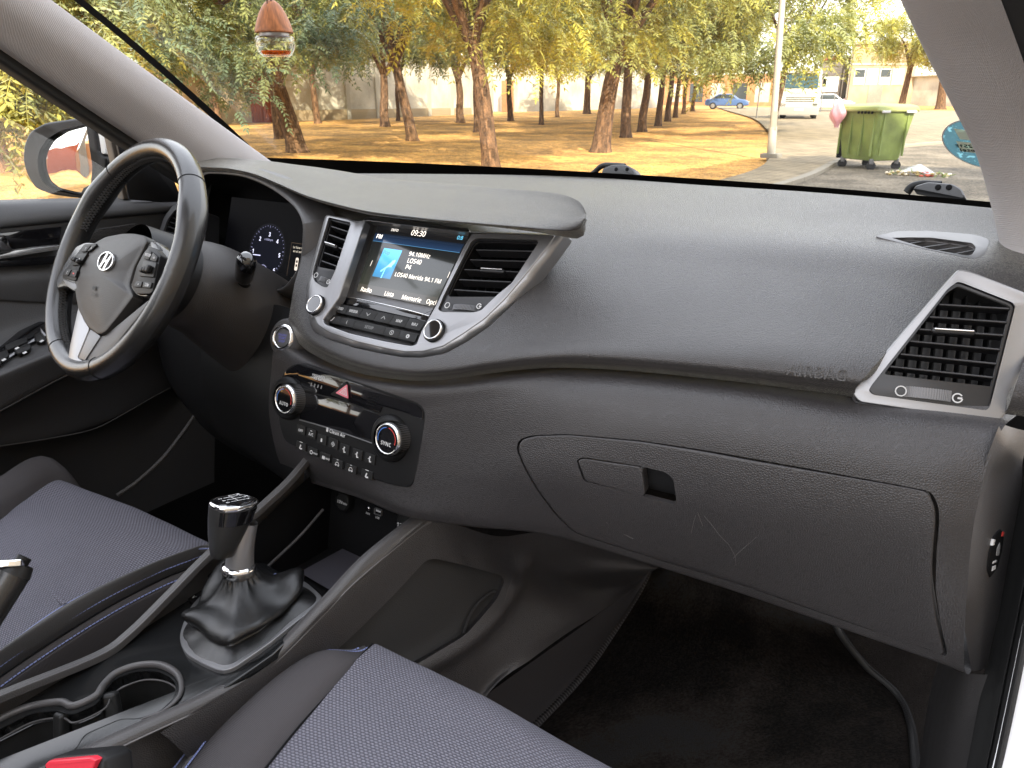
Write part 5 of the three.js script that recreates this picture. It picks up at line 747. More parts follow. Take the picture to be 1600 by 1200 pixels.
// ---------- centre console ----------
const con = thing('centre_console', 'dark grey centre console between the seats with storage tray, gear plate and cup holders', 'centre console', V(0, 0.3, 0.3));
{
  const X = (l) => rowX(l);
  // right rail: inner face, rounded top, outer face down to the carpet
  const r0 = X([[655, 800, 0.098], [640, 810, 0.094], [567, 868, 0.094], [500, 938, 0.094], [420, 1018, 0.094], [345, 1070, 0.094], [200, 1136, 0.094], [80, 1192, 0.094], [-60, 1260, 0.094]]);
  const r1 = X([[664, 804, 0.106], [645, 817, 0.104], [572, 876, 0.104], [504, 946, 0.104], [424, 1025, 0.104], [346, 1078, 0.104], [204, 1144, 0.104], [84, 1200, 0.104], [-56, 1268, 0.104]]);
  const r2 = X([[676, 809, 0.116], [646, 829, 0.111], [558, 902, 0.11], [508, 953, 0.11], [428, 1032, 0.11], [350, 1085, 0.11], [208, 1152, 0.11], [88, 1210, 0.11], [-52, 1278, 0.11]]);
  part('rail', surf([r0.map((p) => p.clone().add(V(-0.002, -0.09, 0))), r0.map((p) => p.clone().add(V(-0.0015, -0.01, 0))), r0, r1.map((p) => p.clone().add(V(-0.001, 0.0025, 0))), r2.map((p, i) => p.clone().lerp(r1[i], 0.4).add(V(0.0008, 0.0015, 0))), r2, r2.map((p) => p.clone().add(V(0.0012, -0.003, 0)))], 70, 30), M.trimSkin, con);
  part('rail_crease', tube(r2.map((p) => p.clone().add(V(0.0012, -0.0035, 0.0008))), 0.0011, 90, 6), M.edgeGloss, con);
  // left rail
  const l0 = X([[484, 716, -0.1], [474, 728, -0.1], [440, 765, -0.1], [332, 863, -0.1], [262, 934, -0.1], [204, 991, -0.1], [157, 1024, -0.1], [32, 1075, -0.1], [-80, 1120, -0.1]]);
  part('rail', surf([l0.map((p) => p.clone().add(V(-0.02, -0.06, 0))), l0.map((p) => p.clone().add(V(-0.014, -0.006, 0))), l0.map((p) => p.clone().add(V(-0.008, -0.0005, 0))), l0.map((p) => p.clone().add(V(-0.003, -0.001, 0))), l0, l0.map((p) => p.clone().add(V(0.001, -0.008, 0)))], 60, 24), M.trimSkin, con);
  // side panel towards the passenger's feet
  const sideG = surf([
    X([[250, 1145, 0.112], [428, 1033, 0.1115], [508, 954, 0.1115], [646, 830, 0.1125], [678, 810, 0.118], [720, 822, 0.14], [780, 838, 0.18], [850, 832, 0.225], [940, 850, 0.29], [1030, 884, 0.35]]),
    X([[270, 1160, 0.114], [440, 1046, 0.1135], [522, 966, 0.1135], [655, 846, 0.115], [690, 832, 0.122], [735, 842, 0.145], [800, 858, 0.185], [872, 864, 0.235], [950, 872, 0.29], [1026, 888, 0.345]]),
    X([[310, 1200, 0.116], [480, 1085, 0.117], [570, 1000, 0.117], [690, 880, 0.122], [740, 878, 0.142], [790, 890, 0.165], [850, 897, 0.205], [905, 896, 0.25], [960, 894, 0.295], [1020, 890, 0.34]]),
    X([[380, 1260, 0.116], [540, 1150, 0.118], [640, 1055, 0.122], [740, 970, 0.14], [800, 945, 0.165], [850, 935, 0.19], [900, 925, 0.225], [945, 917, 0.255], [980, 908, 0.29], [1012, 896, 0.33]]),
    X([[440, 1330, 0.118], [600, 1215, 0.12], [690, 1125, 0.135], [790, 1030, 0.17], [840, 996, 0.19], [885, 970, 0.21], [925, 950, 0.235], [958, 932, 0.26], [985, 916, 0.29], [1008, 898, 0.325]]),
    X([[500, 1400, 0.12], [640, 1270, 0.125], [700, 1190, 0.14], [768, 1078, 0.172], [830, 1030, 0.19], [885, 990, 0.21], [930, 962, 0.235], [962, 940, 0.26], [988, 920, 0.29], [1006, 902, 0.32]]),
  ], 170, 120);
  { const cv = new THREE.CatmullRomCurve3([[640, 1050], [690, 1026], [735, 996], [768, 964], [792, 930], [808, 902], [812, 884]].map(([a, b]) => V(a, b, 0))).getSpacedPoints(60), p = sideG.attributes.position, n = sideG.attributes.normal; for (let i = 0; i < p.count; i++) { const P = V(p.getX(i), p.getY(i), p.getZ(i)), q = toPx(P); let d = 1e9; for (const c of cv) d = Math.min(d, Math.hypot(c.x - q[0], c.y - q[1])); const k = 0.011 * Math.exp(-((d / 15) ** 2)); if (k > 1e-5) p.setXYZ(i, P.x + n.getX(i) * k, P.y + n.getY(i) * k, P.z + n.getZ(i) * k); } sideG.computeVertexNormals(); }
  const pocket = pxLoop(rpoly([[664, 877], [676, 872], [730, 884], [783, 899], [789, 907], [777, 936], [728, 992], [668, 1028], [560, 1090], [470, 1160], [440, 1120], [500, 1040], [560, 985], [620, 925]], [10, 8, 8, 10, 8, 14, 14, 8, 8, 8, 8, 8, 8, 8], 4), 180);
  const sh = finder(sideG), rim = hole(sideG, pocket, 0.016)[1];
  part('side_panel', [sideG, rim], M.lowerSkin, con);
  part('pocket_back', panelOn(sh, shrink(pocket, 1.01), { lift: -0.0125, drop: 0.014, roll: 3, rings: 16, centre: [640, 990] }), std('pocketBlack', { color: [0.02, 0.0195, 0.0195], roughness: 0.75, bumpMap: g1, bumpScale: 0.0002 }), con);
  const net = [[728, 990], [738, 965], [752, 945], [770, 930], [777, 928]].map(([a, b]) => { const h = sh(a, b); return h.p.addScaledVector(h.n, -0.008); });
  part('pocket_lip', tube(net, 0.0018, 24, 8), M.lowerSkin, con);
  { const l = [[786, 838], [800, 856], [806, 880], [800, 905], [790, 935], [783, 970]].map(([a, b]) => { const h = sh(a, b); return h ? h.p.addScaledVector(h.n, 0.0002) : null; }).filter(Boolean); part('scuff_mark', tube(l, 0.0003, 30, 4), M.scuff, con); }
  // storage tray under the climate panel
  const FBk = new Frame(V(0, 0.6, 0.035), V(1, 0.02, 0), V(0, 0.95, -0.25));
  part('tray_back', slab(FBk, [[-0.17, -0.13], [0.088, -0.13], [0.088, 0.12], [-0.17, 0.12]], 0.004, { lift: -0.004, bevel: 0 }), M.deepBlack, con);
  part('tray_wall', surf([[V(-0.118, 0.68, 0.02), V(-0.112, 0.66, 0.1), V(-0.108, 0.6, 0.26)], [V(-0.115, 0.6, 0.02), V(-0.108, 0.585, 0.1), V(-0.104, 0.55, 0.26)], [V(-0.11, 0.5, 0.02), V(-0.105, 0.5, 0.1), V(-0.1, 0.5, 0.26)]], 20, 20), M.deepBlack, con);
  part('tray_edge', tube(X([[505, 796, -0.088], [470, 836, -0.088], [440, 865, -0.088], [402, 900, -0.088]]), 0.0022, 20, 6), M.trimSkin, con);
  const matP = rowY([[468, 894, 0.545], [552, 848, 0.545], [640, 893, 0.545], [560, 948, 0.545]]), FM = new Frame(matP[0], matP[2].clone().sub(matP[3]).setY(0), V(0, 0.02, -1).cross(V(0, 0, 0)).length() ? V(0, 0, -1) : V(0, 0, -1));
  { const [a, b, c, dd] = matP, g = surf([[a, a.clone().lerp(b, 0.5), b], [dd, dd.clone().lerp(c, 0.5), c]], 20, 20, { linear: true }); part('ribbed_mat', g, std('ribMat', { color: [0.04, 0.038, 0.048], roughness: 0.7, bumpMap: tiled(noiseTex(64, (u) => 0.5 + 0.5 * Math.sin(u * Math.PI * 16)), 1, 0.045), bumpScale: 0.0012 }), con); M.ribMat.bumpMap.rotation = Math.PI / 2; }
  part('tray_floor', box(0.19, 0.01, 0.34, -0.01, 0.532, 0.16), M.deepBlack, con);
  // sockets
  const sock = (px, py, r, name, label) => { const q = FBk.px(px, py, 0.012), c = FBk.p3(q.x, q.y, 0), k = part(name, revolve([[0, 0.012], [r * 0.85, 0.012], [r * 0.92, 0.0115], [r, 0.009], [r * 1.04, 0]], c, FBk.n, 32), M.keyBlack, con, label); part('socket_lip', revolve([[r * 0.98, 0.011], [r * 1.08, 0.0115], [r * 1.12, 0.0]], c, FBk.n, 32), M.blackPlastic, k); return [k, q]; };
  { const [k, q] = sock(534, 784, 0.0145, 'power_socket', 'round 12V socket cover left of the small ports'); part('socket_print', [print(FBk, '12V', q.x - 0.004, q.y - 0.001, 0.005, { lift: 0.0124 }), print(FBk, '180W', q.x + 0.007, q.y - 0.0015, 0.003, { lift: 0.0124 })], M.white, k); }
  { const [k, q] = sock(630, 818, 0.0145, 'power_socket', 'round 12V socket cover beside the console rail'); part('socket_print', print(FBk, '12V', q.x - 0.004, q.y - 0.004, 0.0065, { lift: 0.0124 }), M.white, k); }
  { const q = FBk.px(577, 794), a = part('audio_port', revolve([[0.0012, 0.004], [0.0035, 0.004], [0.004, 0.001]], FBk.p3(q.x, q.y, 0), FBk.n, 20), M.chrome, con); part('port_print', print(FBk, 'AUX', q.x - 0.001, q.y - 0.0085, 0.0034, { lift: 0.0006 }), M.white, a);
    const u = FBk.px(592, 799.5), up = rpoly([[-0.0078, -0.005], [0.0078, -0.005], [0.0078, 0.005], [-0.0078, 0.005]], 0.002).map(([x, y]) => [x + u.x, y + u.y]); const b = part('usb_port', slab(FBk, up, 0.003, { bevel: 0.0006, holes: [shrink(up, 0.84)] }), M.satinSilver, con); const tq = rbox(0.0105, 0.0028, 0.002, 0.0005, u.x, u.y + 0.0012, 0.001); part('contact_tongue', FBk.put(tq), M.white, b); part('port_print', print(FBk, 'USB', u.x - 0.001, u.y - 0.0095, 0.0034, { lift: 0.0006 }), M.white, b); }
  // deck with cup holders
  const FP = new Frame(V(0, 0.594, 0.3), V(1, 0.2, 0), V(0, 0.06, -1));
  const deckOut = [[262, 937], [300, 898], [338, 868], [402, 873], [508, 934], [505, 946], [426, 1022], [350, 1075], [206, 1141], [86, 1197], [-50, 1270], [-160, 1250], [-140, 1150], [-20, 1100], [34, 1078], [157, 1030], [204, 997]];
  const cup = pxLoop(rpoly([[164, 1076], [180, 1059], [215, 1047], [250, 1047], [272, 1058], [279, 1072], [272, 1092], [250, 1112], [215, 1124], [190, 1123], [132, 1148], [120, 1170], [60, 1210], [-60, 1290], [-140, 1230], [-60, 1170], [0, 1138], [50, 1113], [95, 1108], [112, 1116], [150, 1100]], 10, 4), 170);
  part('deck', slab(FP, FP.poly(deckOut), 0.012, { lift: -0.012, bevel: 0.002, holes: [FP.poly(cup)] }), phys('deckGloss', { color: [0.009, 0.0095, 0.01], roughness: 0.2 }), con);
  const wall = (l, d0, d1, m, name) => part(name, loops(l.map(([a, b]) => { const q = FP.px(a, b); return [FP.p3(q.x, q.y, d0), FP.p3(q.x, q.y, (d0 + d1) / 2), FP.p3(q.x, q.y, d1)]; })), m, con);
  wall(cup, 0.0005, -0.075, M.keyBlack, 'cup_wall'); part('cup_floor', flat(FP, FP.poly(cup), -0.07), M.blackPlastic, con);
  // raised grey rim along the cups
  const rimL = [[-70, 1165], [0, 1126], [48, 1106], [95, 1099], [116, 1105], [150, 1090], [163, 1072], [182, 1054], [215, 1042], [250, 1041], [275, 1053], [284, 1071], [280, 1092], [256, 1113], [222, 1126]];
  part('cup_rim', limb(rimL.map(([a, b]) => { const q = FP.px(a, b); return FP.p3(q.x, q.y, 0.002); }), (u) => 0.0042 * (1 - 0.75 * Math.max(0, (u - 0.72) / 0.28)), 90, 12), M.trimSkin, con);
  part('cup_ledge', tube([[-70, 1186], [0, 1146], [50, 1121], [95, 1115], [114, 1122], [160, 1101], [172, 1080], [192, 1066], [222, 1056], [250, 1057], [270, 1066], [274, 1078]].map(([a, b]) => { const q = FP.px(a, b); return FP.p3(q.x, q.y, -0.006); }), 0.0011, 80, 6), M.trimSkin, con);
  for (const [a, b, r] of [[93, 1127, 0.1], [172, 1096, 0.7]]) { const q = FP.px(a, b, -0.01), g = rbox(0.017, 0.014, 0.034, 0.0045); g.rotateX(-0.35); g.rotateZ(r); g.translate(q.x, q.y, -0.018); part('cup_grip', FP.put(g), M.keyBlack, con); }
  // drive mode switch left of the boot
  const sw = part('mode_switch', slabPx(FP, [[290, 934], [300, 927], [330, 915], [336, 922], [312, 946], [302, 946]], 0.003, { r: 2, lift: 0, bevel: 0.0008 }), M.pianoBlack, con); { const q = FP.px(304, 936); part('switch_print', [bar(FP, q.x - 0.001, q.y, 0.0011, 0.006, 0.0034, 0.5), bar(FP, q.x + 0.0015, q.y, 0.0011, 0.006, 0.0034, -0.5)], M.white, sw); }
  part('deck_line', tube([[290, 933], [330, 914], [348, 905]].map(([a, b]) => { const q = FP.px(a, b); return FP.p3(q.x, q.y, 0.0008); }), 0.0007, 8, 5), M.satinDark, con);
  part('footwell_trim', tube(rowZ([[183, 774, 0.12], [215, 752, 0.08], [255, 715, 0.03], [290, 670, -0.03], [312, 638, -0.06]]), 0.004, 30, 8), M.trimSkin, con);
  // ---------- gear lever ----------
  const gl = thing('gear_lever', 'manual gear lever with leather boot, silver neck and chrome rimmed knob', 'gear lever', V(0.02, 0.59, 0.28));
  const bz = pxLoop(rpoly([[281, 1003], [286, 982], [300, 950], [335, 915], [372, 893], [425, 900], [478, 912], [507, 938], [500, 950], [470, 972], [420, 1012], [365, 1050], [345, 1054], [318, 1042], [290, 1026]], 10, 4), 100);
  part('boot_frame', slab(FP, FP.poly(bz), 0.005, { lift: 0, bevel: 0.0018, holes: [FP.poly(shrink(bz, 0.93))] }), M.satinDark, gl);
  const cc = atX(374, 886, 0.0), N = 96, inr = shrink(bz, 0.94); seed = 5;
  const base = pxLoop(inr, N).map(([a, b]) => { const q = FP.px(a, b); return FP.p3(q.x, q.y, 0.004); }), bc = base.reduce((s, p) => s.add(p), V(0, 0, 0)).multiplyScalar(1 / N);
  const st = base.map((b, i) => {
    const d = b.clone().sub(bc), ang = Math.atan2(d.z, d.x), top = cc.clone().add(V(Math.cos(ang) * 0.0185, -0.008, Math.sin(ang) * 0.0185)), out = d.clone().setY(0).normalize(), col = [];
    const sq = 0.5 + 0.5 * Math.cos(4 * (ang - 0.45));       // four soft corners
    for (let j = 0; j <= 26; j++) {
      const t = j / 26, p = b.clone().lerp(top, t);
      const over = 0.009 * Math.exp(-(((t - 0.36) / 0.1) ** 2)) * (0.7 + 0.45 * sq), waist = -0.008 * Math.exp(-(((t - 0.14) / 0.09) ** 2)), cone = -0.009 * Math.sin(Math.max(0, (t - 0.36) / 0.64) * Math.PI) * (0.75 + 0.4 * (1 - sq));
      const fold = 0.006 * Math.exp(-(((t - 0.24 - 0.03 * Math.sin(2 * ang)) / 0.03) ** 2)) * (0.4 + 0.6 * Math.sin(2 * ang + 1.1)) - 0.005 * Math.exp(-(((t - 0.19) / 0.025) ** 2)) + 0.0018 * Math.sin(17 * ang + 3) * Math.exp(-(((t - 0.92) / 0.1) ** 2)) + 0.0022 * Math.sin(6 * ang + 5 * t) * (1 - t), ridge = 0.007 * sq ** 4 * Math.sin(Math.PI * Math.min(1, t * 0.9 + 0.1));
      p.addScaledVector(out, over + waist + cone + fold + ridge); p.y += 0.013 * sq * Math.exp(-(((t - 0.38) / 0.14) ** 2)) - 0.006 * Math.exp(-(((t - 0.42) / 0.1) ** 2)) * Math.sin(3 * ang + 0.6);
      col.push(p);
    }
    return col;
  });
  { const P = []; for (let j = 0; j <= 26; j++) { P.push([]); for (let i = 0; i <= N; i++) P[j].push(st[i % N][j]); } const boot = part('boot', gridGeo(P, N, 26), M.bootLeather, gl);
    for (const o of [0, 1, 2]) { const l = []; for (let j = 4; j <= 20; j++) { const a = st[(Math.round(N * 0.405) + o) % N][j]; l.push(a.clone().add(V(0.0006, 0.0012, 0.0006))); } part('seam_thread', tube(l, 0.00065, 30, 5), M.blueThread, boot); } }
  const up = V(0.04, 1, -0.12).normalize();
  part('collar', revolve([[0.0185, -0.01], [0.0205, -0.008], [0.0212, 0.0], [0.0205, 0.003], [0.0175, 0.005]], cc, up, 40), M.chrome, gl);
  const nk = atX(385, 815, 0.004);
  part('neck', limb([cc, cc.clone().lerp(nk, 0.5).add(V(0, 0, 0.002)), nk], (u) => 0.0172 - 0.0035 * u, 12, 28), M.satinSilver, gl);
  // knob: stacked rounded sections
  const k0 = atX(347, 868, 0), k1 = atX(361, 786, 0), ku = k1.clone().sub(k0).normalize(), kz = V(0, 0.25, 1).normalize(), kx = V(1, 0, 0), kn = kx.clone().cross(kz).negate();
  const sec = (c, a, b, e = 2.6) => { const r = []; for (let i = 0; i <= 44; i++) { const t = i / 44 * 2 * Math.PI, C = Math.cos(t), S = Math.sin(t); r.push(c.clone().addScaledVector(kx, Math.sign(C) * Math.abs(C) ** (2 / e) * a).addScaledVector(kz, Math.sign(S) * Math.abs(S) ** (2 / e) * b)); } return r; };
  const along = (t, dz = 0) => k0.clone().lerp(k1, t).addScaledVector(kz, dz);
  part('knob', gridGeo([sec(along(-0.02), 0.006, 0.008), sec(along(0.0), 0.0105, 0.013), sec(along(0.15), 0.0135, 0.016), sec(along(0.4, -0.001), 0.0175, 0.0205), sec(along(0.7, -0.003), 0.0208, 0.0255), sec(along(0.88, -0.004), 0.0222, 0.0275), sec(along(0.97, -0.004), 0.0222, 0.0276)], 44, 6), std('knobLeather', { color: [0.022, 0.022, 0.022], roughness: 0.28 }), gl);
  part('knob_rim', gridGeo([sec(along(0.95, -0.004), 0.0222, 0.0276), sec(along(0.99, -0.004), 0.0227, 0.0282), sec(along(1.03, -0.004), 0.0222, 0.0276), sec(along(1.045, -0.004), 0.0205, 0.0258), sec(along(1.035, -0.004), 0.0188, 0.024)], 44, 4), M.chrome, gl);
  const FT = new Frame(along(1.035, -0.004), kx, kz.clone().negate());
  const cap = part('knob_top', gridGeo([sec(along(1.03, -0.004), 0.0192, 0.0244), sec(along(1.045, -0.004), 0.0175, 0.0225), sec(along(1.055, -0.004), 0.012, 0.016), sec(along(1.058, -0.004), 0.0001, 0.0001)], 44, 3), M.pianoBlack, gl);
  part('shift_pattern', [...[-0.0075, 0, 0.0075].map((x) => bar(FT, x, 0.0, 0.0011, 0.02, 0.0026)), bar(FT, -0.0015, 0, 0.0165, 0.0011, 0.0026), bar(FT, -0.012, 0.0045, 0.0011, 0.009, 0.0026), bar(FT, -0.0095, 0.0, 0.005, 0.0011, 0.0026), ...[['R', -0.012, 0.0135], ['1', -0.0075, 0.014], ['3', 0, 0.014], ['5', 0.0075, 0.014], ['2', -0.0075, -0.0145], ['4', 0, -0.0145], ['6', 0.0075, -0.0145]].map(([t, x, y]) => print(FT, t, x, y, 0.0046, { lift: 0.0026 }))], M.white, cap);
  part('knob_inlay', (() => { const P = []; for (const [t, dz, a, b] of [[0.93, -0.004, 0.0226, 0.0281], [0.82, -0.0035, 0.0219, 0.0268], [0.66, -0.003, 0.0207, 0.0252]]) { const r = sec(along(t, dz), a, b); P.push(r.slice(38).concat(r.slice(1, 9))); } return gridGeo(P, P[0].length - 1, 2); })(), M.pianoBlack, gl);
}
// ---------- handbrake and belt buckle ----------
{
  const a = atX(22, 897, -0.11), b = atX(-50, 1010, -0.105), t = thing('handbrake', 'black handbrake lever with a bright tip at the left edge', 'handbrake', b), u = a.clone().sub(b).normalize();
  part('grip', limb([b, b.clone().lerp(a, 0.5), a], () => 0.0165, 14, 24), M.wheelLeather, t);
  part('grip_end', limb([a, a.clone().addScaledVector(u, 0.012)], (v) => 0.017 - 0.003 * v, 6, 24), M.keyBlack, t);
  const f = new Frame(a.clone().addScaledVector(u, 0.004).add(V(0, 0.014, 0.004)), V(0.75, 0, -0.66), V(0.5, 0.5, 0.7));
  part('chrome_tip', [slab(f, rpoly([[-0.016, -0.01], [0.012, -0.011], [0.016, 0.007], [-0.011, 0.009]], 0.003), 0.006, { bevel: 0.0018 })], M.chrome, t);
  part('release_button', limb([a.clone().addScaledVector(u, 0.01), a.clone().addScaledVector(u, 0.02)], () => 0.0075, 4, 16), M.blackPlastic, t);
  const o = atZ(120, 1192, 0.56), f2 = new Frame(o, V(0.86, 0.16, -0.2), V(0, 0.9, -0.42)), bk = thing('belt_buckle', 'seat belt buckle with a red release button at the bottom edge', 'buckle', o);
  part('housing', slabPx(f2, [[66, 1196], [74, 1185], [150, 1179], [162, 1188], [166, 1260], [70, 1270]], 0.024, { r: 5, lift: -0.024, bevel: 0.005, seg: 4 }), M.blackPlastic, bk);
  part('red_button', slabPx(f2, [[74, 1193], [80, 1187], [146, 1181.5], [154, 1186], [149, 1200], [140, 1215], [84, 1222]], 0.006, { r: 3, lift: -0.001, bevel: 0.002, at: 0.002 }), std('redButton', { color: [0.62, 0.025, 0.05], roughness: 0.35 }), bk);
}
// ---------- seats ----------
const rumple = (g, amp, n) => { const p = g.attributes.position, m = g.attributes.normal, u = g.attributes.uv; for (let i = 0; i < p.count; i++) { const k = amp * (fbm(u.getX(i), u.getY(i), n, 3, 4) - 0.5) * 2; p.setXYZ(i, p.getX(i) + m.getX(i) * k, p.getY(i) + m.getY(i) * k, p.getZ(i) + m.getZ(i) * k); } g.computeVertexNormals(); return g; };
const dashes = (pts, n, r, m, parent) => { const c = new THREE.CatmullRomCurve3(pts), gs = []; for (let k = 0; k < n; k++) gs.push(tube([c.getPointAt((k + 0.12) / n), c.getPointAt((k + 0.5) / n), c.getPointAt((k + 0.88) / n)], r, 2, 5)); return part('stitching', gs, m, parent, undefined, 'stuff'); };
{
  const t = thing('driver_seat', 'driver seat with blue-grey cloth centre and black bolster with blue stitching', 'car seat', V(-0.38, 0.3, 0.5));
  const y = 0.578, R = [[330, 858], [292, 863], [204, 897], [102, 946], [0, 1019], [-110, 1110], [-300, 1280]].map(([a, b]) => atY(a, b, y));
  const Lf = [[84, 753, 0.585], [40, 783, 0.585], [0, 812, 0.585], [-90, 880, 0.585], [-200, 970, 0.585], [-320, 1080, 0.585], [-420, 1180, 0.585]].map(([a, b, h]) => atY(a, b, h));
  const ins = []; for (let k = 0; k <= 8; k++) ins.push(R.map((r, i) => { const p = r.clone().lerp(Lf[i], k / 8); p.y += 0.016 * Math.sin(k / 8 * Math.PI) * (i === 0 ? 0.6 : 1); return p; }));
  const cols = R.map((_, i) => ins.map((r) => r[i]));
  const front = cols[0];
  const g = surf([front.map((p) => p.clone().add(V(0, -0.16, -0.005))), front.map((p) => p.clone().add(V(0, -0.05, -0.032))), front.map((p) => p.clone().add(V(0, -0.014, -0.02))), front, ...cols.slice(1, 2), cols[2], cols[3].map((p) => p.clone()), cols[4], cols[5], cols[6]], 60, 90);
  const pad = part('cushion', rumple(g, 0.0028, 9), M.seatCloth, t);
  { const a = atY(102, 946, y + 0.001), b = atY(8, 866, y + 0.014), c = atY(-60, 812, y + 0.012); part('cushion_seam', limb([a, a.clone().lerp(b, 0.5).add(V(0, 0.003, 0)), b, c], () => 0.0035, 20, 8), M.seatCloth, pad); }
  // right bolster: cloth seam, vinyl top, side
  const P1 = [[332, 868, 0.556], [309, 882, 0.553], [250, 906, 0.552], [150, 959, 0.551], [0, 1057, 0.55], [-120, 1155, 0.55], [-320, 1340, 0.55]].map(([a, b, h]) => atY(a, b, h));
  const D1 = P1.map((p) => p.clone().add(V(0.012, -0.03, 0.004))), D2 = P1.map((p) => p.clone().add(V(0.018, -0.2, 0.01)));
  const mid = R.map((p, i) => p.clone().lerp(P1[i], 0.5).add(V(0.004, 0.017, 0)));
  part('bolster', surf([R.map((p) => p.clone().add(V(0, -0.004, 0))), R.map((p, i) => p.clone().lerp(mid[i], 0.4).add(V(0, 0.003, 0))), mid, P1.map((p, i) => p.clone().lerp(mid[i], 0.35).add(V(0.002, 0.002, 0))), P1], 60, 30), M.seatVinyl, t, 'black vinyl bolster next to the console');
  part('side_cloth', surf([P1.map((p) => p.clone().add(V(0.001, -0.0015, 0))), P1.map((p) => p.clone().add(V(0.008, -0.01, 0.002))), D1, D2], 60, 30), M.seatSide, t);
  part('piping', tube(P1.map((p) => p.clone().add(V(0.0006, 0, 0))), 0.0014, 90, 6), M.deepBlack, t);
  const lift = (l, dx, dy) => l.map((p) => p.clone().add(V(dx, dy, 0)));
  part('blue_seam', tube(lift(R, 0.0006, 0.0016), 0.0009, 90, 5), M.blueThread, t);
  dashes(lift(R.map((p, i) => p.clone().lerp(P1[i], 0.8)), 0.003, 0.0085), 100, 0.001, M.blueThread, t);
  dashes(lift(P1, 0.0075, -0.0075), 100, 0.001, M.blueThread, t);
  // left bolster
  part('bolster', surf([Lf.map((p) => p.clone().add(V(0, -0.006, 0))), Lf.map((p) => p.clone().add(V(-0.02, 0.02, 0.0))), Lf.map((p) => p.clone().add(V(-0.055, 0.032, 0.004))), Lf.map((p) => p.clone().add(V(-0.085, 0.01, 0.004))), Lf.map((p) => p.clone().add(V(-0.1, -0.05, 0.0))), Lf.map((p) => p.clone().add(V(-0.1, -0.2, 0.0)))].map((r) => [r[0].clone().add(V(0, -0.06, -0.05)), r[0].clone().add(V(0, -0.012, -0.03)), ...r]), 50, 40), M.seatSide, t);
  part('base', box(0.42, 0.16, 0.5, -0.4, 0.33, 0.48), M.blackPlastic, t); part('backrest', (() => { const g = rbox(0.5, 0.66, 0.16, 0.07); g.rotateX(0.28); g.translate(-0.4, 0.92, 0.98); return g; })(), M.seatSide, t); part('headrest', (() => { const g = rbox(0.27, 0.18, 0.1, 0.045); g.rotateX(0.2); g.translate(-0.4, 1.37, 1.06); return g; })(), M.seatSide, t);
}
{
  const t = thing('passenger_seat', 'passenger seat with blue-grey knitted cloth centre in the near foreground', 'car seat', V(0.37, 0.3, 0.5));
  const y = 0.6;
  const Lf = [[582, 1007], [562, 1028], [539, 1057], [472, 1131], [418, 1198], [360, 1275], [260, 1420]].map(([a, b], i) => atY(a, b, i ? y : y - 0.004));
  const Rt = [[962, 1208], [960, 1225], [955, 1260], [940, 1340], [930, 1420], [920, 1520], [900, 1700]].map(([a, b], i) => atY(a, b, i ? y : y - 0.004));
  const mixc = (i) => { const r = []; for (let k = 0; k <= 8; k++) { const p = Lf[i].clone().lerp(Rt[i], k / 8); p.y += (i ? 0.012 : 0.008) * Math.sin(k / 8 * Math.PI); r.push(p); } return r; };
  const cols = Lf.map((_, i) => mixc(i));
  const front = cols[0];
  const g = surf([front.map((p) => p.clone().add(V(0, -0.16, 0.0))), front.map((p) => p.clone().add(V(0, -0.05, -0.012))), front.map((p) => p.clone().add(V(0, -0.018, -0.011))), front.map((p) => p.clone().add(V(0, -0.003, -0.003))), ...cols.slice(1)], 80, 120);
  part('cushion', rumple(g, 0.0028, 9), M.seatCloth, t);
  const O = [[575, 1016, 0.575], [562, 1021, 0.572], [490, 1021, 0.566], [420, 1049, 0.562], [350, 1121, 0.562], [290, 1200, 0.562], [180, 1340, 0.562]].map(([a, b, h]) => atY(a, b, h));
  const I = [0, 1, 2, 3, 4, 5, 6].map((i) => Lf[i].clone());
  const mid = I.map((p, i) => p.clone().lerp(O[i], 0.5).add(V(0, i < 2 ? 0.002 : 0.017, 0)));
  part('bolster', surf([I.map((p) => p.clone().add(V(0, -0.005, 0))), I.map((p, i) => p.clone().lerp(mid[i], 0.4).add(V(0, i < 2 ? 0 : 0.004, 0))), mid, O.map((p, i) => p.clone().lerp(mid[i], 0.4).add(V(0, 0.003, 0))), O], 60, 30), M.seatSide, t, 'grey cloth bolster beside the console');
  part('piping', limb(O.map((p) => p.clone().add(V(-0.002, 0, 0))), () => 0.0032, 80, 8), M.seatVinyl, t);
  part('side_vinyl', surf([O, O.map((p) => p.clone().add(V(-0.013, -0.003, 0.0))), O.map((p) => p.clone().add(V(-0.02, -0.012, 0.0))), O.map((p) => p.clone().add(V(-0.024, -0.04, 0.0))), O.map((p) => p.clone().add(V(-0.024, -0.2, 0.0)))].map((r, k) => k ? r.map((p, i) => i < 2 ? p.add(V(0, 0, -0.006)) : p) : r), 60, 24), M.seatVinyl, t);
  dashes(O.map((p, i) => p.clone().lerp(mid[i], 0.1).add(V(0, 0.0036, 0))), 110, 0.0011, M.blueThread, t);
  dashes(O.map((p) => p.clone().add(V(-0.0155, -0.0035, 0))), 110, 0.0011, M.blueThread, t);
  part('insert_seam', tube(I.map((p) => p.clone().add(V(0, 0.001, 0))), 0.0013, 80, 5), M.deepBlack, t);
  part('base', box(0.36, 0.16, 0.4, 0.37, 0.33, 0.5), M.blackPlastic, t);
}
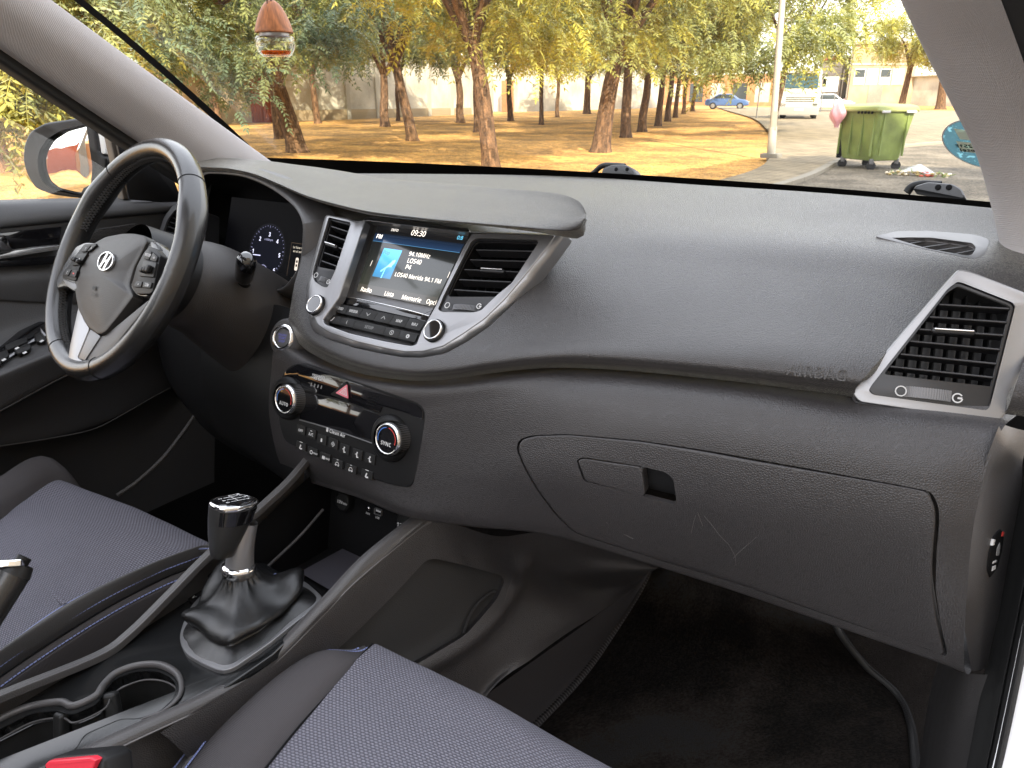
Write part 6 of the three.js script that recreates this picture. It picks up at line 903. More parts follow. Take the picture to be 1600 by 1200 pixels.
// ---------- floor ----------
{
  const fl = thing('floor_carpet', 'dark carpet on the car floor with a paler strip along the console', 'carpet', V(0, 0.1, 0));
  part('carpet', surf([[V(-0.8, 0.55, -0.85), V(0, 0.55, -0.85), V(0.82, 0.55, -0.85)], [V(-0.8, 0.2, -0.7), V(0, 0.2, -0.7), V(0.82, 0.2, -0.7)], [V(-0.8, 0.1, -0.48), V(0, 0.1, -0.48), V(0.82, 0.1, -0.48)], [V(-0.8, 0.1, 0), V(0, 0.1, 0), V(0.82, 0.1, 0)], [V(-0.8, 0.13, 1.2), V(0, 0.13, 1.2), V(0.82, 0.13, 1.2)]], 30, 40), M.carpet, fl);
  part('firewall', box(1.7, 0.88, 0.02, 0, 0.52, -0.86), M.deepBlack, fl);
  part('footwell_wall', box(0.02, 0.75, 2.2, -0.81, 0.42, 0.2), M.deepBlack, fl);
  part('side_carpet', surf([rowX([[1040, 878, 0.36], [1022, 884, 0.345], [985, 922, 0.27], [900, 985, 0.215], [768, 1080, 0.17], [640, 1180, 0.125]]), [[1036, 890, 0.26], [1016, 896, 0.255], [975, 960, 0.2], [915, 1035, 0.165], [820, 1130, 0.135], [700, 1230, 0.125]].map(([a, b, h], i) => atY(a, b, [0.3, 0.29, 0.22, 0.19, 0.18, 0.18][i])), [[1032, 905, 0.2], [1010, 915, 0.2], [965, 1010, 0.17], [915, 1085, 0.145], [850, 1150, 0.135], [740, 1260, 0.125]].map(([a, b], i) => atY(a, b, [0.27, 0.26, 0.16, 0.15, 0.14, 0.14][i]))], 50, 30), M.sideCarpet, fl);
  const H = [0.3, 0.27, 0.19, 0.16, 0.15, 0.15], Lm = [[1022, 880], [1002, 925], [962, 990], [915, 1058], [850, 1130], [690, 1290]].map(([a, b], i) => atY(a, b, H[i])), Rm = [[1296, 968], [1312, 1000], [1350, 1048], [1398, 1092], [1420, 1140], [1430, 1260]].map(([a, b], i) => atY(a, b, H[i]));
  const mat = thing('floor_mat', 'black worn floor mat with bound edges in front of the passenger seat', 'floor mat', V(0.4, 0.15, -0.4));
  part('pile', surf(Lm.map((p, i) => [0, 0.25, 0.5, 0.75, 1].map((k) => p.clone().lerp(Rm[i], k).add(V(0, 0.012, 0)))), 60, 80), phys('matPile', { specularIntensity: 0.2, color: [0.022, 0.0208, 0.0205], roughness: 1, bumpMap: tiled(fineT, 0.04), bumpScale: 0.003, map: tiled(noiseTex(512, (u, v) => { const d = fbm(u, v, 4, 5, 13), s = vnoise(u, v, 200, 8), sp = vnoise(u, v, 160, 77) > 0.955 ? 0.5 : 0; const q = Math.max(0, fbm(u, v, 3, 5, 29) - 0.5) * 2.4, k = 0.46 + 0.3 * Math.max(0, d - 0.3) + 0.4 * (s - 0.5) + sp * 0.7 + q; return [k * 1.08, k * 1.0, k * 0.93]; }, true), 0.55) }), mat);
  for (const [l, s] of [[Lm, -1], [Rm, 1]]) { part('binding', limb(l.map((p) => p.clone().add(V(0, 0.012, 0))), () => 0.006, 60, 8), s < 0 ? M.sideCarpet : M.rubber, mat); const c = new THREE.CatmullRomCurve3(l), gs = []; for (let k = 0; k < 110; k++) { const a = c.getPointAt(k / 110).add(V(-0.007, 0.0165, 0)), b = c.getPointAt(Math.min(1, (k + 0.7) / 110)).add(V(0.007, 0.0165, 0)); gs.push(tube([a, a.clone().lerp(b, 0.5).add(V(0, 0.002, 0)), b], 0.0011, 2, 4)); } part('overlock', gs, s < 0 ? M.trimSkin : M.blackPlastic, mat, undefined, 'stuff'); }
}
// ---------- outside: ground, road, pavement ----------
const gy = (x, z) => -0.2 + 0.01 * Math.max(0, Math.min(130, Math.hypot(x, z) - 18));
const gpx = (px, py) => { const d = ray(px, py); let p = cut(px, py, 'y', -0.2), lo = 0, hi = 3000; for (let k = 0; k < 60; k++) { const m = (lo + hi) / 2, q = CP.clone().addScaledVector(d, m); if (q.y > gy(q.x, q.z)) lo = m; else hi = m; } return CP.clone().addScaledVector(d, lo); };
const far = (px, d, py = 158) => { const r = ray(px, py), k = d / Math.hypot(r.x, r.z); return CP.clone().addScaledVector(r, k); };   // at a horizontal distance d
const gfar = (px, d) => { const p = far(px, d); p.y = gy(p.x, p.z); return p; };
{
  const P = [], R = [0, 3, 6, 9, 12, 15, 18, 22, 26, 31, 37, 44, 53, 64, 78, 95, 120, 160, 240, 400, 800];
  seed = 3;
  for (const r of R) { P.push([]); for (let i = 0; i <= 90; i++) { const a = i / 90 * 2 * Math.PI, x = Math.cos(a) * r, z = Math.sin(a) * r; P[P.length - 1].push(V(x, gy(x, z), z)); } }
  const g = gridGeo(P, 90, R.length - 1), uv = g.attributes.uv, p = g.attributes.position; for (let i = 0; i < p.count; i++) uv.setXY(i, p.getX(i), p.getZ(i));
  const straw = noiseTex(1024, (u, v) => { const a = fbm(u, v, 7, 5, 41), b = vnoise(u, v, 150, 3), c = fbm(u, v, 40, 3, 9), k = 0.69 + 0.55 * (a - 0.4) + 0.3 * (b - 0.5) + 0.3 * (c - 0.5), w = Math.max(0, a - 0.55) * 2; return [0.97 * k + 0.12, 0.75 * k + 0.1 - 0.05 * w, 0.42 * k + 0.1 - 0.05 * w]; }, true);
  struct('ground', g, std('straw', { color: [0.95, 0.88, 0.7], roughness: 1, map: tiled(straw, 7), bumpMap: tiled(noiseTex(512, (u, v) => 0.5 * fbm(u, v, 20, 4, 2) + 0.5 * vnoise(u, v, 130)), 3), bumpScale: 0.12 }));
  const strip = (name, L, Rr, n, lift, m) => {
    const cl = new THREE.CatmullRomCurve3(L.map(([x, z]) => V(x, 0, z))), cr = new THREE.CatmullRomCurve3(Rr.map(([x, z]) => V(x, 0, z))), Q = [];
    for (let j = 0; j <= n; j++) { const a = cl.getPoint(j / n), b = cr.getPoint(j / n); Q.push([]); for (let i = 0; i <= 10; i++) { const q = a.clone().lerp(b, i / 10); q.y = gy(q.x, q.z) + lift; Q[j].push(q); } }
    const s = gridGeo(Q, 10, n), suv = s.attributes.uv, sp = s.attributes.position; for (let i = 0; i < sp.count; i++) suv.setXY(i, sp.getX(i), sp.getZ(i));
    const nn = s.attributes.normal; if (nn.getY(0) < 0) { const ix = s.index.array; for (let q = 0; q < ix.length; q += 3) { const t = ix[q + 1]; ix[q + 1] = ix[q + 2]; ix[q + 2] = t; } s.computeVertexNormals(); }
    return struct(name, s, m);
  };
  const asph = std('asphalt', { color: [0.27, 0.24, 0.195], roughness: 0.95, map: tiled(noiseTex(512, (u, v) => { const k = 0.72 + 0.5 * (fbm(u, v, 6, 5, 5) - 0.4) + 0.35 * (vnoise(u, v, 140) - 0.5) + (vnoise(u, v, 90, 4) > 0.9 ? 0.25 : 0); return [k, k * 0.97, k * 0.92]; }, true), 4), bumpMap: tiled(fineT, 0.5), bumpScale: 0.01 });
  const pv = std('paving', { color: [0.38, 0.325, 0.235], roughness: 0.9, map: tiled(noiseTex(512, (u, v) => { const j = (x) => Math.abs((x * 12) % 1 - 0.5) > 0.45, k = (j(u) || j(v) ? 0.66 : 0.85) + 0.3 * (fbm(u, v, 8, 4, 6) - 0.5); return [k, k * 0.97, k * 0.92]; }, true), 2.4), bumpMap: tiled(fineT, 0.5), bumpScale: 0.006 });
  const KL = [[-3.3, 40], [-3.3, 10], [-3.2, -6], [-3.3, -14.5], [-3.75, -18.7], [-3.9, -22], [-3.2, -27], [-0.5, -33], [5, -40], [12, -48]], KR = [[7, 40], [7, 10], [7, -6], [7, -16], [8, -20], [10, -24], [13, -28], [17, -33], [22, -39], [28, -46]];
  strip('road', KL, KR, 70, 0.02, asph);
  const PL = [[-4.4, 40], [-4.4, 10], [-4.4, -6], [-4.55, -14.7], [-5.5, -19.2], [-7.6, -26], [-11.5, -37], [-16.6, -50], [-24, -66], [-34, -88]], PR = [...KL.slice(0, 9).map(([x, z]) => [x - 0.16, z]), [18, -62]];
  strip('pavement', PL, PR, 90, 0.08, pv);
  // kerb stones
  const k = thing('kerb', 'pale stone kerb between pavement and road ahead of the car', 'kerb', V(-3.8, -0.2, -14)), c = new THREE.CatmullRomCurve3(KL.map(([x, z]) => V(x - 0.07, 0, z))), L = c.getLength(), n = Math.floor(70 / 0.9);
  const km = std('kerbStone', { color: [0.27, 0.24, 0.19], roughness: 0.9 });
  for (let i = 0; i < n; i++) { const s = (34 + i * 0.9) / L; if (s > 1) break; const p = c.getPointAt(s), t = c.getTangentAt(s), g2 = rbox(0.16, 0.2, 0.885, 0.015); g2.rotateY(Math.atan2(t.x, t.z)); g2.translate(p.x, gy(p.x, p.z) + 0.0, p.z); part('kerb_stone', g2, km, k); }
}
// ---------- trees ----------
const barkT = noiseTex(256, (u, v) => { const k = 0.6 + 0.7 * (fbm(u, v * 0.25, 16, 4, 2) - 0.4) + 0.2 * (vnoise(u, v, 40) - 0.5); return [k, k * 0.93, k * 0.86]; }, true);
const bark = std('bark', { color: [0.3, 0.2, 0.125], roughness: 0.95, map: tiled(barkT, 0.6), bumpMap: tiled(noiseTex(256, (u, v) => fbm(u, v * 0.3, 20, 4, 2)), 0.6), bumpScale: 0.04 });
const leafM = new THREE.MeshPhysicalMaterial({ name: 'leaf', color: 0xffffff, roughness: 0.75, transmission: 0.45, thickness: 0, side: THREE.DoubleSide });
// a compound leaf: a stalk with pairs of drooping leaflets
function frond(n, len, w, l, droop, s) {
  seed = s; const pos = [], idx = [], add = (a, b, c, d) => { const k = pos.length / 3; for (const q of [a, b, c, d]) pos.push(q.x, q.y, q.z); idx.push(k, k + 1, k + 2, k, k + 2, k + 3); };
  const at = (t) => V(len * t, -droop * t * t * len, 0);
  for (let i = 0; i < n; i++) for (const side of [-1, 1]) { const t = (i + 0.8) / n, o = at(t), d = V(0.5 + rr(-0.15, 0.15), -0.35 + rr(-0.25, 0.15), side * rr(0.75, 1)).normalize(), L = l * rr(0.75, 1.1) * (1 - 0.3 * t), x = d.clone().cross(V(0, 1, 0)).normalize().add(V(0, rr(-0.5, 0.5), 0)).normalize().multiplyScalar(w / 2); add(o, o.clone().addScaledVector(d, L * 0.45).add(x), o.clone().addScaledVector(d, L), o.clone().addScaledVector(d, L * 0.45).sub(x)); }
  const e = at(1); add(e, e.clone().add(V(l * 0.4, -0.02, w / 2)), e.clone().add(V(l, -0.05, 0)), e.clone().add(V(l * 0.4, -0.02, -w / 2)));
  for (let i = 0; i < 3; i++) { const a = at(i / 3), b = at((i + 1) / 3); add(a.clone().add(V(0, 0, 0.004)), b.clone().add(V(0, 0, 0.003)), b.clone().add(V(0, 0, -0.003)), a.clone().add(V(0, 0, -0.004))); }
  const g = new THREE.BufferGeometry(); g.setAttribute('position', new THREE.Float32BufferAttribute(pos, 3)); g.setIndex(idx); g.computeVertexNormals(); return g;
}
const fronds = [frond(8, 0.5, 0.045, 0.16, 0.5, 11), frond(6, 0.4, 0.055, 0.15, 0.3, 12), frond(9, 0.55, 0.042, 0.17, 0.8, 13)];
const col = new THREE.Color();
function tree(name, label, category, base, h, o = {}) {
  // base point, trunk height to the fork, crown given by its own ellipsoids
  const t = thing(name, label, category, base, o.group); seed = o.seed ?? 1;
  const r = o.r ?? 0.16, lean = o.lean ?? V(0, 0, 0), fork = V(0, h, 0).add(lean), W = (p) => p.clone().add(base);
  const flare = (u) => r * (1 + 0.5 * Math.exp(-u * 14)) * (1 - 0.25 * u);
  part('trunk', limb([W(V(0, -0.1, 0)), W(V(0, h * 0.25, 0).addScaledVector(lean, 0.18).add(V(rr(-0.05, 0.05), 0, rr(-0.05, 0.05)))), W(V(0, h * 0.6, 0).addScaledVector(lean, 0.55).add(V(rr(-0.06, 0.06), 0, rr(-0.06, 0.06)))), W(fork)], flare, 14, 12), bark, t);
  const C = o.crown ?? { y: h + 1.9, rx: 3, ry: 2.1 }, tips = [], limbs = [];
  const nb = o.branches ?? 5;
  for (let i = 0; i < nb; i++) { const a = (i + rr(0, 0.6)) / nb * 2 * Math.PI, e = V(Math.cos(a) * C.rx * rr(0.45, 0.7), C.y - h + rr(-0.3, 0.8), Math.sin(a) * C.rx * rr(0.45, 0.7)).add(fork), m = fork.clone().lerp(e, 0.5).add(V(rr(-0.2, 0.2), rr(0.1, 0.4), rr(-0.2, 0.2))); limbs.push(limb([W(fork.clone().add(V(0, -0.25, 0))), W(m), W(e)], (u) => r * 0.62 * (1 - 0.78 * u), 8, 7)); tips.push(e, m); for (let k = 0; k < 2; k++) { const s = m.clone().lerp(e, rr(0.2, 0.8)), q = s.clone().add(V(rr(-1, 1) * C.rx * 0.4, rr(-0.2, 1.1), rr(-1, 1) * C.rx * 0.4)); limbs.push(limb([W(s), W(s.clone().lerp(q, 0.5).add(V(0, 0.1, 0))), W(q)], (u) => r * 0.2 * (1 - 0.7 * u), 5, 5)); tips.push(q); } }
  part('limbs', limbs, bark, t, undefined, 'stuff');
  const n = o.n ?? 900, sc = o.scale ?? 1, m4 = new THREE.Matrix4(), q4 = new THREE.Quaternion(), clumps = [];
  const nc = o.clumps ?? 46;
  for (let i = 0; i < nc; i++) { const th = rr(0, 6.283), cz = rr(-0.75, 1), s = Math.sqrt(Math.max(0, 1 - cz * cz)), k = rr(0.55, 1.02); clumps.push([V(Math.cos(th) * s * C.rx * k, C.y + cz * C.ry * k, Math.sin(th) * s * C.rx * k).add(V(lean.x, 0, lean.z)), rr(0, 1)]); }
  for (const e of o.extra ?? []) clumps.push([e, rr(0, 1)], [e.clone().add(V(rr(-0.3, 0.3), rr(-0.2, 0.2), rr(-0.3, 0.3))), rr(0, 1)]);
  const ims = fronds.map((g, k) => { const im = new THREE.InstancedMesh(g, leafM, Math.ceil(n / 3)); im.name = 'crown'; im.userData.kind = 'stuff'; im.castShadow = im.receiveShadow = true; t.add(im); return im; });
  const yel = o.yellow ?? 0.3, cr = (o.spread ?? 0.85);
  for (let i = 0; i < Math.ceil(n / 3) * 3; i++) {
    const [c, tone] = clumps[Math.floor(rnd() * clumps.length)], p = c.clone().add(V((rnd() + rnd() - 1) * cr, (rnd() + rnd() - 1) * cr * 0.75, (rnd() + rnd() - 1) * cr)), a = rr(0, 6.283);
    q4.setFromEuler(new THREE.Euler(rr(-0.6, 0.6), a, rr(-0.9, 0.35), 'YXZ')); const s = sc * rr(0.75, 1.3);
    m4.compose(p, q4, V(s, s, s)); const im = ims[i % 3], k = Math.floor(i / 3); im.setMatrixAt(k, m4);
    const w = Math.min(1, Math.max(0, yel * 1.1 + (tone - 0.5) * 0.7 + rr(-0.15, 0.15))), b = rr(0.8, 1.2);
    im.setColorAt(k, col.setRGB((0.115 + 0.33 * w) * b, (0.18 + 0.23 * w) * b, (0.095 - 0.05 * w) * b));
  }
  return t;
}
const TG = 'trees of the grove ahead';
// base x, base y, trunk width (all px), fork above the base in metres, lean of the fork to the right in px, yellow, crown radius, label
const grove = [
  [465, 238, 29, 2.0, -22, 0.22, 3.6, 'thick forked tree trunk behind the hanging wooden-capped bottle'],
  [437, 217, 13, 2.6, 0, 0.2, 3.0, 'dark trunk just left of the thick forked tree'],
  [497, 193, 10, 2.6, -4, 0.25, 3.2, 'thin trunk just right of the thick forked tree, before the white wall'],
  [343, 198, 11, 2.4, -8, 0.2, 3.2, 'hazy tree beside the driver side pillar, in front of the beige wall'],
  [602, 198, 14, 2.6, 2, 0.25, 3.2, 'dark upright trunk before the white wall, left of the leaning tree'],
  [645, 220, 17, 2.7, -20, 0.35, 3.2, 'tree with a trunk leaning left in front of the white wall'],
  [622, 189, 6, 2.6, 3, 0.3, 2.8, 'small far trunk seen between two trees before the white wall'],
  [720, 192, 12, 2.5, -3, 0.35, 3.4, 'forking tree halfway between the leaning tree and the tan trunk'],
  [769, 270, 27, 2.7, -26, 0.8, 3.1, 'nearest tree with a sunlit tan trunk straight above the dashboard hood'],
  [745, 207, 10, 2.4, 0, 0.4, 2.8, 'dark thin trunk half hidden behind the sunlit tan trunk'],
  [798, 189, 9, 2.6, -2, 0.75, 3.2, 'slim tree right of the sunlit tan trunk'],
  [846, 195, 7, 2.9, 0, 0.8, 3.0, 'very slim dark trunk under yellow leaves in mid grove'],
  [871, 183, 6, 2.9, 0, 0.7, 3.0, 'slimmest far trunk right of the yellow-leaved one'],
  [917, 178, 11, 2.6, 0, 0.55, 3.4, 'far trunk just left of the big brown leaning trunk'],
  [938, 238, 27, 2.9, 22, 0.6, 3.3, 'big brown trunk leaning right, above the wiper pivot'],
  [978, 215, 16, 2.7, -1, 0.5, 3.0, 'first tree behind the big brown leaning trunk'],
  [1003, 206, 13, 2.7, 4, 0.5, 4.4, 'second tree in the row receding behind the big brown trunk'],
  [1028, 197, 10, 2.7, 3, 0.5, 4.8, 'third tree in the row receding behind the big brown trunk'],
  [1043, 190, 9, 2.7, 2, 0.55, 5, 'fourth tree in the row receding behind the big brown trunk'],
  [1055, 184, 7, 2.7, 2, 0.55, 5, 'fifth tree in the row receding behind the big brown trunk'],
  [1068, 178, 6, 2.6, 1, 0.6, 5, 'sixth tree in the row receding behind the big brown trunk'],
  [1082, 174, 6, 2.6, 1, 0.6, 5, 'last tree of the row receding to the right'],
  [1207, 205, 9, 3.0, 8, 0.6, 4.0, 'tree whose trunk is hidden by the lamp post, its crown over the lorry'],
  [1408, 170, 9, 3.9, 3, 0.75, 3.9, 'small round street tree right of the pale warehouse, seen above the bin'],
  [1469, 171, 12, 3.4, -3, 0.6, 3.6, 'street tree half hidden by the passenger side pillar'],
];
const boughs = (b, l) => l.map(([px, d, py]) => far(px, d, py).sub(b));
grove.forEach(([px, py, w, h, lx, yl, cr, label], i) => {
  const b = gpx(px, py), d = Math.hypot(b.x - CP.x, b.z - CP.z), right = V(ray(px + 60, 158).x - ray(px - 60, 158).x, 0, ray(px + 60, 158).z - ray(px - 60, 158).z).normalize(), k = d / FPX * 1.06;
  const near = d < 30, big = Math.min(1.9, Math.max(1, d / 26));
  tree('grove_tree', label, 'tree', b, h, { r: w * k / 2 * 0.92, lean: right.multiplyScalar(lx * k), seed: 100 + i * 7, yellow: yl, crown: { y: h + 0.4 + cr * (i > 22 ? 0.66 : 0.62), rx: cr, ry: cr * (i > 22 ? 0.8 : 0.72) }, n: Math.round((near ? 3000 : 1900) * (cr / 3) ** 2 / big), scale: (near ? 0.95 : 1.15) * Math.sqrt(big), clumps: 70, spread: 0.95, branches: near ? 6 : 4, extra: i === 0 ? boughs(b, [[400, 21, 40], [470, 20, 50], [505, 20, 70], [535, 21, 40], [300, 19, 60], [345, 19, 95], [370, 20, 110], [250, 18, 60], [500, 20, 30], [210, 17, 30]]) : i === 8 ? boughs(b, [[700, 17, 20], [790, 16.5, 30], [830, 17, 40], [850, 17.5, 65]]) : i === 22 ? boughs(b, [[1110, 30, 80], [1150, 30, 95], [1180, 30, 92], [1240, 30, 62], [1270, 30, 66], [1300, 32, 65], [1325, 32, 40], [1225, 30, 72], [1090, 32, 100], [1260, 31, 50], [1300, 31, 30]]) : i === 14 ? boughs(b, [[880, 21, 40], [930, 21, 55], [990, 22, 50], [1030, 23, 70]]) : [] });
});
// trees beyond the driver's window and boughs hanging near the windscreen
tree('grove_tree', 'tree at the left edge seen through the driver window', 'tree', gpx(2, 268), 2.5, { r: 0.26, seed: 801, yellow: 0.5, crown: { y: 4.0, rx: 3.2, ry: 2.4 }, n: 4200, scale: 0.95, clumps: 60, branches: 6, lean: V(0, 0, 0.1), extra: boughs(gpx(2, 268), [[-30, 11, 70], [5, 11.3, 90], [35, 11.5, 105], [-10, 11, 120], [70, 12, 95], [20, 11.2, 130]]) });
tree('grove_tree', 'tree beyond the outside mirror with its trunk beside the driver side pillar', 'tree', gpx(132, 222), 2.7, { r: 0.2, seed: 811, yellow: 0.45, crown: { y: 4.4, rx: 3, ry: 2.2 }, n: 2600, scale: 1.1, clumps: 56, branches: 5 });
tree('grove_tree', 'tree out of frame to the left whose leafy boughs hang before the pillar', 'tree', V(-17.5, gy(-17.5, -8.5), -8.5), 2.4, { r: 0.22, seed: 821, yellow: 0.25, crown: { y: 4.5, rx: 3.6, ry: 2.4 }, n: 4200, scale: 0.95, clumps: 66, branches: 6 });
tree('grove_tree', 'tree behind the car seen only in the outside mirror', 'tree', V(-7.8, -0.2, 8.4), 2.6, { r: 0.18, seed: 831, yellow: 0.35, crown: { y: 4.2, rx: 2.6, ry: 1.9 }, n: 1500, scale: 0.9, clumps: 40, branches: 5 });
// ---------- walls and buildings ----------
const plasterT = noiseTex(512, (u, v) => { const k = 0.86 + 0.3 * (fbm(u, v, 5, 5, 17) - 0.5) + 0.06 * (vnoise(u, v, 120) - 0.5); return [k, k, k * 0.99]; }, true);
const paint = (name, c) => std(name, { color: c, roughness: 0.9, map: tiled(plasterT, 5) });
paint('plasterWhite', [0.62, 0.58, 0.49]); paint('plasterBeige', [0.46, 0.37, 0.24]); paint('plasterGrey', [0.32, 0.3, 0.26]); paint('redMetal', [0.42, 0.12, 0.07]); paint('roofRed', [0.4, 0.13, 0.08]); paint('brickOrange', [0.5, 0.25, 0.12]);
std('windowDark', { color: [0.04, 0.05, 0.055], roughness: 0.1 }); std('greenPaint', { color: [0.3, 0.42, 0.33], roughness: 0.6 });
function wallBox(a, b, h, th, y0 = -0.3) { const d = b.clone().sub(a).setY(0), l = d.length(), g = new THREE.BoxGeometry(l, h - y0, th); const uv = g.attributes.uv; for (let i = 0; i < uv.count; i++) uv.setXY(i, uv.getX(i) * l, uv.getY(i) * h); g.rotateY(-Math.atan2(d.z, d.x)); g.translate((a.x + b.x) / 2, (h + y0) / 2 + (a.y + b.y) / 2, (a.z + b.z) / 2); return g; }
const inFront = (a, b, s, y, w, h, th) => { const d = b.clone().sub(a).setY(0), l = d.length(), n = V(-d.z, 0, d.x).normalize(); if (n.dot(CP.clone().sub(a)) < 0) n.negate(); const g = new THREE.BoxGeometry(w, h, th); g.rotateY(-Math.atan2(d.z, d.x)); const p = a.clone().lerp(b, s).addScaledVector(n, 0.15 + th * 0.5); g.translate(p.x, p.y + y, p.z); return g; };
{
  const a0 = gfar(-420, 36), a = gfar(230, 44), b = gfar(388, 47), w = thing('boundary_wall', 'beige plastered wall behind the hazy tree at the driver side pillar', 'wall', a); part('wall', wallBox(a, b, 3.6, 0.3), M.plasterBeige, w); part('low_wall', wallBox(a0, a, 2.4, 0.3), M.plasterBeige, w); part('coping', inFront(a, b, 0.5, 3.66, a.distanceTo(b), 0.12, 0.36), M.plasterGrey, w);
  const c = gfar(431, 47.5), gt = thing('metal_gate', 'rust red metal gate in the wall left of the forked tree', 'gate', b); part('gate_leaf', wallBox(b, b.clone().lerp(c, 0.495), 3.2, 0.08, 0), M.redMetal, gt); part('gate_leaf', wallBox(b.clone().lerp(c, 0.505), c, 3.2, 0.08, 0), M.redMetal, gt); part('lintel', wallBox(b.clone().add(V(0, 3.25, 0)), c.clone().add(V(0, 3.25, 0)), 0.35, 0.3, 0), M.plasterBeige, gt);
  for (let k = 1; k < 8; k++) part('rib', inFront(b, c, k / 8, 1.6, 0.05, 3.1, 0.05), M.redMetal, gt);
  const d = gfar(765, 66), ww = thing('boundary_wall', 'long white sunlit wall behind the trunks of the grove', 'wall', c); part('wall', wallBox(c, d, 4.2, 0.3), M.plasterWhite, ww); for (let k = 0; k <= 8; k++) part('pilaster', inFront(c, d, k / 8, 2.0, 0.35, 4.3, 0.12), M.plasterWhite, ww); part('plinth', inFront(c, d, 0.5, 0.25, c.distanceTo(d), 0.6, 0.06), M.plasterBeige, ww);
  const e = gfar(782, 72), f = gfar(1010, 92), w3 = thing('low_building', 'low white building with doors far behind the slim trunks', 'building', e); part('wall', wallBox(e, f, 3.8, 4), M.plasterWhite, w3); for (const [s, m, w] of [[0.06, M.brickOrange, 3], [0.3, M.windowDark, 1.4], [0.42, M.plasterGrey, 2.4], [0.62, M.windowDark, 1.4], [0.8, M.bluePrint, 2.2]]) part('door', (() => { const g = inFront(e, f, s, 1.25, w, 2.5, 0.1); const n = CP.clone().sub(e).setY(0).normalize().multiplyScalar(1.95); g.translate(n.x, 0, n.z); return g; })(), m, w3);
  const dm = inFront(e, f, 0.5, 3.9, e.distanceTo(f), 0.3, 0.3); part('roof_edge', dm, M.roofRed, w3);
}
{ // right: warehouse and neighbours
  const D = 106, hgt = (px, d, py) => far(px, d, py).y;
  const a = gfar(1323, D), b = gfar(1422, D + 2), y1 = hgt(1370, D, 68) - a.y, t = thing('warehouse', 'pale sunlit warehouse with green framed windows, right of the lorry', 'building', a);
  const back = V(ray(1372, 158).x, 0, ray(1372, 158).z).normalize().multiplyScalar(14), mid = a.clone().lerp(b, 0.5);
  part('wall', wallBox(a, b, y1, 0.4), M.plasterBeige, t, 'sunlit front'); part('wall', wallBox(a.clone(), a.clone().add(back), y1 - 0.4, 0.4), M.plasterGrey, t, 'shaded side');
  part('coping', inFront(a, b, 0.5, y1 + 0.1, a.distanceTo(b) + 0.3, 0.25, 0.5), M.plasterWhite, t);
  part('band', inFront(a, b, 0.5, y1 - 2.2, a.distanceTo(b), 0.2, 0.14), M.plasterWhite, t);
  for (let k = 0; k < 4; k++) { const w = part('window', inFront(a, b, 0.14 + k * 0.2, y1 - 3.6, 1.25, 1.8, 0.08), M.white, t); part('pane', inFront(a, b, 0.14 + k * 0.2, y1 - 3.2, 1.05, 0.8, 0.12), k % 2 ? M.greenPaint : M.windowDark, w); part('pane', inFront(a, b, 0.14 + k * 0.2, y1 - 4.1, 1.05, 0.75, 0.12), M.greenPaint, w); }
  part('door', inFront(a, b, 0.42, 1.2, 1.6, 2.4, 0.1), M.plasterGrey, t);
  const c = gfar(1424, 108), d = gfar(1560, 100), w2 = thing('boundary_wall', 'white wall behind the street trees at the right', 'wall', c); part('wall', wallBox(c, d, hgt(1460, 105, 117) - c.y, 0.3), M.plasterWhite, w2); part('pilaster', inFront(c, d, 0.62, 1.8, 0.5, 3.6, 0.1), M.plasterGrey, w2); part('coping', inFront(c, d, 0.5, hgt(1460, 105, 117) - c.y, c.distanceTo(d), 0.14, 0.4), M.plasterWhite, w2);
  const e = gfar(1286, 112), f = gfar(1321, 110), s = thing('red_roofed_shed', 'grey shed with a red roof between lorry and warehouse', 'building', e); part('wall', wallBox(e, f, 5.2, 3), M.plasterGrey, s); part('roof', wallBox(e.clone().add(V(0, 5.22, 0)), f.clone().add(V(0, 5.22, 0)), 0.5, 3.5, 0), M.roofRed, s); for (let k = 1; k < 5; k++) part('seam', (() => { const g = inFront(e, f, k / 5, 2.1, 0.08, 4, 0.06); const n = CP.clone().sub(e).setY(0).normalize().multiplyScalar(1.4); return g.translate(n.x, 0, n.z); })(), M.plasterWhite, s);
  const h = gfar(1040, 110), k = gfar(1215, 104), o = thing('brick_building', 'low orange brick building at the far end of the road', 'building', h); part('wall', wallBox(h, k, 3.6, 3), M.brickOrange, o); for (let i = 0; i < 5; i++) { const g = inFront(h, k, 0.1 + i * 0.19, 1.5, 1.8, 2.2, 0.1), n = CP.clone().sub(h).setY(0).normalize().multiplyScalar(1.45); g.translate(n.x, 0, n.z); part(i % 2 ? 'window' : 'door', g, i % 2 ? M.windowDark : M.plasterWhite, o); }
}
{ // behind and beside the car, out of the frame: what shades it and what the mirror shows
  const t = thing('street_building', 'plain street building beside the parked car, out of frame', 'building', V(9.5, -0.2, 5));
  part('wall', box(9, 13.4, 40, 14, 6.5, 16.3), M.plasterWhite, t); for (let k = 0; k < 5; k++) { const w = part('window', box(0.1, 1.5, 1.3, 9.47, 2.2, 1 + k * 6), M.white, t); part('pane', box(0.1, 1.3, 1.1, 9.44, 2.2, 1 + k * 6), M.windowDark, w); } part('door', box(0.1, 2.2, 1.2, 9.47, 0.9, 3), M.redMetal, t); part('cornice', box(0.4, 0.25, 40.2, 9.4, 13.3, 16.3), M.plasterWhite, t);
  const a = V(-20, -0.2, 17), b = V(-4, -0.2, 21), w = thing('boundary_wall', 'orange brick wall with a red gate seen in the outside mirror', 'wall', a); part('wall', wallBox(a, b, 1.25, 0.3), M.brickOrange, w); part('gate', inFront(a, b, 0.52, 1.1, 3.4, 2.2, 0.1), M.redMetal, w); part('pillar', inFront(a, b, 0.7, 1.3, 1.2, 2.9, 0.3), M.plasterGrey, w);
}
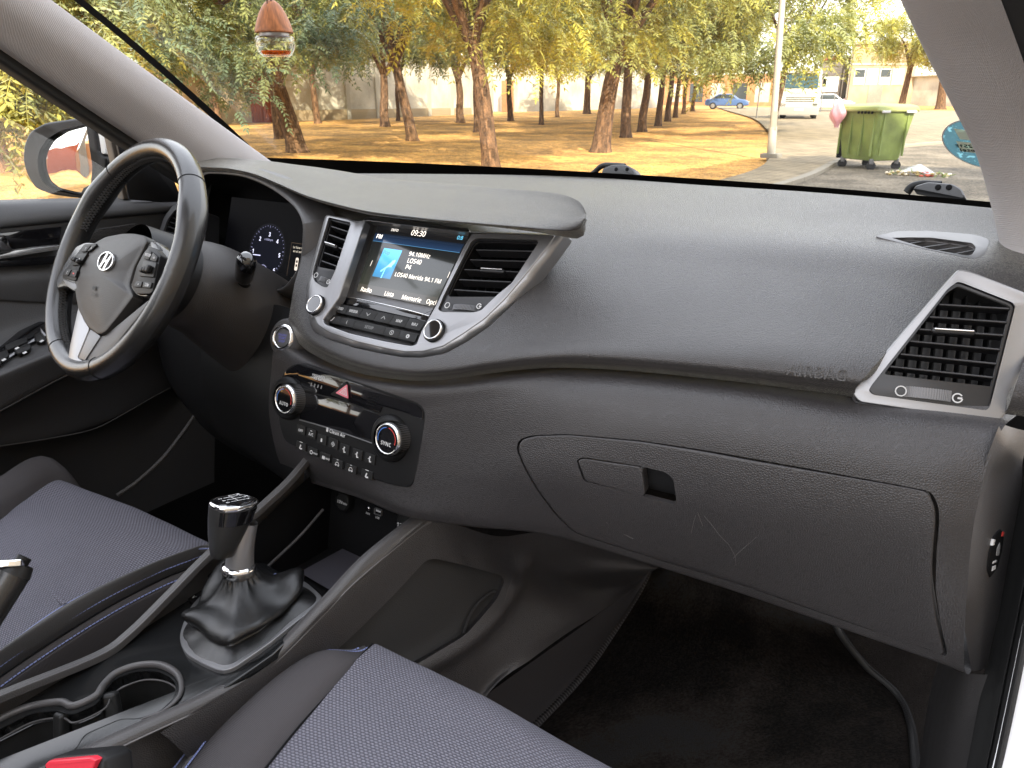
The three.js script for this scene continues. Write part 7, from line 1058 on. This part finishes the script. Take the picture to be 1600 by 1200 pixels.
// ---------- street things ----------
{
  const b = gpx(1204, 251), t = thing('lamp_post', 'tall pale grey lamp post at the edge of the pavement', 'lamp post', b), d = Math.hypot(b.x - CP.x, b.z - CP.z), k = d / FPX;
  const m = std('galvanised', { color: [0.38, 0.36, 0.31], roughness: 0.55, metalness: 0.2 }), top = far(1222.5, d, 0), dir = top.clone().sub(b).normalize();
  part('pole', limb([b.clone(), b.clone().addScaledVector(dir, 3), b.clone().addScaledVector(dir, 8)], (u) => 0.085 - 0.03 * u, 20, 16), m, t);
  part('base', limb([b.clone().add(V(0, -0.1, 0)), b.clone().addScaledVector(dir, 0.75), b.clone().addScaledVector(dir, 0.8)], (u) => 0.105 - 0.006 * u, 8, 16), m, t);
  part('inspection_door', box(0.1, 0.42, 0.02, b.x + 0.02, b.y + 0.95, b.z + 0.085), m, t); part('footing', box(0.42, 0.1, 0.42, b.x, b.y + 0.12, b.z), M.plasterGrey, t);
  part('arm', limb([b.clone().addScaledVector(dir, 7.9), b.clone().addScaledVector(dir, 8.4).add(V(0.5, 0, 0)), b.clone().addScaledVector(dir, 8.5).add(V(1.4, 0, 0))], () => 0.04, 8, 8), m, t); part('lamp_head', rbox(0.6, 0.12, 0.24, 0.04, b.x + 1.6 + dir.x * 8.5, b.y + 8.4, b.z), m, t);
  const p = gpx(1181, 187), s = thing('sign_post', 'thin dark post at the roadside left of the lorry', 'post', p); part('pole', limb([p.clone(), p.clone().add(V(0.03, 1.3, 0)), p.clone().add(V(0.06, 2.7, 0))], () => 0.035, 6, 8), M.satinDark, s); part('cap', rbox(0.09, 0.06, 0.09, 0.02, p.x + 0.06, p.y + 2.72, p.z), M.satinDark, s);
}
{ // wheeled waste container
  const c0 = gpx(1358, 268), L = V(-0.795, 0, -0.607), S = V(0.608, 0, -0.795), o = c0.clone().addScaledVector(L, 0.62).addScaledVector(S, 0.5), t = thing('waste_container', 'green wheeled waste container standing in the road by the kerb', 'waste container', o);
  const P = (a, b, y) => o.clone().addScaledVector(L, a).addScaledVector(S, b).add(V(0, y, 0));
  const ring = (y, a, b, r) => rpoly([[-a, -b], [a, -b], [a, b], [-a, b]], r, 5).map(([p, q]) => P(p, q, y)); const close = (l) => [...l, l[0].clone()];
  const green = std("binGreen", { color: [0.24, 0.31, 0.085], roughness: 0.5, map: tiled(plasterT, 1.2) }), lid = std('binLid', { color: [0.3, 0.33, 0.12], roughness: 0.55 });
  const rows = [[0.2, 0.46, 0.33, 0.08], [0.22, 0.5, 0.37, 0.1], [0.7, 0.56, 0.43, 0.09], [1.2, 0.615, 0.48, 0.07], [1.24, 0.62, 0.485, 0.07]].map((r) => close(ring(...r)));
  part('body', gridGeo(rows, rows[0].length - 1, 4), green, t);
  part('floor', gridGeo([rows[0], rows[0].map(() => P(0, 0, 0.2))], rows[0].length - 1, 1), green, t);
  const rimR = [[1.2, 0.62, 0.485, 0.07], [1.2, 0.67, 0.535, 0.06], [1.26, 0.675, 0.54, 0.06], [1.27, 0.63, 0.5, 0.05]].map((r) => close(ring(...r))); part('rim', gridGeo(rimR, rimR[0].length - 1, 3), lid, t);
  const lr = [[1.265, 0.66, 0.525, 0.06], [1.3, 0.66, 0.525, 0.06], [1.35, 0.56, 0.4, 0.1], [1.365, 0.01, 0.01, 0.001]].map((r) => close(ring(...r))); part('lid', gridGeo(lr, lr[0].length - 1, 3), lid, t);
  const bx = (a, b, y, w, h, dd, m, name) => { const g = rbox(w, h, dd, Math.min(w, h, dd) * 0.3); g.applyMatrix4(new THREE.Matrix4().makeBasis(L, V(0, 1, 0), L.clone().cross(V(0, 1, 0)))); const p = P(a, b, y); g.translate(p.x, p.y, p.z); return part(name, g, m, t); };
  for (const a of [-0.5, -0.17, 0.17, 0.5]) bx(a, -0.455, 0.75, 0.03, 0.9, 0.05, green, 'rib');
  for (const b of [-0.3, 0.3]) bx(-0.6, b, 0.75, 0.05, 0.9, 0.03, green, 'rib');
  for (const a of [-0.5, -0.4, -0.3, -0.2, -0.1]) bx(a, -0.55, 1.18, 0.05, 0.05, 0.03, M.deepBlack, 'notch');
  for (const [b, w] of [[-0.35, 0.2], [0.3, 0.25]]) bx(-0.68, b, 1.2, 0.05, 0.05, w, M.white, 'handle');
  bx(0.64, -0.1, 0.75, 0.06, 1.1, 0.5, M.deepBlack, 'side_plate');
  for (const [a, b] of [[-0.45, -0.33], [0.45, -0.33], [-0.45, 0.33], [0.45, 0.33]]) { const w = new THREE.CylinderGeometry(0.095, 0.095, 0.05, 18); w.rotateX(Math.PI / 2); w.rotateY(0.5); const p = P(a, b, 0.095); w.translate(p.x, p.y, p.z); const k = part('wheel', w, M.rubber, t); part('fork', rbox(0.09, 0.12, 0.09, 0.015, p.x, p.y + 0.09, p.z), M.satinDark, k); }
  // bag hanging over the rim
  const bp = P(0.45, -0.56, 1.3), bag = thing('plastic_bag', 'pink plastic bag hanging out of the waste container', 'bag', bp);
  seed = 9; const Q = []; for (let j = 0; j <= 12; j++) { Q.push([]); const y = j / 12; for (let i = 0; i <= 16; i++) { const a = i / 16 * 6.2832, r = (0.05 + 0.13 * Math.sin(Math.min(1, y * 1.15) * Math.PI) ** 0.8) * (1 + 0.18 * Math.sin(5 * a + y * 6)); Q[j].push(bp.clone().addScaledVector(L, Math.cos(a) * r * 1.15 + y * 0.12 * -0.2).addScaledVector(S, -0.08 + Math.sin(a) * r * 0.6).add(V(0, 0.06 - y * 0.5, 0))); } }
  part('bag_body', gridGeo(Q, 16, 12), new THREE.MeshPhysicalMaterial({ name: 'bagPink', color: new THREE.Color().setRGB(0.75, 0.42, 0.48), roughness: 0.45, transmission: 0.3, thickness: 0 }), bag); part('knot', limb([bp.clone().add(V(0, 0.04, 0)), bp.clone().add(V(0.02, 0.12, 0)), bp.clone().add(V(0.07, 0.14, 0.03))], (u) => 0.035 * (1 - 0.5 * u), 6, 8), std('bagPaper', { color: [0.7, 0.45, 0.5], roughness: 0.6 }), bag);
}
{ // heap of litter
  const o = gpx(1430, 276), t = thing('litter_heap', 'heap of cut flowers and clear wrapping lying on the road beside the waste container', 'litter', o); seed = 77;
  const cols = [std('petalRed', { color: [0.5, 0.1, 0.06], roughness: 0.8 }), std('petalPale', { color: [0.75, 0.66, 0.5], roughness: 0.8 }), std('stemGreen', { color: [0.2, 0.26, 0.08], roughness: 0.8 }), std('leafDry', { color: [0.42, 0.32, 0.14], roughness: 0.9 })];
  for (let i = 0; i < 90; i++) { const a = rr(-0.55, 0.6), b = rr(-0.22, 0.22), k = a > 0.12 && a < 0.32 && rnd() < 0.6 ? 0 : rnd() < 0.5 ? 1 : rnd() < 0.6 ? 2 : 3, p = o.clone().add(V(a, 0.03 + rr(0, 0.11) * (1 - Math.abs(a) * 1.2), b)); const g = k === 2 ? new THREE.CylinderGeometry(0.006, 0.008, rr(0.15, 0.3), 5) : new THREE.IcosahedronGeometry(rr(0.02, 0.045), 0); g.rotateZ(rr(0.8, 2.2)); g.rotateY(rr(0, 6)); g.scale(1, k === 2 ? 0.9 : 0.7, 1); g.translate(p.x, p.y, p.z); part(k === 2 ? 'stem' : 'flower_head', g, cols[k], t); }
  const P = []; for (let j = 0; j <= 6; j++) { P.push([]); for (let i = 0; i <= 10; i++) P[j].push(o.clone().add(V(-0.32 + i * 0.065, 0.05 + 0.17 * Math.sin(i / 10 * 3.1) * (1 - Math.abs(j - 3) / 4) + rr(0, 0.03), -0.18 + j * 0.06))); } part('wrapping', gridGeo(P, 10, 6), new THREE.MeshPhysicalMaterial({ name: 'wrapClear', color: 0xf2f2f2, transmission: 0.7, roughness: 0.25, thickness: 0 }), t);
}
// vehicles: simple bodies with their own wheels, glass and lamps
{ // lorry, seen from the front
  const b = gpx(1246, 188), d = Math.hypot(b.x - CP.x, b.z - CP.z), fwd = V(ray(1246, 158).x, 0, ray(1246, 158).z).normalize(), rt = V(-fwd.z, 0, fwd.x), t = thing('lorry', 'white lorry with a green lettered front parked beyond the lamp post', 'lorry', b), k = d / FPX * 1.04, W = 50 * k;
  const f = new Frame(b.clone(), rt, V(0, 1, 0)), B = (s, y, w, h, dep, z, m, name, r = 0.04, par = t) => { const g = rbox(w, h, dep, r); g.translate(s, y, z); return part(name, f.put(g), m, par); }, H = 67 * k;
  const wp = std('lorryWhite', { color: [0.55, 0.55, 0.51], roughness: 0.4 });
  const cab = part('cab', (() => { const sh = [[-W / 2, H * 0.16], [W / 2, H * 0.16], [W / 2, H * 0.62], [W * 0.46, H * 0.95], [-W * 0.46, H * 0.95], [-W / 2, H * 0.62]]; return slab(f, rpoly(sh, 0.12), 1.9, { lift: -1.95, bevel: 0.12, seg: 4 }); })(), wp, t);
  part('windscreen', slab(f, rpoly([[-W * 0.42, H * 0.6], [W * 0.42, H * 0.6], [W * 0.39, H * 0.86], [-W * 0.39, H * 0.86]], 0.08), 0.02, { lift: -0.03, bevel: 0.005 }), std('cabGlass', { color: [0.05, 0.1, 0.13], roughness: 0.08 }), cab);
  part('visor', slab(f, rpoly([[-W * 0.44, H * 0.88], [W * 0.44, H * 0.88], [W * 0.43, H * 0.96], [-W * 0.43, H * 0.96]], 0.05), 0.2, { lift: -0.06, bevel: 0.02 }), wp, cab);
  part('lettering', [print(f, 'BRAMILLA', 0, H * 0.515, 0.17, { lift: -0.02, sx: 0.95 })], M.greenPaint, cab);
  part('grille', [0, 1, 2].map((i) => { const g = rbox(W * 0.72, 0.035, 0.04, 0.01); g.translate(0, H * (0.36 + i * 0.035), -0.02); return f.put(g); }), M.satinDark, cab);
  part('bumper', slab(f, rpoly([[-W * 0.5, H * 0.1], [W * 0.5, H * 0.1], [W * 0.5, H * 0.26], [-W * 0.5, H * 0.26]], 0.06), 0.25, { lift: -0.15, bevel: 0.03 }), std('bumperGrey', { color: [0.3, 0.29, 0.27], roughness: 0.5 }), t);
  B(0, H * 0.2, 0.5, 0.13, 0.03, 0.1, M.white, 'number_plate', 0.008); for (const s of [-1, 1]) { B(s * W * 0.4, H * 0.3, 0.3, 0.18, 0.06, -0.02, M.chrome, 'headlight', 0.03); B(s * W * 0.56, H * 0.7, 0.18, 0.45, 0.1, -0.1, M.deepBlack, 'wing_mirror', 0.04); for (const z of [-1, -4.2]) { const w = new THREE.CylinderGeometry(0.42, 0.42, 0.3, 20); w.rotateZ(Math.PI / 2); w.translate(s * W * 0.4, 0.42, z); part('wheel', f.put(w), M.rubber, t); } }
  B(0, 1.15, W * 0.98, 0.25, 4.2, -4.2, M.satinDark, 'flatbed'); B(0, H * 0.62, W * 0.96, H * 0.5, 0.08, -2.3, wp, 'headboard');
}
function car(name, label, base, face, paintM, group) {   // side view car, face = direction of travel
  const t = thing(name, label, 'car', base, group), f = new Frame(base, face, V(0, 1, 0));
  const prof = [[-2.05, 0.35], [-2.1, 0.7], [-2.0, 0.92], [-1.5, 0.98], [-0.85, 1.42], [0.45, 1.44], [1.1, 0.98], [1.85, 0.86], [2.1, 0.66], [2.1, 0.38], [1.75, 0.3], [-1.75, 0.3]];
  const body = part('body', slab(f, rpoly(prof, 0.12), 1.66, { lift: -0.83, bevel: 0.12, seg: 3 }), paintM, t);
  for (const s of [-1, 1]) { part('side_window', slab(f, rpoly([[-1.25, 1.0], [-0.8, 1.34], [0.35, 1.36], [0.85, 1.0]], 0.05), 0.03, { lift: s * 0.825 - 0.015, bevel: 0.005 }), M.windowDark, body); for (const x of [-1.3, 1.3]) { const w = new THREE.CylinderGeometry(0.32, 0.32, 0.2, 20); w.rotateX(Math.PI / 2); w.translate(x, 0.32, s * 0.76); const k = part('wheel', f.put(w), M.rubber, t); const h = new THREE.CylinderGeometry(0.2, 0.2, 0.02, 16); h.rotateX(Math.PI / 2); h.translate(x, 0.32, s * 0.87); part('hub_cap', f.put(h), M.satinSilver, k); } }
  part('headlight', [-1, 1].map((s) => f.put(rbox(0.1, 0.14, 0.3, 0.03, 2.08, 0.68, s * 0.6))), M.chrome, t); part('rear_light', [-1, 1].map((s) => f.put(rbox(0.08, 0.16, 0.25, 0.03, -2.08, 0.78, s * 0.6))), M.glassRed, t);
  return t;
}
car('parked_car', 'blue car parked at the far end of the grove', gfar(1136, 84), V(0.95, 0, -0.3).normalize(), std('carBlue', { color: [0.06, 0.11, 0.24], roughness: 0.3 }));
car('parked_car', 'white car partly hidden behind the right side of the lorry', gfar(1292, 74), V(0.9, 0, -0.4).normalize(), std('carWhite', { color: [0.5, 0.5, 0.48], roughness: 0.3 }));
{
  const b = gfar(1294, 70), t = thing('notice_board', 'white notice board on two posts above the white car', 'sign', b), rt = V(ray(1330, 158).x - ray(1260, 158).x, 0, ray(1330, 158).z - ray(1260, 158).z).normalize(), f = new Frame(b, rt, V(0, 1, 0));
  part('board', slab(f, [[-0.6, 1.6], [0.6, 1.6], [0.6, 2.7], [-0.6, 2.7]], 0.06, { bevel: 0.01 }), M.white, t); for (const s of [-0.5, 0.5]) part('post', f.put(box(0.07, 2.6, 0.05, s, 1.3, -0.05)), M.satinDark, t);
}
renderer.render(scene, camera);
